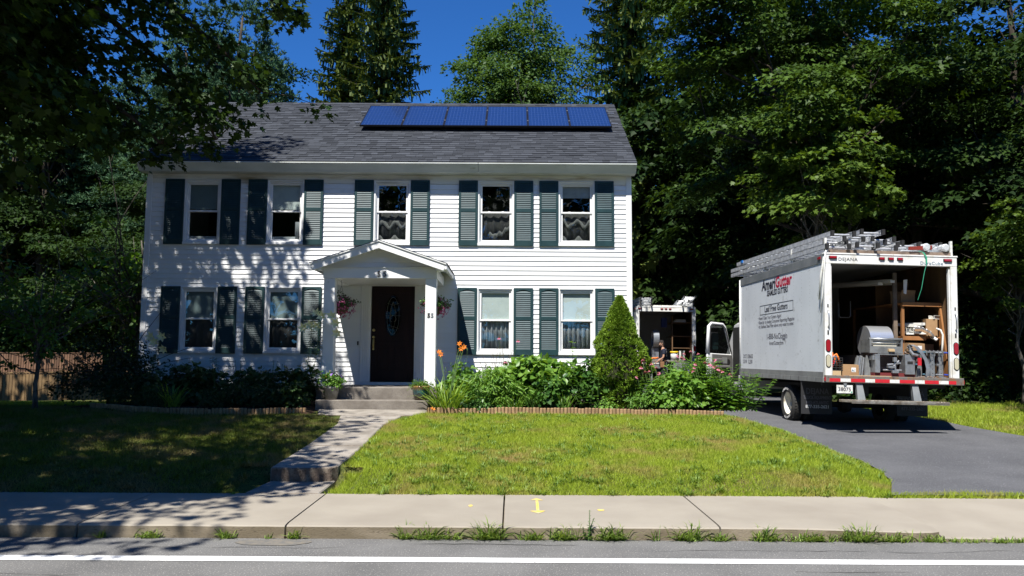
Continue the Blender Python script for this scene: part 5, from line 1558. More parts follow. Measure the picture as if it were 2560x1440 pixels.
for k, (x, y, h) in enumerate(pos):
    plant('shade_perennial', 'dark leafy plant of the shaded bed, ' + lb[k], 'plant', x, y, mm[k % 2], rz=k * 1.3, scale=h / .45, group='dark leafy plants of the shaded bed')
for k, (x, y) in enumerate([(-6.75, 15.45), (-5.3, 15.5), (-4.6, 15.55), (-3.95, 15.5)]):
    st = [((rng.normal(0, .06), rng.normal(0, .05), 0), (rng.normal(0, .12), rng.normal(0, .06), rng.uniform(.6, .85))) for _ in range(7)]
    me, sm_ = stems_me('leaves', st, .09, .045, 'lance', g_shade, whorl=1)
    t = plant('seed_stems', ['leftmost', 'second from left', 'third from left', 'rightmost'][k] + ' of the thin dark seed stems against the white siding', 'plant', x, y, me, part='leaves', group='thin seed stems at the wall'); sm_.build('stems', m_stem, t)

# --- hanging baskets and pots
m_basket = mat('coir_basket', (.10, .065, .035), .95, bump=1.0, bscale=50)
def basket(label, x, y, z, petal, seed, leafm):
    t = thing('hanging_basket', label, 'flower basket', (x, y, z), (0, 0, seed))
    m = MB(); m.lathe([(0, -.16), (.09, -.14), (.14, -.06), (.155, .02), (.14, .02), (0, -.02)], n=16); m.build('basket', m_basket, t, smooth=True)
    m = MB()
    for a in (0, 2.1, 4.2): m.tube([(.15 * math.cos(a), .15 * math.sin(a), .02), (0, 0, .40)], .0025, 4)
    m.tube([(0, 0, .40), (0, 0, .46), (.02, 0, .49), (0, 0, .51)], .004, 5); m.build('hanger', m_black, t)
    link('foliage', bush_me('foliage', (.27, .27, .22), 90, 16, .045, 'oval', leafm, cz=-.01, seed=seed, shell=.7, sr=(.04, .09), jit=.8, zmin=-1), t)
    C, d = crown_pts((0, 0, -.02), (.29, .29, .24), 240, shell=.85, lump=.2, seed=seed + 1, zmin=-.9)
    k = 5; P = np.repeat(C, k, 0); a = np.tile(np.arange(k) * 2 * PI / k, len(C)); dd = np.repeat(d, k, 0)
    U = norm(np.cross(dd, [0.1, .2, 1])); V = np.cross(dd, U)
    D = U * np.cos(a)[:, None] + V * np.sin(a)[:, None] + dd * .3
    stuff(link('blossoms', leaf_mesh('blossoms', P, dd, D, np.full(len(P), .024), 'oval', petal), t))
    return t
basket('hanging basket of crimson petunias beside the left porch column', -3.33, 15.50, 2.66, m_magenta, 41, g_shade)
basket('hanging basket of pink petunias beside the right porch column', -1.50, 15.50, 2.66, m_magenta, 52, g_deep)
m_basket2 = mat('dull_white_pot', (.34, .33, .30), .8, c2=(.2, .19, .17), scale=12)
def glaze():
    m, nt, p, out = _nodes('teal_glaze'); tc = nt.nodes.new('ShaderNodeTexCoord'); sp = nt.nodes.new('ShaderNodeSeparateXYZ'); nt.links.new(tc.outputs['Object'], sp.inputs[0])
    n = _noise(nt, tc.outputs['Object'], 22); ad = nt.nodes.new('ShaderNodeMath'); ad.operation = 'MULTIPLY_ADD'; ad.inputs[1].default_value = .10; nt.links.new(n.outputs[0], ad.inputs[0]); nt.links.new(sp.outputs[2], ad.inputs[2])
    r = _ramp(nt, ad.outputs[0], .10, .22, (.045, .022, .014, 1), (.010, .11, .13, 1)); r.color_ramp.elements.new(.27).color = (.30, .15, .06, 1)
    nt.links.new(r.outputs[0], p.inputs['Base Color']); p.inputs['Roughness'].default_value = .18; p.inputs['Coat Weight'].default_value = .6; return m
t = thing('glazed_pot', 'teal and brown glazed pot with light green plant on the lower step', 'flower pot', (-1.67, 14.83, .889))
m = MB(); m.lathe([(0, 0), (.115, 0), (.125, .01), (.155, .12), (.168, .225), (.182, .235), (.182, .262), (.165, .262), (.155, .22), (0, .21)], n=28); m.build('pot', glaze(), t, smooth=True)
link('foliage', bush_me('foliage', (.21, .19, .07), 46, 18, .04, 'kite', l_light, cz=.27, seed=61, shell=.3, sr=(.04, .09), jit=.8, zmin=-.5), t)
t = thing('white_pot', 'white pot of yellow and purple pansies by the left porch column', 'flower pot', (-3.33, 14.85, .889))
m = MB(); m.lathe([(0, 0), (.10, 0), (.14, .20), (.155, .21), (.155, .24), (.135, .24), (0, .20)], n=22); m.build('pot', m_basket2, t, smooth=True)
link('foliage', bush_me('foliage', (.20, .17, .15), 60, 16, .045, 'oval', g_cone, cz=.33, seed=63, sr=(.04, .08), jit=.7), t)
C, d = crown_pts((0, 0, .36), (.20, .17, .17), 26, shell=.95, lump=.1, seed=64, zmin=-.1)
for nm, sel, mt in (('yellow_flowers', slice(0, None, 2), m_yel), ('purple_flowers', slice(1, None, 2), m_purple)):
    Cc, dc = C[sel], d[sel]; k = 5; P = np.repeat(Cc, k, 0); a = np.tile(np.arange(k) * 2 * PI / k, len(Cc)); dd = np.repeat(dc, k, 0); U = norm(np.cross(dd, [0.1, .2, 1])); V = np.cross(dd, U)
    stuff(link(nm, leaf_mesh(nm, P, dd, U * np.cos(a)[:, None] + V * np.sin(a)[:, None] + dd * .2, np.full(len(P), .024), 'oval', mt), t))

# --- weeds in the kerb
def weed(label, x, y, n, h, spread, w=.007, seed=0, group='weeds along the kerb', name='weed_clump', fan=1.5):
    a = rng.random(n) * 2 * PI; O = np.stack([np.cos(a), np.sin(a) * .6, np.zeros(n)], 1)
    P = np.stack([rng.normal(0, spread * .5, n), np.clip(rng.normal(0, .018, n), -.04, .012), np.zeros(n)], 1)
    S = h * rng.uniform(.4, 1.15, n)
    me = leaf_mesh('weed_blades', P, O + 1e-3, O * (fan * rng.random(n))[:, None] + np.array([0, 0, .8]), S, 'strap', m_grass2, W=w / S * rng.uniform(.6, 1.3, n))
    o = link(name, me, None, (x, y, .001)); tag(o, label, 'weed', group); return o
def kx(px): return (px - 1280) / 1990 * 7.33 * 1.005
W = [(280, 26, .09, .04, 'small weed tuft in the kerb at the far left'), (395, 60, .09, .11, 'low spreading weed second from the left at the kerb'), (585, 36, .12, .06, 'star shaped weed at the kerb left of the vertical kerb joint'),
     (690, 12, .05, .03, 'tiniest weed sprig under the kerb joint'), (752, 30, .10, .07, 'spiky weed just right of the kerb joint'), (1022, 34, .16, .06, 'tall thin grass weed starting the middle row'),
     (1085, 70, .15, .13, 'pair of grass weeds left of the big weed clump'), (1140, 30, .14, .07, 'narrow grass weed touching the big clump'), (1225, 110, .18, .11, 'biggest spiky grass clump at the kerb, below the yellow arrow'),
     (1330, 60, .11, .10, 'low weeds left of the upright seeded weed'), (1410, 90, .15, .14, 'grass clump just left of the upright seeded weed'), (1525, 110, .15, .15, 'grass clump just right of the upright seeded weed'),
     (1632, 12, .13, .03, 'two lone blades between the weed clumps'), (1715, 90, .16, .12, 'tall grass weeds left of the chipped kerb joint'), (1790, 60, .10, .10, 'weeds growing in the chipped kerb joint'),
     (1900, 70, .14, .12, 'ragged weeds right of the chipped kerb joint'), (2010, 130, .10, .22, 'long low mat of weeds along the kerb'), (2130, 120, .15, .17, 'mat of weeds with one tall blade near the kerb end'),
     (2215, 90, .10, .17, 'weeds just left of the rounded kerb end'), (2310, 60, .08, .13, 'weeds at the rounded kerb end'), (2365, 20, .06, .05, 'small tuft right of the rounded kerb end'), (2405, 26, .05, .07, 'flat weed sprawling in the driveway gutter'), (2490, 90, .055, .22, 'low weed strip at the right edge of the gutter')]
for px, n, h, s, lb in W: weed(lb, kx(px), 7.362, int(n * 1.5), h * 1.15, s, w=.009)
me, sm_ = stems_me('leaves', [((0, 0, 0), (.01, 0, .27)), ((0, 0, .02), (.05, 0, .20)), ((0, 0, 0), (-.05, 0, .12))], .022, .04, 'oval', g_deep, start=.02, taper=.6)
t = thing('upright_weed', 'upright leafy seeded weed standing at the kerb', 'weed', (kx(1470), 7.35, .001)); link('leaves', me, t); sm_.build('stem', m_stem, t)
o = link('weed_clump', bpy.data.objects['weed_clump'].data, None, (-3.05, 8.9, .13), scale=.6); tag(o, 'weed at the left lawn edge near the walk', 'weed')
# ------------------------------------------------------------------ trucks
m_tw = mat('truck_white', (.72, .755, .785), .38, c2=(.64, .675, .705), scale=1.2, lo=.4, hi=.7, c3=(.42, .43, .43), scale3=6, lo3=.62, hi3=.8, coat=.15, bump=.15, bscale=3)
m_twr = mat('truck_frame_white', (.74, .74, .72), .45, c2=(.60, .58, .52), scale=5, lo=.5, hi=.7, c3=(.35, .24, .15), scale3=14, lo3=.70, hi3=.78)
m_rail = mat('truck_rail_grey', (.20, .215, .22), .5, metal=.3, c2=(.27, .28, .28), scale=3)
m_rail2 = mat('truck_bottom_rail', (.36, .37, .36), .45, metal=.4, c2=(.28, .285, .28), scale=3)
m_ply = mat('plywood', (.15, .085, .04), .7, c2=(.08, .045, .022), scale=3, stretch=(1, 1, .3), c3=(.14, .08, .04), scale3=9, lo3=.62, hi3=.8)
m_lum = mat('orange_lumber', (.34, .15, .05), .7, c2=(.24, .105, .035), scale=4, stretch=(1, 1, .3))
m_floor = mat('worn_floor', (.20, .15, .11), .85, c2=(.12, .10, .08), scale=5)
m_dirty = mat('rusty_steel', (.22, .20, .18), .6, metal=.5, c2=(.30, .17, .09), scale=7, lo=.5, hi=.65, c3=(.1, .09, .08), scale3=16)
m_redt = mat('red_reflective', (.55, .02, .03), .4, c2=(.42, .02, .03), scale=14, lo=.5, hi=.7)
m_whit = mat('white_reflective', (.72, .72, .68), .4, c2=(.5, .48, .42), scale=14, lo=.5, hi=.7)
m_redl = mat('red_lens', (.30, .008, .015), .15, coat=.8)
m_clearl = mat('cream_lens', (.50, .46, .33), .2, coat=.6)
m_tyre = mat('tyre_rubber', (.028, .028, .028), .75, c2=(.05, .048, .045), scale=9, bump=.4)
m_rim = mat('white_rim', (.68, .66, .58), .45, c2=(.45, .38, .28), scale=12, lo=.55, hi=.7)
m_flap = mat('black_rubber', (.022, .022, .024), .6, spec=.5)
m_chk = mat('diamond_plate', (.52, .47, .40), .35, metal=.7, c2=(.30, .24, .18), scale=8, bump=1.0, bscale=45)
m_chas = mat('chassis_black', (.02, .02, .02), .7)
m_trim = mat('grey_door_trim', (.13, .125, .12), .65)
m_cabw = mat('cab_white', (.80, .80, .80), .25, coat=.6)
m_tint = glass_mat('cab_glass', tint=(.35, .38, .38))
m_mirror = mat('mirror_glass', (.10, .20, .19), .1, metal=.2, spec=.8)
m_txtk = mat('black_lettering', (.02, .02, .035), .5)
m_txtr = mat('red_lettering', (.48, .015, .05), .5)
m_txtg = mat('grey_lettering', (.10, .10, .12), .6)
m_txtw = mat('pale_lettering', (.50, .50, .50), .5)
m_txtb = mat('slate_blue_lettering', (.08, .16, .22), .5)
HW, BL, FZ, TZ = 1.235, 4.95, .98, 3.22

def wheel(parent, x, y, r, side, dual=False, rim=m_rim):
    t = bpy.data.objects.new('wheel', None); col.objects.link(t); t.parent = parent; t.location = (x, y, r)
    def tyre(off):
        m = MB(); w = .115
        m.lathe([(r * .62, off - w * .8), (r * .80, off - w), (r * .95, off - w * .85), (r, off - w * .55), (r, off + w * .55), (r * .95, off + w * .85), (r * .80, off + w), (r * .62, off + w * .8), (r * .58, off)], n=40, axis='x')
        m.build('tyre', m_tyre, t, smooth=True)
        g = MB()
        for k in range(40):
            a = 2 * PI * k / 40
            for s in (-.06, 0, .06):
                aa = a + (s != 0) * .078
                g.box(-.022, .022, -.016, .016, 0, .010); 
                vs = g.v[-8:]; Mx = Matrix.Rotation(aa, 4, 'X') @ Matrix.Translation((off + s, 0, r - .002))
                for i in range(8): g.v[len(g.v) - 8 + i] = Mx @ vs[i]
        stuff(g.build('tread', m_tyre, t))
    tyre(0)
    if dual: tyre(-side * .27)
    m = MB(); s = side
    m.lathe([(0, s * -.02), (.06, s * -.02), (.07, s * .015), (.10, s * .01), (.12, s * -.06), (r * .50, s * -.055), (r * .56, s * .02), (r * .60, s * .085), (r * .635, s * .09), (r * .62, s * .03), (r * .6, s * -.08)], n=32, axis='x')
    m.build('rim', rim, t, smooth=True)
    # raised white letters, as short blocks round the sidewall
    g = MB(); rr = r * .80; xo = s * .1165
    for base, word in ((80, 'COURSER'), (260, 'TRAXION')):
        for i, ch in enumerate(word):
            a = R(base + (i - 3) * 9.5)
            strokes = {'C': [(0, 0, 0, 1), (0, 0, 1, 0), (0, 1, 1, 1)], 'O': [(0, 0, 0, 1), (1, 0, 1, 1), (0, 0, 1, 0), (0, 1, 1, 1)], 'U': [(0, 0, 0, 1), (1, 0, 1, 1), (0, 0, 1, 0)], 'R': [(0, 0, 0, 1), (0, 1, 1, 1), (1, .5, 1, 1), (0, .5, 1, .5), (.4, .5, 1, 0)],
                       'S': [(0, 0, 1, 0), (1, 0, 1, .5), (0, .5, 1, .5), (0, .5, 0, 1), (0, 1, 1, 1)], 'E': [(0, 0, 0, 1), (0, 0, 1, 0), (0, .5, .8, .5), (0, 1, 1, 1)], 'T': [(0, 1, 1, 1), (.5, 0, .5, 1)], 'A': [(0, 0, .5, 1), (.5, 1, 1, 0), (.2, .4, .8, .4)],
                       'X': [(0, 0, 1, 1), (0, 1, 1, 0)], 'I': [(.5, 0, .5, 1)], 'N': [(0, 0, 0, 1), (0, 1, 1, 0), (1, 0, 1, 1)]}[ch]
            Mx = Matrix.Rotation(-(a - PI / 2), 4, 'X') if s > 0 else Matrix.Rotation((a - PI / 2), 4, 'X')
            for (u0, v0, u1, v1) in strokes:
                sg = 1 if s > 0 else -1
                p0 = Mx @ Vector((xo, sg * (u0 - .5) * .026, rr + (v0 - .5) * .036)); p1 = Mx @ Vector((xo, sg * (u1 - .5) * .026, rr + (v1 - .5) * .036))
                g.tube([p0, p1], .0032, 4)
    stuff(g.build('sidewall_lettering', m_txtw, t))

def make_truck(label, loc, yaw, roll, pitch, full=True):
    T = Matrix.Translation(loc) @ Matrix.Rotation(yaw, 4, 'Z') @ Matrix.Rotation(pitch, 4, 'X') @ Matrix.Rotation(roll, 4, 'Y')
    t = thing('box_truck', label, 'truck'); t.matrix_world = T; t.location = T.to_translation(); t.rotation_euler = T.to_euler()
    for nm, x0, x1 in (('left_wall', -HW, -HW + .03), ('right_wall', HW - .03, HW)):
        m = MB(); m.box(x0, x1, .04, BL, FZ - .02, TZ - .17); w = m.build('side_panel', m_tw, t)
        sx = x0 if x0 < 0 else x1; s = -1 if x0 < 0 else 1
        m = MB(); m.box(sx - .03 * (s > 0), sx + .03 * (s < 0), .04, BL, TZ - .17, TZ); m.box(sx, sx + s * .012, .04, BL, TZ - .175, TZ - .005); m.build('top_rail', m_rail, t, bevel=.004)
        m = MB(); m.box(sx, sx + s * .010, .04, BL, FZ - .04, FZ + .06); m.box(sx - s * .03, sx + s * .016, .04, BL, FZ - .13, FZ - .042); m.build('bottom_rail', m_rail2, t, bevel=.003)
        m = MB()
        for yy in np.arange(.25, BL, .405):
            for zz in np.arange(FZ + .12, TZ - .22, .075): m.add([(sx + s * .0008, yy - .006, zz - .006), (sx + s * .0008, yy + .006, zz - .006), (sx + s * .0008, yy + .006, zz + .006), (sx + s * .0008, yy - .006, zz + .006)], [(0, 1, 2, 3)])
        for yy in np.arange(.08, BL, .05): m.add([(sx + s * .0108, yy - .006, FZ + .03), (sx + s * .0108, yy + .006, FZ + .03), (sx + s * .0108, yy + .006, FZ + .042), (sx + s * .0108, yy - .006, FZ + .042)], [(0, 1, 2, 3)])
        stuff(m.build('rivets', m_rail2, t, recalc=False))
        m = MB()
        for yy in np.arange(.35, BL, .42): m.box(sx + s * .016, sx + s * .019, yy, yy + .006, FZ - .125, FZ - .045)
        stuff(m.build('rail_seams', m_chas, t))
    m = MB(); m.box(-HW + .03, HW - .03, .05, BL, TZ - .05, TZ - .005); m.build('roof', m_tw, t)
    m = MB(); m.box(-HW + .02, HW - .02, BL - .03, BL + .03, FZ - .02, TZ - .01); m.build('front_panel', m_tw, t)
    for x in (-HW, HW):
        m = MB(); m.cyl((x * .985, BL - .01, FZ - .1), (x * .985, BL - .01, TZ - .03), .045, n=12); m.build('corner_post', m_twr, t, smooth=True)
    m = MB(); m.box(-HW + .031, HW - .031, -.02, BL - .031, FZ - .06, FZ); m.build('floor', m_floor, t)
    m = MB(); m.box(-HW + .032, -HW + .04, .06, BL - .04, FZ, TZ - .06); m.box(HW - .04, HW - .032, .06, BL - .04, FZ, TZ - .06); m.build('lining', m_ply, t)
    for s in (-1, 1):
        m = MB(); xa, xb = s * HW, s * (HW - .12); m.box(xa, xb, -.04, .06, FZ - .06, TZ - .19)
        m.box(s * (HW - .12), s * (HW - .145), -.01, .06, FZ, TZ - .22); p = m.build('rear_post', m_twr, t, bevel=.008)
        xc = s * (HW - .055)
        for nm, zc, mt in (('tail_light', 1.52, m_redl), ('reversing_light', 1.24, m_clearl)):
            n = 20; pl = []
            for k in range(n):
                a = 2 * PI * k / n; zz = .055 * (1 if math.sin(a) >= 0 else -1) + .052 * math.sin(a)
                pl.append((xc + .040 * math.cos(a), zc + zz))
            m = MB(); m.prism([(xc + (x - xc) * 1.22, zc + (z - zc) * 1.1) for x, z in pl], 'y', -.046, -.041); m.build('light_bezel', m_chas, p)
            m = MB(); m.prism(pl, 'y', -.058, -.047); m.build(nm, mt, p, bevel=.005)
        m = MB(); m.tube([(xc, -.04, 1.86), (xc, -.085, 1.89), (xc, -.085, 2.13), (xc, -.04, 2.16)], .011, 7); m.build('grab_handle', m_alu, p, smooth=True)
        m = MB(); m.box(xc - .012, xc + .012, -.044, -.041, 2.22, 2.28); m.box(xc - .014, xc + .014, -.046, -.041, 1.72, 1.80); m.build('latch', m_chas, p)
        m = MB(); m.box(s * (HW + .013), s * (HW + .03), .10, .22, TZ - .10, TZ - .05); m.build('side_marker', m_redl, t, bevel=.004)
    m = MB(); m.box(-HW, HW, -.04, .06, TZ - .188, TZ - .02); m.box(-HW - .012, HW + .012, -.05, .06, TZ - .019, TZ + .01); h = m.build('header', m_twr, t, bevel=.005)
    for x, w in ((-1.08, .065), (-.17, .045), (0, .045), (.17, .045), (1.06, .07)):
        m = MB(); m.box(x - w - .012, x + w + .012, -.048, -.041, TZ - .105, TZ - .05); m.build('light_bezel', m_chas, h)
        m = MB(); m.box(x - w, x + w, -.072, -.049, TZ - .10, TZ - .055); m.build('marker_light', m_redl, h, bevel=.008)
    # sill bumper and its tape
    m = MB(); m.box(-HW - .03, HW + .03, -.13, -.041, FZ - .125, FZ + .005); b = m.build('sill_bumper', m_dirty, t, bevel=.006)
    x = -1.20
    for w_, mt in ((.20, m_redt), (.19, m_whit), (.26, m_redt), (.18, m_whit), (.27, m_redt), (.18, m_whit), (.28, m_redt), (.18, m_whit), (.26, m_redt), (.18, m_whit), (.14, m_redt)):
        m = MB(); m.box(x, x + w_ - .004, -.134, -.1305, FZ - .108, FZ - .048); m.build('reflective_tape', mt, b); x += w_
    for s in (-1, 1):
        m = MB(); m.box(s * (HW + .0305), s * (HW + .035), -.125, -.06, FZ - .1, FZ - .03); m.build('reflector', m_redt, b)
    # chassis
    m = MB()
    for s in (-.42, .42): m.box(s - .04, s + .04, .1, 7.2, .62, .84)
    for y in (.3, 1.2, 2.6, 3.8): m.box(-1.15, 1.15, y, y + .07, .78, FZ - .061)
    m.cyl((-1.0, 1.98, .36), (1.0, 1.98, .36), .06, n=8); m.lathe([(0, -.16), (.14, -.1), (.17, 0), (.14, .1), (0, .16)], (0, 1.98, .36), 12, axis='x')
    m.cyl((-.9, 6.45, .36), (.9, 6.45, .36), .05, n=8)
    m.build('chassis', m_chas, t)
    for s in (-1, 1):
        wheel(t, s * 1.09, 1.98, .37, s, True); wheel(t, s * .92, 6.45, .37, s)
        m = MB(); x0 = -1.25 if s < 0 else .64; m.box(x0, x0 + .61, 1.08, 1.092, .21, .86); f = m.build('mud_flap', m_flap, t)
        if full:
            cxx = x0 + .32
            text('lettering', 'DEJANA', .155, m_txtg if s > 0 else m_txtg, f, (cxx, 1.077, .60), (R(90), 0, 0), bold=.003, xs=.80)
            text('lettering', 'TRUCK EQUIPMENT', .085, m_txtg, f, (cxx, 1.077, .50), (R(90), 0, 0), bold=.002, xs=.72)
            text('lettering', 'MID-ATLANTIC', .08, m_txtg, f, (cxx, 1.077, .405), (R(90), 0, 0), bold=.002, xs=.80)
            text('lettering', '877-335-2621', .085, m_txtw if s < 0 else m_txtg, f, (cxx, 1.077, .325), (R(90), 0, 0), bold=.002, xs=.98)
    # step bumper
    m = MB(); m.prism([(-1.05, -.16), (-.90, -.36), (.86, -.36), (.88, -.30), (.74, -.16)], 'z', .515, .56); sb = m.build('step_bumper', m_chk, t, bevel=.005)
    m = MB(); m.box(-1.0, .86, -.19, -.162, .43, .514) if False else m.box(-.90, .86, -.355, -.34, .50, .5145); m.build('step_lip', m_chk, sb)
    for x in (-.64, .38):
        m = MB(); m.hexa([(x - .07, -.18, .561), (x + .07, -.18, .561), (x + .05, -.06, .561), (x - .05, -.06, .561), (x - .055, -.09, FZ - .13), (x + .055, -.09, FZ - .13), (x + .055, -.03, FZ - .13), (x - .055, -.03, FZ - .13)]); m.build('step_support', m_rail, t)
    # cab
    prof = [(BL + .05, .55), (BL + .05, 2.05), (BL + .35, 2.20), (6.0, 2.20), (6.25, 2.16), (6.95, 1.42), (7.75, 1.26), (7.85, 1.1), (7.85, .55)]
    m = MB(); m.prism(prof, 'x', -.995, .995); cab = m.build('cab', m_cabw, t, bevel=.05, seg=3)
    m = MB(); m.box(-.999, -.993, 5.35, 6.33, .70, 2.08) ; m.build('door_opening', m_chas, cab)
    m = MB(); m.hexa([(-.88, 6.33, 2.10), (.88, 6.33, 2.10), (.92, 6.93, 1.46), (-.92, 6.93, 1.46), (-.88, 6.36, 2.12), (.88, 6.36, 2.12), (.92, 6.96, 1.48), (-.92, 6.96, 1.48)]); m.build('windscreen', m_tint, cab)
    m = MB(); m.box(-.9, .9, 7.851, 7.87, .75, 1.1); m.build('grille', m_chas, cab)
    m = MB(); m.box(-1.0, 1.0, 7.86, 8.0, .5, .7); m.build('front_bumper', m_alu, cab, bevel=.02)
    for s in (-1, 1):
        m = MB(); m.box(s * .88, s * .62, 7.862, 7.885, .88, 1.08); m.build('headlight', m_clearl, cab, bevel=.01)
    m = MB(); m.hexa([(-1.19, BL + .02, .44), (-.80, BL + .02, .50), (-.80, BL + .42, .50), (-1.14, BL + .42, .44), (-1.2, BL + .02, .86), (-.80, BL + .02, .86), (-.80, BL + .42, .86), (-1.15, BL + .42, .86)]); m.build('fuel_step_box', m_twr, t, bevel=.015)
    m = MB(); m.prism([(-1.20, BL + .10), (-1.0, BL + .10), (-1.0, BL + .55), (-1.16, BL + .55)], 'z', .42, .46); m.build('running_board', m_alu, t)
    # door, swung open
    D = Matrix.Translation((-1.0, 6.36, 0)) @ Matrix.Rotation(R(-57), 4, 'Z')      # local: -y runs from the hinge
    L = .95
    if full:
        out = [(0, .50), (0, 1.38), (-.26, 2.10), (-.34, 2.17), (-.80, 2.20), (-.90, 2.12), (-L, 1.40), (-L, .62), (-L + .05, .50)]
        m = MB(D); m.prism([q for q in out if q[1] < 1.41] , 'x', -.06, .0); dr = m.build('door', m_cabw, t, bevel=.012)
        m = MB(D); fr = [(0 - .02, 1.385), (-.27, 2.09), (-.36, 2.16), (-.79, 2.17), (-.88, 2.09), (-L + .03, 1.40)]
        m.tube([(-.03, q[0], q[1]) for q in fr], [.035, .035, .035, .035, .04, .055], 8); m.build('window_frame', m_cabw, dr, smooth=True)
        m = MB(D); m.tube([(.004, q[0] * .94 - .02, q[1] - .045 * (q[1] > 1.5)) for q in fr], .012, 5); m.build('window_seal', m_chas, dr)
        m = MB(D); m.add([(-.03, q[0], q[1]) for q in fr], [tuple(range(len(fr)))]); m.build('window_pane', m_tint, dr, recalc=False)
        m = MB(D); m.prism([(-.03, .60), (-.03, 1.36), (-.80, 1.38), (-.82, .60)], 'x', .001, .03); tr = m.build('inner_trim', m_trim, dr, bevel=.01)
        m = MB(D); m.box(.03, .10, -.72, -.18, 1.02, 1.09); m.box(.03, .07, -.75, -.45, 1.14, 1.27); m.build('armrest', m_trim, dr, bevel=.02)
        m = MB(D); m.box(.03, .09, -.60, -.05, .64, .80); m.build('door_pocket', m_chas, dr, bevel=.01)
        m = MB(D); m.lathe([(0, .035), (.07, .035), (.08, .03)], (0, -.20, 1.18), 16, axis='x'); m.build('speaker', m_chas, dr)
        m = MB(D); m.box(.031, .04, -.42, -.25, 1.14, 1.30); m.build('control_panel', m_rail2, dr)
        m = MB(D); m.box(-.22, -.15, -.62, -.36, 1.47, 1.95); mi = m.build('door_mirror', m_chas, dr, bevel=.03, seg=2)
        m = MB(D); m.box(-.149, -.146, -.60, -.38, 1.62, 1.92); m.box(-.149, -.146, -.60, -.38, 1.50, 1.60); m.build('mirror_glass', m_mirror, mi)
        m = MB(D); m.tube([(-.15, -.40, 1.6), (-.05, -.18, 1.5)], .015, 5); m.build('mirror_arm', m_chas, mi)
    return t, T

truck, TM = make_truck('white box truck with open rear, full of gutter tools, in the driveway', (6.92, 14.62, .385), R(1.4), R(1.1), R(.35))
truck2, TM2 = make_truck('second white box truck with open rear, far up the driveway', (6.36, 33.0, .68), R(0), R(.6), R(0), full=False)
LS = (R(90), 0, R(-90))       # lettering on the left side
def side(s, yc, z, size, m_, bold=0, shear=0, xs=1.0, sp=1.0, align='CENTER'):
    return text('lettering', s, size, m_, truck, (-HW - .0022, yc, z), LS, bold=bold, shear=shear, xs=xs, spacing=sp, align=align, extrude=.001)
side('Ameri', 2.52, 2.80, .33, m_txtk, .010, .12, 1.02, align='RIGHT'); side('Gutter', 2.52, 2.80, .33, m_txtr, .010, .12, 1.02, align='LEFT')
side('SEAMLESS GUTTERS', 2.42, 2.655, .165, m_txtk, .004, .25, .86)
side('Leaf Free Gutters', 2.50, 2.31, .185, m_txtk, .002, 0, 1.05)
m = MB()
for (ya, yb, za, zb_) in ((1.50, 3.50, 2.255, 2.265), (1.50, 3.50, 2.455, 2.465), (1.50, 1.515, 2.265, 2.455), (3.485, 3.50, 2.265, 2.455)): m.box(-HW - .003, -HW - .001, ya, yb, za, zb_)
m.build('lettering_box', m_txtk, truck)
for i, s in enumerate(('\u2022 Never Clean Your Gutters Again!', '\u2022 Rated #1 by leading Consumer Reporting Magazine', '\u2022 Its Stainless Steel Filter allows only water to enter.')):
    side(s, 3.64, 2.15 - .095 * i, .105, m_txtg, 0, 0, .98, align='LEFT')
side('1-888-NoCloggin', 2.45, 1.70, .175, m_txtg, .001, 0, 1.02); side('AmeriGutter.com', 2.47, 1.575, .12, m_txtg, .0, 0, .98)
side('DOT 1286652', 4.35, 1.285, .13, m_txtg, .001, 0, .92, align='CENTER'); side('GVW  12,300', 4.37, 1.16, .13, m_txtg, .001, 0, .92)
text('lettering', 'DEJANA', .085, m_txtk, truck, (-.80, -.0425, TZ - .135), (R(90), 0, 0), xs=1.1, spacing=1.1, extrude=.001)
text('lettering', 'DuraCube', .085, m_txtb, truck, (.76, -.0425, TZ - .165), (R(90), 0, 0), xs=1.1, spacing=1.1, extrude=.001)
m = MB(); m.box(-1.06, -.765, -.10, -.096, .665, .815); pl = m.build('number_plate', m_whit, truck, bevel=.002)
text('lettering', '38075', .095, m_txtk, pl, (-.915, -.1022, .705), (R(90), 0, 0), bold=.001, xs=1.0, extrude=.001)
m = MB(); m.box(-.80, -.775, -.1022, -.1005, .675, .70); m.build('plate_sticker', mat('green_sticker', (.05, .35, .2), .5), pl)
m = MB(); m.cyl((-.91, -.12, .835), (-.91, -.09, .835), .03, n=10); m.build('plate_lamp', m_rail, truck)

def cargo(name, label, cat, p, rz=0, T=None, group=None, rx=0, ry=0):
    T = T or TM
    W_ = T @ Matrix.Translation(p) @ Euler((rx, ry, rz)).to_matrix().to_4x4()
    return thing(name, label, cat, W_.to_translation(), W_.to_euler(), group)
def onebox(b): m = MB(); m.box(*b); return m

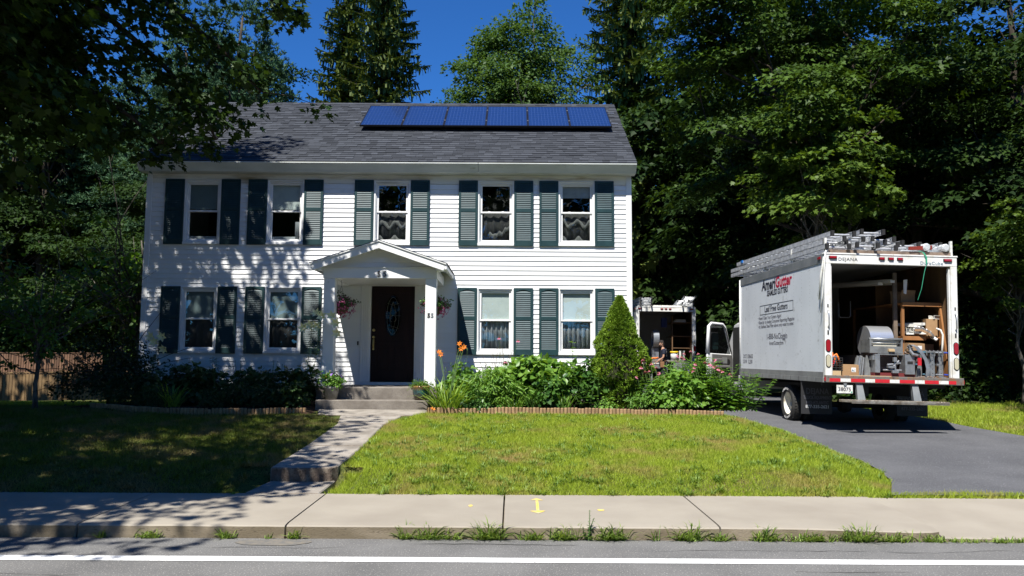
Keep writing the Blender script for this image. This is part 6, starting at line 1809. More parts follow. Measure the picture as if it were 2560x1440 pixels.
# ---- ladders on the roof racks
m_rung = mat('ladder_aluminium', (.74, .75, .76), .38, metal=.45, c2=(.52, .53, .54), scale=9)
def ladder_meshes(L, w):
    r = MB(); r.box(-.012, .012, 0, L, -.045, .045); r.box(-.012, .03, 0, L, .037, .045); r.box(-.012, .03, 0, L, -.045, -.037)
    g = MB(); g.cyl((-w / 2 + .012, 0, 0), (w / 2 - .012, 0, 0), .018, n=8)
    f = MB(); f.box(-.018, .036, -.05, .01, -.05, .05)
    p = MB(); p.box(-.0125, -.016, -.018, .018, -.018, .018)
    return r.mesh('rail', m_rung), g.mesh('rung', m_rung, smooth=False), f.mesh('foot', m_chas), p.mesh('plug', m_whit)
def ladder(label, T, x, y, z, L=5.6, w=.43, rz=0.0, rx=0.0, group='ladders on the roof of the near truck', feet=True, blue=False):
    t = cargo('ladder', label, 'ladder', (x, y, z), rz, T, group, rx)
    key = (L, w)
    if key not in ladder.c: ladder.c[key] = ladder_meshes(L, w)
    r, g, f, p = ladder.c[key]
    link('rail', r, t, (-w / 2, 0, 0)); link('rail', r, t, (w / 2, 0, 0), (0, PI, 0))
    for k in range(int((L - .2) / .305) + 1): link('rung', g, t, (0, .14 + k * .305, 0))
    if feet:
        link('foot', f, t, (-w / 2, 0, 0)); link('foot', f, t, (w / 2 - .0, 0, 0), (0, PI, 0))
    return t
ladder.c = {}
lad = [('lowest ladder of the left stack on the near truck', -.98, -.02, .13, 5.7, .43, .4), ('middle ladder of the left stack on the near truck', -.93, .20, .25, 5.5, .43, .9), ('topmost ladder of the left stack on the near truck', -.86, .03, .38, 5.3, .43, 1.3),
       ('ladder on edge beside the left stack of the near truck', -.46, -.08, .16, 5.0, .40, -1.0), ('lower ladder in the middle of the near truck roof', -.05, .10, .15, 4.8, .45, 2.0), ('upper ladder in the middle of the near truck roof', .05, .35, .35, 4.6, .42, -3.0),
       ('ladder right of the middle on the near truck roof', .42, .15, .22, 4.8, .40, -3.0), ('rightmost ladder on the near truck roof', .86, .20, .24, 4.6, .40, -2.0),
 ('short ladder lying across the middle stack of the near truck', -.22, .22, .46, 4.4, .42, -1.5), ('thin ladder over the right of the middle on the near truck roof', .22, .30, .28, 4.7, .36, 4.0), ('low ladder under the left stack edge of the near truck', -.62, .12, .30, 5.2, .38, 2.4)]
for lb, x, y, z, L, w, a in lad: ladder(lb, TM, x, y, TZ + z, L, w, R(a), R(.3))
rk = cargo('roof_rack', 'wooden and steel roof rack carrying the ladders of the near truck', 'roof rack', (0, 0, TZ))
for y in (.05, 1.7, 3.3, 4.8):
    m = MB(); m.box(-1.15, 1.18, y, y + .09, .02, .085); m.build('crossbar', mat('weathered_board', (.22, .16, .12), .85, c2=(.12, .09, .07), scale=6) if y < .1 else m_rail2, rk)
    for x in (-1.17, 1.19):
        m = MB(); m.box(x - .02, x + .02, y, y + .05, -.0, .30); m.build('stake', m_whit, rk)
m = MB(); m.box(-1.22, -1.19, BL - .1, BL + .02, .40, .46); m.build('blue_cap', mat('blue_plastic', (.02, .16, .5), .4), rk)
t = cargo('sawhorse', 'folded red sawhorse on the roof of the near truck', 'sawhorse', (.60, .02, TZ + .15), R(4))
m = MB(); m.hexa([(-.22, 0, -.04), (.22, 0, -.02), (.22, .05, -.02), (-.22, .05, -.04), (-.22, 0, .02), (.22, 0, .06), (.22, .05, .06), (-.22, .05, .02)]); m.build('beam', mat('red_metal', (.22, .03, .02), .6), t)
m = MB(); m.tube([(-.2, .02, 0), (.2, .5, .0)], .015, 6); m.tube([(.2, .02, 0), (-.1, .5, .0)], .015, 6); m.build('leg', m_rung, t)
for k, x in enumerate((.66, 1.02)):
    t = cargo('wrapped_bundle', ['left', 'right'][k] + ' plastic wrapped bundle end at the right of the near truck roof', 'bundle', (x + .05, .0, TZ + .17), R(3))
    m = MB(); rr = [(0, 0), (.055, .0), (.075, .02), (.07, .08), (.08, .14), (.06, .2), (.06, .5), (0, .5)]; m.lathe(rr, n=9, axis='y'); m.build('wrapping', mat('clear_wrap', (.55, .57, .58), .25, spec=.8, bump=1.0, bscale=30), t)
st = cargo('green_strap', 'green ratchet strap hanging over the rear header of the near truck', 'strap', (0, 0, 0))
m = MB()
pts = [(.56, .05, TZ + .10), (.60, -.055, TZ + .06), (.645, -.075, TZ - .02), (.645, -.078, TZ - .15), (.60, -.075, TZ - .32), (.55, -.06, TZ - .62), (.51, .0, TZ - .82)]
for i, (a, b) in enumerate(zip(pts[:-1], pts[1:])):
    wa = .015 if i < 3 else .004
    m.add([(a[0] - wa, a[1], a[2]), (a[0] + wa, a[1] - .004, a[2]), (b[0] + wa * .8, b[1] - .004, b[2]), (b[0] - wa * .8, b[1], b[2])], [(0, 1, 2, 3)])
m.build('webbing', mat('green_webbing', (.03, .30, .17), .6), st, recalc=False)
rp = cargo('white_rope', 'white rope hanging from the roof down the left rear corner of the near truck', 'rope', (0, 0, 0))
m = MB(); m.tube([(-1.12, .02, TZ + .12), (-1.22, -.05, TZ + .02), (-1.25, -.07, TZ - .25), (-1.27, -.03, TZ - .75), (-1.29, .02, TZ - 1.1)], [.02, .018, .014, .012, .010], 6)
m.tube([(-1.15, .02, TZ + .05), (-1.24, -.02, TZ - .1), (-1.262, .06, TZ - .4), (-1.28, .10, TZ - .85)], [.02, .02, .02, .016], 6); m.build('strand', m_whit, rp, smooth=True)

# ---- cargo of the near truck
m_card = mat('cardboard', (.36, .22, .11), .85, c2=(.30, .175, .085), scale=5)
m_cardl = mat('light_cardboard', (.50, .36, .20), .85)
m_label = mat('paper_label', (.75, .74, .72), .7)
m_gal = mat('galvanised', (.42, .43, .44), .4, metal=.7, c2=(.30, .31, .32), scale=10)
m_mach = mat('machine_grey', (.25, .26, .26), .5, metal=.4, c2=(.16, .165, .165), scale=8)
m_maroon = mat('maroon_paint', (.16, .03, .03), .5)
m_blue = mat('blue_handle', (.02, .06, .40), .4)
m_bluel = mat('blue_grey_clamp', (.07, .16, .22), .5)
m_orange = mat('orange_plastic', (.85, .20, .03), .5)
def carton(label, x, y, z, w, d, h, rz=0, open_=True, mt=m_card, lab=True, T=None, flaps=.3):
    t = cargo('cardboard_box', label, 'cardboard box', (x, y, z), rz, T)
    m = MB(); m.box(-w / 2, w / 2, -d / 2, -d / 2 + .006, 0, h); m.box(-w / 2, w / 2, d / 2 - .006, d / 2, 0, h); m.box(-w / 2, -w / 2 + .006, -d / 2 + .006, d / 2 - .006, 0, h); m.box(w / 2 - .006, w / 2, -d / 2 + .006, d / 2 - .006, 0, h); m.box(-w / 2, w / 2, -d / 2, d / 2, 0, .006); m.build('carton', mt, t)
    for s in (-1, 1):
        m = MB(); m.hexa([(-w / 2, s * d / 2, h), (w / 2, s * d / 2, h), (w / 2, s * (d / 2 - .004), h), (-w / 2, s * (d / 2 - .004), h), (-w / 2, s * (d / 2 + (.03 if open_ else -d * .46)), h + (d * .28 if open_ else .004)), (w / 2, s * (d / 2 + (.03 if open_ else -d * .46)), h + (d * .28 if open_ else .004)),
                           (w / 2, s * (d / 2 + (.026 if open_ else -d * .46)), h + (d * .28 if open_ else .008)), (-w / 2, s * (d / 2 + (.026 if open_ else -d * .46)), h + (d * .28 if open_ else .008))]); m.build('flap', mt, t)
    if lab:
        m = MB(); m.box(w * .05, w * .32, -d / 2 - .002, -d / 2 - .0005, h * .35, h * .75); m.build('label_sheet', m_label, t)
    return t
carton('flat light cardboard box under the crate at the left of the cargo door', -1.02, .20, FZ, .22, .30, .085, 0, False, m_cardl, False)
cb = carton('cardboard box with a white label right of the black crate', -.72, .17, FZ, .29, .26, .20, R(-8), False)
text('lettering', 'A1', .06, m_txtb, cb, (.055, -.1335, .08), (R(90), 0, 0), extrude=.001, bold=.002)
t = cargo('tool_crate', 'black slatted plastic crate with orange and blue tools at the left of the cargo door', 'crate', (-1.0, .18, FZ + .09))
m = MB()
for k in range(6):
    z = .0 + k * .045
    m.box(-.13, .13, -.12, -.112, z, z + .014); m.box(-.13, -.122, -.112, .12, z, z + .014); m.box(.122, .13, -.112, .12, z, z + .014); m.box(-.122, .122, .112, .12, z, z + .014)
for x in (-.13, -.07, 0, .07, .122): m.box(x, x + .008, -.121, -.111, 0, .24)
m.box(-.13, .13, -.12, .12, -.004, 0); m.build('basket', m_chas, t)
for (x, z, a, mt, nm) in ((-.06, .24, .15, m_orange, 'orange_handle'), (.06, .21, -.35, m_orange, 'orange_handle'), (.0, .18, .3, m_bluel, 'blue_tool'), (-.05, .10, .5, m_redt, 'red_tool')):
    m = MB(Matrix.Translation((x, -.02, z)) @ Matrix.Rotation(a, 4, 'Y')); m.tube([(-.03, 0, -.12), (-.035, 0, 0), (-.02, 0, .08), (.02, 0, .09), (.035, 0, 0), (.03, 0, -.10)], [.018, .02, .022, .022, .02, .014], 7); m.build(nm, mt, t, smooth=True)
t = cargo('gutter_coil_guides', 'dark metal profiles leaning left of the gutter machine', 'metal profiles', (-.36, .30, FZ))
for k, (x, a, w, mt) in enumerate([(-.13, .22, .03, m_gal), (-.09, .20, .05, m_mach), (-.02, .18, .03, m_gal), (.04, .16, .07, m_mach), (.11, .10, .045, m_mach), (-.16, .26, .04, m_mach)]):
    m = MB(Matrix.Translation((x, .03 * (k % 3), 0)) @ Matrix.Rotation(a, 4, 'Y') @ Matrix.Rotation(-.15, 4, 'X')); m.box(-w / 2, w / 2, 0, .02, 0, .36 + .03 * (k % 2)); m.box(-w / 2, -w / 2 + .006, .02, .05, 0, .36); m.build('profile', mt, t)
t = cargo('gutter_machine', 'steel gutter forming machine with a shiny sheet coil in the near truck', 'gutter machine', (.13, .30, FZ))
m = MB(); m.box(-.36, .40, -.12, 2.0, 0, .07); m.build('base', m_maroon, t)
m = MB(); m.box(-.36, -.27, -.16, .10, .07, .41); m.box(-.40, -.36, -.14, .0, .30, .38); m.build('left_plate', m_gal, t, bevel=.004)
m = MB(); m.box(.19, .37, -.18, .05, .05, .42); q = m.build('right_plate', m_gal, t, bevel=.004)
m = MB(); m.box(.23, .33, -.184, -.1805, .24, .29); m.box(.255, .305, -.187, -.1845, .25, .28); m.build('nameplate', m_chas, q)
m = MB(); m.box(-.28, .19, -.10, -.06, .40, .425); m.box(-.28, .19, .3, 1.8, .10, .40); m.build('machine_body', m_mach, t)
m = MB()
for (a, b) in (((-.12, -.12, .22), (.08, -.12, .24)), ((-.06, -.14, .14), (.10, -.12, .30)), ((.02, -.15, .10), (.02, -.12, .36)), ((-.2, -.12, .12), (.14, -.13, .12))): m.tube([a, b], .018, 7)
m.box(-.12, .0, -.17, -.10, .16, .20); m.box(.03, .12, -.16, -.08, .24, .27); m.box(-.02, .04, -.17, -.12, .28, .36); m.box(-.05, .07, -.18, -.12, .07, .12)
m.build('rollers_and_blades', m_gal, t)
m = MB(); m.box(-.43, .20, -.10, -.06, .43, .46); 
for x in (-.42, .17): m.box(x, x + .03, -.08, .30, .44, .68); 
m.box(-.39, .17, -.08, -.07, .46, .56); m.build('coil_cradle', m_mach, t)
m = MB(); m.cyl((-.42, -.05, .69), (.21, -.05, .69), .028, n=14); m.cyl((-.42, -.06, .62), (.21, -.06, .62), .008, n=6); m.build('roller', m_gal, t, smooth=True)
m = MB(); m.lathe([(.0, -.34), (.29, -.34), (.29, .10), (.0, .10)], (.0, .33, .66), 48, axis='x'); m.build('sheet_coil', mat('bright_aluminium', (.85, .87, .90), .28, metal=.8), t, smooth=False)
m = MB(); m.box(-.34, .10, -.045, -.035, .46, .66); m.build('feed_plate', mat('cream_plate', (.55, .52, .42), .5), t)
carton('small wooden block box on the cradle of the gutter machine', .10, .22, FZ + .462, .11, .10, .045, 0, False, m_cardl, False)
t = cargo('bent_gutter_strip', 'bent shiny gutter strip hanging right of the gutter machine', 'gutter strip', (.42, .12, FZ))
m = MB(); pts = [(.02, .08, .55), (.04, .02, .60), (.10, -.02, .56), (.18, -.04, .46), (.26, -.05, .32), (.29, -.06, .16), (.27, -.06, .02)]
for (a, b) in zip(pts[:-1], pts[1:]):
    for off, w_ in ((0, .03), (.035, .008)):
        m.hexa([(a[0] - w_ + off, a[1], a[2]), (a[0] + w_ + off, a[1], a[2]), (a[0] + w_ + off, a[1] + .01, a[2]), (a[0] - w_ + off, a[1] + .01, a[2]), (b[0] - w_ + off, b[1], b[2]), (b[0] + w_ + off, b[1], b[2]), (b[0] + w_ + off, b[1] + .01, b[2]), (b[0] - w_ + off, b[1] + .01, b[2])])
m.tube([(-.02, .0, .5), (.03, -.03, .42), (.12, -.02, .40)], .03, 7); m.build('strip', m_gal, t, smooth=False)
m = MB(); m.box(.10, .16, -.08, -.05, .22, .36); m.build('red_grip', m_redt, t)
def bracket(label, x, y, mt, top, bt, h=.46):
    t = cargo('scaffold_bracket', label, 'scaffold bracket', (x, y, FZ), R(4), None, 'scaffold pump jacks by the right post')
    m = MB(); m.box(-.045, -.035, -.03, .03, .02, h); m.box(-.035, .035, -.03, -.024, .02, h); m.box(.035, .045, -.03, .03, .02, h); m.box(-.07, .07, -.08, .05, 0, .02); m.build('channel', mt, t)
    m = MB(); m.box(-.10, .10, -.05, .03, h, h + .035); m.box(-.10, -.06, -.06, .02, h * .5, h * .56); m.build('clamp', top, t)
    for z in (h + .005, .06):
        m = MB(); m.tube([(.05, -.04, z), (.17, -.06, z - .005)], .014, 7); m.build('handle', bt, t)
    for k in range(5):
        m = MB(); m.cyl((0, -.0305, .08 + k * .08), (0, -.032, .08 + k * .08), .008, n=8); m.build('hole', m_chas, t)
bracket('blue topped dark scaffold bracket left of the two galvanised ones', .62, .22, m_mach, m_bluel, m_bluel)
bracket('galvanised scaffold bracket in the middle of three', .83, .16, m_gal, m_gal, m_gal)
bracket('galvanised scaffold bracket with blue handles nearest the right post', 1.0, .18, m_gal, m_gal, m_blue)
t = cargo('shelf_unit', 'orange lumber shelving along the right wall of the near truck', 'shelves', (.85, .55, FZ))
for ya in (-.12, 1.9): m = MB(); m.box(-.42, -.37, ya, ya + .05, .0, 1.40); m.build('upright', m_lum, t)
m = MB(); m.box(-.50, -.43, .02, .07, .0, 1.98); m.build('stud', m_floor, t)
for z, a in ((.74, .0), (1.38, .0)):
    m = MB(); m.box(-.42, .33, -.13, 1.95, z, z + .025); m.box(-.42, .33 if z > 1 else .02, -.155, -.131, z - .045, z + .03); m.build('shelf', m_lum, t)
m = MB(); m.box(-.37, .33, 1.0, 1.02, .0, 1.9); m.build('shelf_back', m_ply, t)
m = MB(); m.hexa([(.30, -.40, 0), (.335, -.40, 0), (.335, -.10, 0), (.30, -.10, 0), (.30, -.12, 1.4), (.335, -.12, 1.4), (.335, -.10, 1.4), (.30, -.10, 1.4)]); m.build('side_board', m_lum, t)
carton('open cardboard box with a white label on the lower shelf', .62, .42, FZ + .46, .32, .26, .17, R(6), False)
carton('larger cardboard box below the shelf at the back', .98, .75, FZ + .35, .30, .3, .28, R(-4), False, lab=False)
carton('tall cardboard box standing on the shelf beside the right wall', 1.0, .52, FZ + .77, .20, .28, .33, R(-10), False, lab=False)
carton('worn cardboard box on the upper shelf', .62, .75, FZ + 1.41, .30, .3, .16, R(10), True, m_card, False)
def profile_u(label, p, L, w, h, mt, rz, rx=0, ry=0, cat='gutter piece', name='gutter_piece'):
    t = cargo(name, label, cat, p, rz, None, None, rx, ry)
    m = MB(); m.box(-w / 2, -w / 2 + .006, 0, L, 0, h); m.box(-w / 2 + .006, w / 2 - .006, 0, L, 0, .006); m.box(w / 2 - .006, w / 2, 0, L, 0, h * .9); m.box(w / 2 - .006, w / 2 + .02, 0, L, h * .9, h * .9 + .006); m.build('profile', mt, t); return t
m_gw = mat('white_gutter', (.66, .65, .60), .45)
profile_u('cream gutter piece on the shelf, nearest the upright', (.58, .42, FZ + .80), .55, .13, .11, m_gw, R(-25), R(8))
profile_u('white gutter piece with dark mouth on the shelf top', (.80, .48, FZ + .94), .50, .12, .06, m_gw, R(30), R(4))
profile_u('white downspout end on the shelf above the tall box', (.98, .40, FZ + 1.10), .40, .11, .07, m_gw, R(-60))
t = cargo('downspout_elbow', 'shiny silver downspout elbow hanging over the shelf edge', 'downspout elbow', (.72, .34, FZ + .84), R(0))
m = MB(); m.tube([(-.07, .05, .06), (.04, .0, .06), (.15, -.04, .0), (.22, -.06, -.08)], [.048, .05, .05, .045], 4, flat=.8)
for k in range(4): m.tube([(-.06 + .06 * k, .046 - .02 * k, .105 - .012 * k * k * .5), (-.05 + .06 * k, .045 - .02 * k, .115 - .012 * k * k * .5)], .012, 5)
m.build('elbow', mat('bright_elbow', (.75, .77, .8), .22, metal=.9), t)
t = cargo('downspout_elbow', 'brown mouthed cream downspout elbow below the silver one', 'downspout elbow', (.97, .30, FZ + .70), R(0))
m = MB(); m.tube([(-.06, .06, .16), (-.03, .02, .06), (.03, -.04, .0)], [.045, .045, .042], 4, flat=.75); m.build('elbow', m_gw, t)
m = MB(); m.tube([(.028, -.038, .002), (.034, -.046, -.006)], [.036, .036], 4, flat=.75); m.build('mouth', mat('brown_inside', (.08, .03, .02), .7), t)
t = cargo('white_pipe', 'white curved pipe against the right wall near the rear post', 'pipe', (1.06, .22, FZ + .42), 0)
m = MB(); m.tube([(0, 0, 0), (.02, 0, .2), (.03, 0, .38), (.0, .02, .47), (-.06, .06, .5)], .018, 8); m.build('tube', m_gw, t, smooth=True)
t = cargo('long_gutter_bundle', 'bundle of long pale gutters stored under the truck ceiling', 'gutter bundle', (.30, .5, TZ - .46), R(6), None, None, R(3))
for k, (x, z) in enumerate([(0, 0), (.10, .03), (-.12, -.04), (.22, -.02)]):
    m = MB(); m.box(x - .045, x + .045, .0 + .1 * k, 3.4, z, z + .05); m.build('gutter', m_gw, t)
for s in range(5):
    pass
sp = cargo('cloth_rag', 'white rag tied round the long gutters near the ceiling', 'rag', (.50, .42, TZ - .46), 0)
m = MB(); m.hexa([(-.03, 0, -.20), (.02, 0, -.22), (.02, .01, -.22), (-.03, .01, -.20), (-.035, -.02, .05), (.035, -.02, .06), (.035, .0, .06), (-.035, .0, .05)]); m.build('cloth', m_label, sp)
t = cargo('hanging_hoops', 'dark metal hoops hanging on the left wall inside the near truck', 'metal hoops', (-.55, 1.6, FZ + 1.2))
for x in (-.05, .42):
    m = MB(); m.tube([(x - .13, 0, .3), (x - .13, 0, .0), (x - .10, 0, -.04), (x + .08, 0, -.04), (x + .11, 0, 0), (x + .11, 0, .3)], .010, 6); m.build('hoop', m_gal, t, smooth=True)
t = cargo('loose_tools', 'heap of dark tools and scraps on the truck floor right of the machine', 'tools', (.62, .06, FZ))
for k in range(12):
    a = random.random() * 6; x = random.uniform(-.12, .36)
    m = MB(); m.tube([(x, -.02, .012), (x + .08 * math.cos(a), -.02 + .05 * math.sin(a), .02)], .010, 5); m.build('scrap', random.choice([m_dirty, m_mach, m_lum]), t)

t = cargo('cable_bundle', 'tangle of cables and cloth hanging right of the gutter machine cradle', 'cables', (.36, .16, FZ + .44))
for k in range(6):
    a = random.random() * 6; m = MB(); pts = [(.05 * math.cos(a + q * .9) + .01 * q, -.03 + .02 * math.sin(q + k), .02 + .05 * math.sin(a + q * .7) + .012 * q) for q in range(9)]
    m.tube(pts, .010, 5); m.build('cable', [m_chas, m_dirty, m_gal][k % 3], t, smooth=True)
t = cargo('wood_strips', 'thin pale wooden strips lying along the sill of the cargo door', 'wood strips', (-.45, -.03, FZ))
for k in range(3): onebox((-.35 + .1 * k, .32 + .06 * k, -.03 + .025 * k, -.012 + .025 * k, .002, .014)).build('strip', m_cardl, t)
t = cargo('stacked_boards', 'dark boards leaning along the left wall deep in the near truck', 'boards', (-.95, 1.4, FZ))
for k in range(6):
    m = MB(Matrix.Rotation(-.12, 4, 'Y')); m.box(.04 * k, .04 * k + .025, .1 * k, 2.6, 0, 1.1 + .12 * (k % 3)); m.build('board', m_ply, t)
t = cargo('clamp_row', 'row of small steel clamps hooked on the scaffold brackets', 'clamps', (.80, .10, FZ + .46))
for k in range(5):
    m = MB(); m.tube([(-.12 + .075 * k, -.02, .04), (-.12 + .075 * k, -.05, .02), (-.11 + .075 * k, -.045, -.05), (-.09 + .075 * k, -.02, -.06)], .009, 5); m.build('clamp', m_gal if k % 2 else m_mach, t)
t = cargo('gutter_offcuts', 'white and grey gutter offcuts heaped on the shelf behind the elbow', 'gutter offcuts', (.78, .62, FZ + .80))
for k in range(7):
    m = MB(Matrix.Translation((random.uniform(-.2, .2), random.uniform(-.1, .2), .03 * k)) @ Matrix.Rotation(random.uniform(-.9, .9), 4, 'Z') @ Matrix.Rotation(random.uniform(-.3, .3), 4, 'Y')); m.box(-.05, .05, -.18, .18, 0, .01); m.box(-.05, -.044, -.18, .18, .01, .05); m.box(.044, .05, -.18, .18, .01, .05); m.build('offcut', [m_gw, m_gal, m_gw][k % 3], t)

# ---- things at the second truck
gA = 'ladders on the roof of the far truck'
for k, (lb, x, y, z, a) in enumerate([('lowest ladder at the left of the far truck roof', -.85, -.15, .12, 0), ('second ladder at the left of the far truck roof', -.82, -.05, .25, .5), ('topmost ladder at the left of the far truck roof', -.80, .05, .38, 1),
                                      ('lowest ladder at the right of the far truck roof', .88, -.2, .15, -6), ('middle ladder at the right of the far truck roof', .75, .1, .28, -8), ('topmost ladder at the right of the far truck roof', .95, -.25, .42, -9)]):
    ladder(lb, TM2, x, y, TZ + z, 4.9, .46, R(a), 0, gA)
rk2 = cargo('roof_rack', 'roof rack with boards on the far truck', 'roof rack', (0, 0, TZ), 0, TM2)
for y in (.02, 2.4, 4.6): onebox((-1.15, 1.15, y, y + .12, .02, .075)).build('crossbar', m_whit if y < 1 else m_rail2, rk2)
t = cargo('gutter_machine', 'long gutter machine run out behind the far truck on its deck', 'gutter machine', (0, -1.3, FZ), 0, TM2)
onebox((-.98, .85, 0, 1.25, -.05, .03)).build('deck', m_dirty, t, bevel=.01)
onebox((-.98, -.20, .0, 1.1, -.30, -.06)).build('housing', m_gal, t, bevel=.01); onebox((.05, .85, .0, 1.1, -.36, -.06)).build('housing', m_mach, t, bevel=.01)
onebox((-.90, -.28, -.02, -.001, -.12, -.09)).build('white_strip', m_whit, t)
for x in (-.8, .7): onebox((x - .03, x + .03, .1, .16, -1.0, -.37)).build('leg', m_mach, t)
for k in range(9): onebox((-.85 + .17 * k, -.76 + .17 * k, .1 + .05 * (k % 3), .2 + .05 * (k % 3), .031, .05 + .02 * (k % 2))).build('roller', m_gal, t)
t = cargo('sheet_coil', 'grey sheet metal coil standing inside the far truck', 'metal coil', (-.30, .8, FZ), 0, TM2)
m = MB(); m.lathe([(.34, -.12), (.38, -.12), (.38, .12), (.34, .12), (.34, -.12)], (0, 0, .95), 32, axis='x'); m.box(-.14, .14, -.1, .1, 0, .56); m.build('coil', mat('dull_sheet', (.22, .24, .27), .4, metal=.4), t)
t = cargo('white_bucket', 'white bucket with a yellow rim behind the man', 'bucket', (.18, -.8, FZ + .03), 0, TM2)
m = MB(); m.lathe([(0, 0), (.13, 0), (.155, .34), (.14, .34), (.12, .02)], n=18); m.build('pail', m_gw, t, smooth=True)
m = MB(); m.lathe([(.158, .30), (.168, .30), (.168, .37), (.15, .37)], n=18); m.build('rim', mat('yellow_plastic', (.75, .50, .02), .5), t, smooth=True)
t = cargo('white_downspouts', 'pair of short white downspouts standing right of the bucket', 'downspouts', (.48, -.6, FZ + .03), 0, TM2)
for x in (-.05, .09): onebox((x, x + .075, 0, .06, 0, .40)).build('downspout', m_gw, t)
t = cargo('orange_tool', 'orange hand tool lying on the gutter machine left of the man', 'tool', (-.66, -1.1, FZ + .09), R(20), TM2)
m = MB(); m.tube([(-.18, 0, .0), (-.05, .03, .02), (.05, -.02, .02), (.20, .02, .03)], [.02, .035, .04, .02], 7); m.tube([(.0, .0, .0), (.1, -.08, .06)], .02, 6); m.build('body', m_orange, t, smooth=True)
t = cargo('blue_bin', 'dark blue bin on a high shelf inside the far truck', 'bin', (.15, 1.2, FZ + 1.45), 0, TM2)
onebox((-.12, .12, -.1, .1, 0, .42)).build('tub', mat('dark_blue_plastic', (.02, .035, .16), .5), t, bevel=.02)
t = cargo('wooden_shelves', 'dark wooden shelves with scrap inside the far truck at the right', 'shelves', (.75, .6, FZ), 0, TM2)
for z in (.55, 1.05, 1.62): onebox((-.35, .40, 0, 1.4, z, z + .03)).build('shelf', m_ply, t)
onebox((-.38, -.34, 0, .05, 0, 1.9)).build('upright', m_ply, t)
t = cargo('paper_bundle', 'bundle of pale papers on the top shelf of the far truck', 'papers', (.70, .7, FZ + 1.66), R(10), TM2)
for k in range(4): onebox((-.25 + .03 * k, .25, -.12, .12, .03 * k, .03 * k + .018)).build('sheet', m_gw, t)
# ------------------------------------------------------------------ the man by the far truck (seen from his left, facing left)
m_skin = mat('skin', (.42, .24, .16), .6, c2=(.36, .19, .125), scale=30)
m_hair = mat('dark_hair', (.018, .013, .010), .75, bump=.8, bscale=120)
m_shirt = mat('navy_tshirt', (.010, .014, .030), .85, c2=(.016, .020, .04), scale=14, bump=.4, bscale=30)
m_short = mat('dark_trousers', (.016, .017, .022), .85, c2=(.03, .03, .035), scale=12)
m_boot = mat('tan_boot', (.22, .12, .06), .8)
m_leather = mat('tan_leather', (.22, .11, .05), .7, bump=.4)
m_eye = mat('eye_white', (.7, .7, .68), .3)
mx_, my_ = 5.93, 31.25
man = thing('person', 'man in navy t-shirt with tool belt working at the rear of the far truck', 'person', (mx_, my_, drive_z(my_) + .01), (0, 0, R(86)))
# local frame: faces +y, x to his right, z up. rotated so that he faces left in the picture
def skin(name, verts, edges, radii, m_, parent, sub=2, root=0):
    me = bpy.data.meshes.new(name); me.from_pydata(verts, edges, []); me.materials.append(m_)
    o = bpy.data.objects.new(name, me); col.objects.link(o); o.parent = parent
    s = o.modifiers.new('skin', 'SKIN'); s.use_smooth_shade = True
    sv = me.skin_vertices[0].data if me.skin_vertices else None
    if sv is None:
        bpy.context.view_layer.objects.active = o
        sv = me.skin_vertices[0].data
    for k, r in enumerate(radii): sv[k].radius = r if isinstance(r, tuple) else (r, r); sv[k].use_root = (k == root)
    ss = o.modifiers.new('sub', 'SUBSURF'); ss.levels = sub; ss.render_levels = sub
    return o
V = [(0, 0, .96), (0, .01, 1.12), (0, -.01, 1.30), (0, -.01, 1.43), (0, .02, 1.50), (0, .045, 1.57),
     (.17, -.02, 1.40), (.23, .02, 1.13), (.19, .20, .98), (-.17, -.02, 1.40), (-.23, .02, 1.13), (-.19, .22, .99),
     (.09, 0, .90), (.10, .04, .50), (.10, -.01, .09), (-.09, .0, .90), (-.10, .01, .50), (-.10, -.05, .09)]
Ed = [(0, 1), (1, 2), (2, 3), (3, 4), (4, 5), (3, 6), (6, 7), (7, 8), (3, 9), (9, 10), (10, 11), (0, 12), (12, 13), (13, 14), (0, 15), (15, 16), (16, 17)]
Rd = [(.135, .105), (.13, .095), (.15, .105), (.12, .085), .055, .052, .055, .042, .028, .055, .042, .028, .082, .055, .038, .082, .055, .038]
skin('body', V, Ed, Rd, m_skin, man)
def cloth(name, idx, edges, grow, m_, extra=()):
    vs = [V[i] for i in idx] + [e[0] for e in extra]
    rr = [tuple(q + grow for q in (Rd[i] if isinstance(Rd[i], tuple) else (Rd[i], Rd[i]))) for i in idx] + [e[1] for e in extra]
    return skin(name, vs, edges, rr, m_, man)
lerp = lambda a, b, t: tuple(x + (y - x) * t for x, y in zip(a, b))
cloth('t_shirt', [0, 1, 2, 3, 6, 9], [(0, 1), (1, 2), (2, 3), (3, 4), (4, 6), (3, 5), (5, 7), (3, 8)], .024, m_shirt, [(lerp(V[6], V[7], .66), (.074, .070)), (lerp(V[9], V[10], .66), (.074, .070)), ((0, .005, 1.485), (.085, .078))])
cloth('trousers', [0, 12, 13, 15, 16], [(0, 1), (1, 2), (2, 5), (0, 3), (3, 4), (4, 6)], .016, m_short, [(lerp(V[13], V[14], .22), (.066, .066)), (lerp(V[16], V[17], .22), (.066, .066))])
for s, i in ((1, 14), (-1, 17)):
    x, y, z = V[i]
    skin('boot', [(x, y, .20), (x, y - .005, .07), (x, y + .09, .045), (x, y + .17, .035)], [(0, 1), (1, 2), (2, 3)], [.052, .056, .048, .036], m_boot, man, 2)
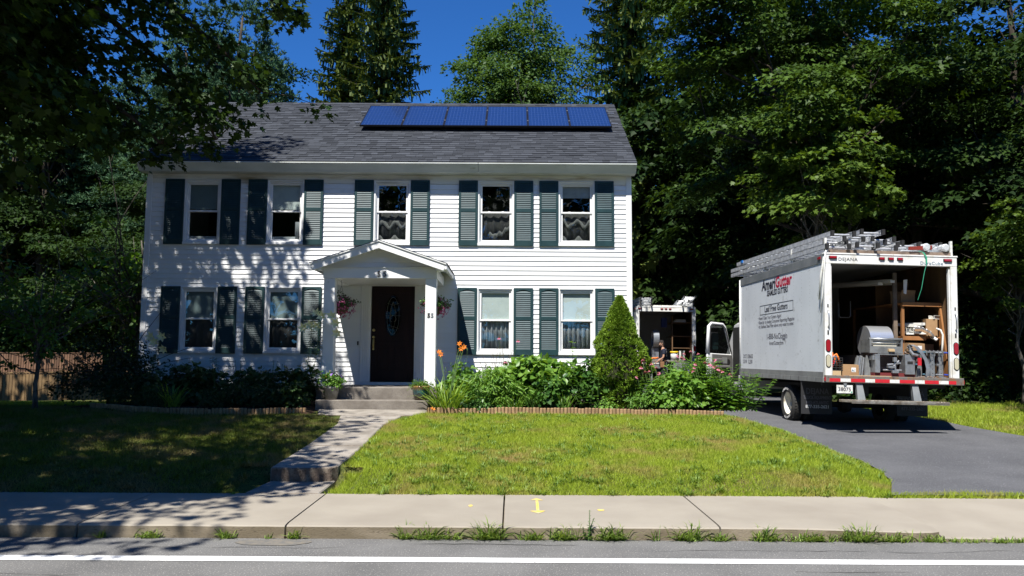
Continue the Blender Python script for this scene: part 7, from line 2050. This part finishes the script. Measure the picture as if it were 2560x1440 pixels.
# head, bowed a little
H = Matrix.Translation((0, .055, 1.67)) @ Matrix.Rotation(R(-22), 4, 'X')
b = MB(H); n = 18; vs, fs = [], []
prof = [(-.125, .035, .030, .022), (-.115, .050, .048, .018), (-.09, .066, .066, .010), (-.05, .074, .082, .0), (0, .077, .092, -.004), (.05, .076, .098, -.010), (.09, .064, .086, -.014), (.12, .040, .055, -.016), (.132, .006, .008, -.016)]
for z, rx_, ry_, off in prof:
    for k in range(n):
        a = 2 * PI * k / n; vs.append((rx_ * math.cos(a), off + ry_ * math.sin(a), z))
for i in range(len(prof) - 1):
    for k in range(n): fs.append((i * n + k, i * n + (k + 1) % n, (i + 1) * n + (k + 1) % n, (i + 1) * n + k))
b.add(vs, fs); b.tube([(0, .086, .02), (0, .108, -.018), (0, .088, -.03)], [.008, .014, .010], 6)
for s in (-1, 1): b.tube([(s * .076, -.01, .02), (s * .086, -.018, .0), (s * .078, -.012, -.028)], [.012, .018, .010], 6)
hd = b.build('head', m_skin, man, smooth=True)
b = MB(H)
for s in (-1, 1): b.tube([(s * .030, .082, .010), (s * .030, .090, .010)], .011, 8)
b.build('eyes', m_eye, hd, smooth=True)
b = MB(H); b.tube([(-.024, .088, -.062), (0, .094, -.060), (.024, .088, -.062)], .006, 5); b.build('mouth', mat('lips', (.30, .11, .09), .5), hd, smooth=True)
b = MB(H); vs, fs = [], []
hp = [(-.06, .070, .070, -.030), (-.02, .082, .088, -.022), (.03, .085, .100, -.014), (.07, .080, .100, -.012), (.11, .058, .072, -.016), (.142, .022, .03, -.016), (.146, .002, .003, -.016)]
for z, rx_, ry_, off in hp:
    for k in range(n):
        a = 2 * PI * k / n; y = off + ry_ * math.sin(a)
        if z < .06: y = min(y, .02)
        vs.append((rx_ * math.cos(a), y, z))
for i in range(len(hp) - 1):
    for k in range(n): fs.append((i * n + k, i * n + (k + 1) % n, (i + 1) * n + (k + 1) % n, (i + 1) * n + k))
b.add(vs, fs); b.build('hair', m_hair, hd, smooth=True)
b = MB(H); b.tube([(-.066, .02, -.05), (-.05, .058, -.10), (0, .078, -.118), (.05, .058, -.10), (.066, .02, -.05)], [.012, .022, .026, .022, .012], 7); b.build('beard', m_hair, hd, smooth=True)
# hands
for s, i in ((1, 8), (-1, 11)):
    w0 = Vector(V[i]); d = Vector((0, .75, -.55)).normalized()
    vs = [tuple(w0), tuple(w0 + d * .045), tuple(w0 + d * .085)]; ed = [(0, 1), (1, 2)]; rr = [(.026, .020), (.036, .017), (.034, .015)]
    hnd = skin('hand', vs, ed, rr, m_skin, man, 1)
    for q, (off, ln) in enumerate(((-.026, .060), (-.009, .072), (.009, .068), (.026, .052))):
        a = w0 + d * .08 + Vector((off, 0, 0)); skin('finger', [tuple(a), tuple(a + d * ln * .5 + Vector((0, .0, -.006))), tuple(a + d * ln * .85 + Vector((0, -.012, -.03)))], [(0, 1), (1, 2)], [.010, .009, .007], m_skin, hnd, 1)
    a = w0 + d * .03 + Vector((-s * .03, 0, 0)); skin('thumb', [tuple(a), tuple(a + Vector((-s * .028, .03, -.01))), tuple(a + Vector((-s * .03, .06, -.03)))], [(0, 1), (1, 2)], [.013, .011, .008], m_skin, hnd, 1)
b = MB(); b.lathe([(.150, .98), (.158, .98), (.158, 1.02), (.150, 1.02)], n=24)
for k in range(len(b.v)): b.v[k].y *= .82
b.build('belt', m_leather, man)
for q in ((-.21, -.15, -.02, .14, .74, .97), (.15, .20, -.05, .12, .76, .96)): b = MB(); b.box(*q); b.build('tool_pouch', m_leather, man, bevel=.02, seg=2)
b = MB(); b.tube([(-.19, -.10, .95), (-.20, -.13, .58)], .012, 6); b.build('hammer', m_gal, man)
b = MB()
k = 14
b.add([(-.02 - .13 * math.cos(PI * q / 13) * .6, -.118 - .012 * math.sin(q), 1.16 + .2 * (q % 2) + .01 * q) for q in range(k)], [(q, q + 1, q + 2) for q in range(0, k - 2, 1)])
b.build('shirt_print', mat('faded_print', (.28, .29, .32), .85), man, recalc=False)
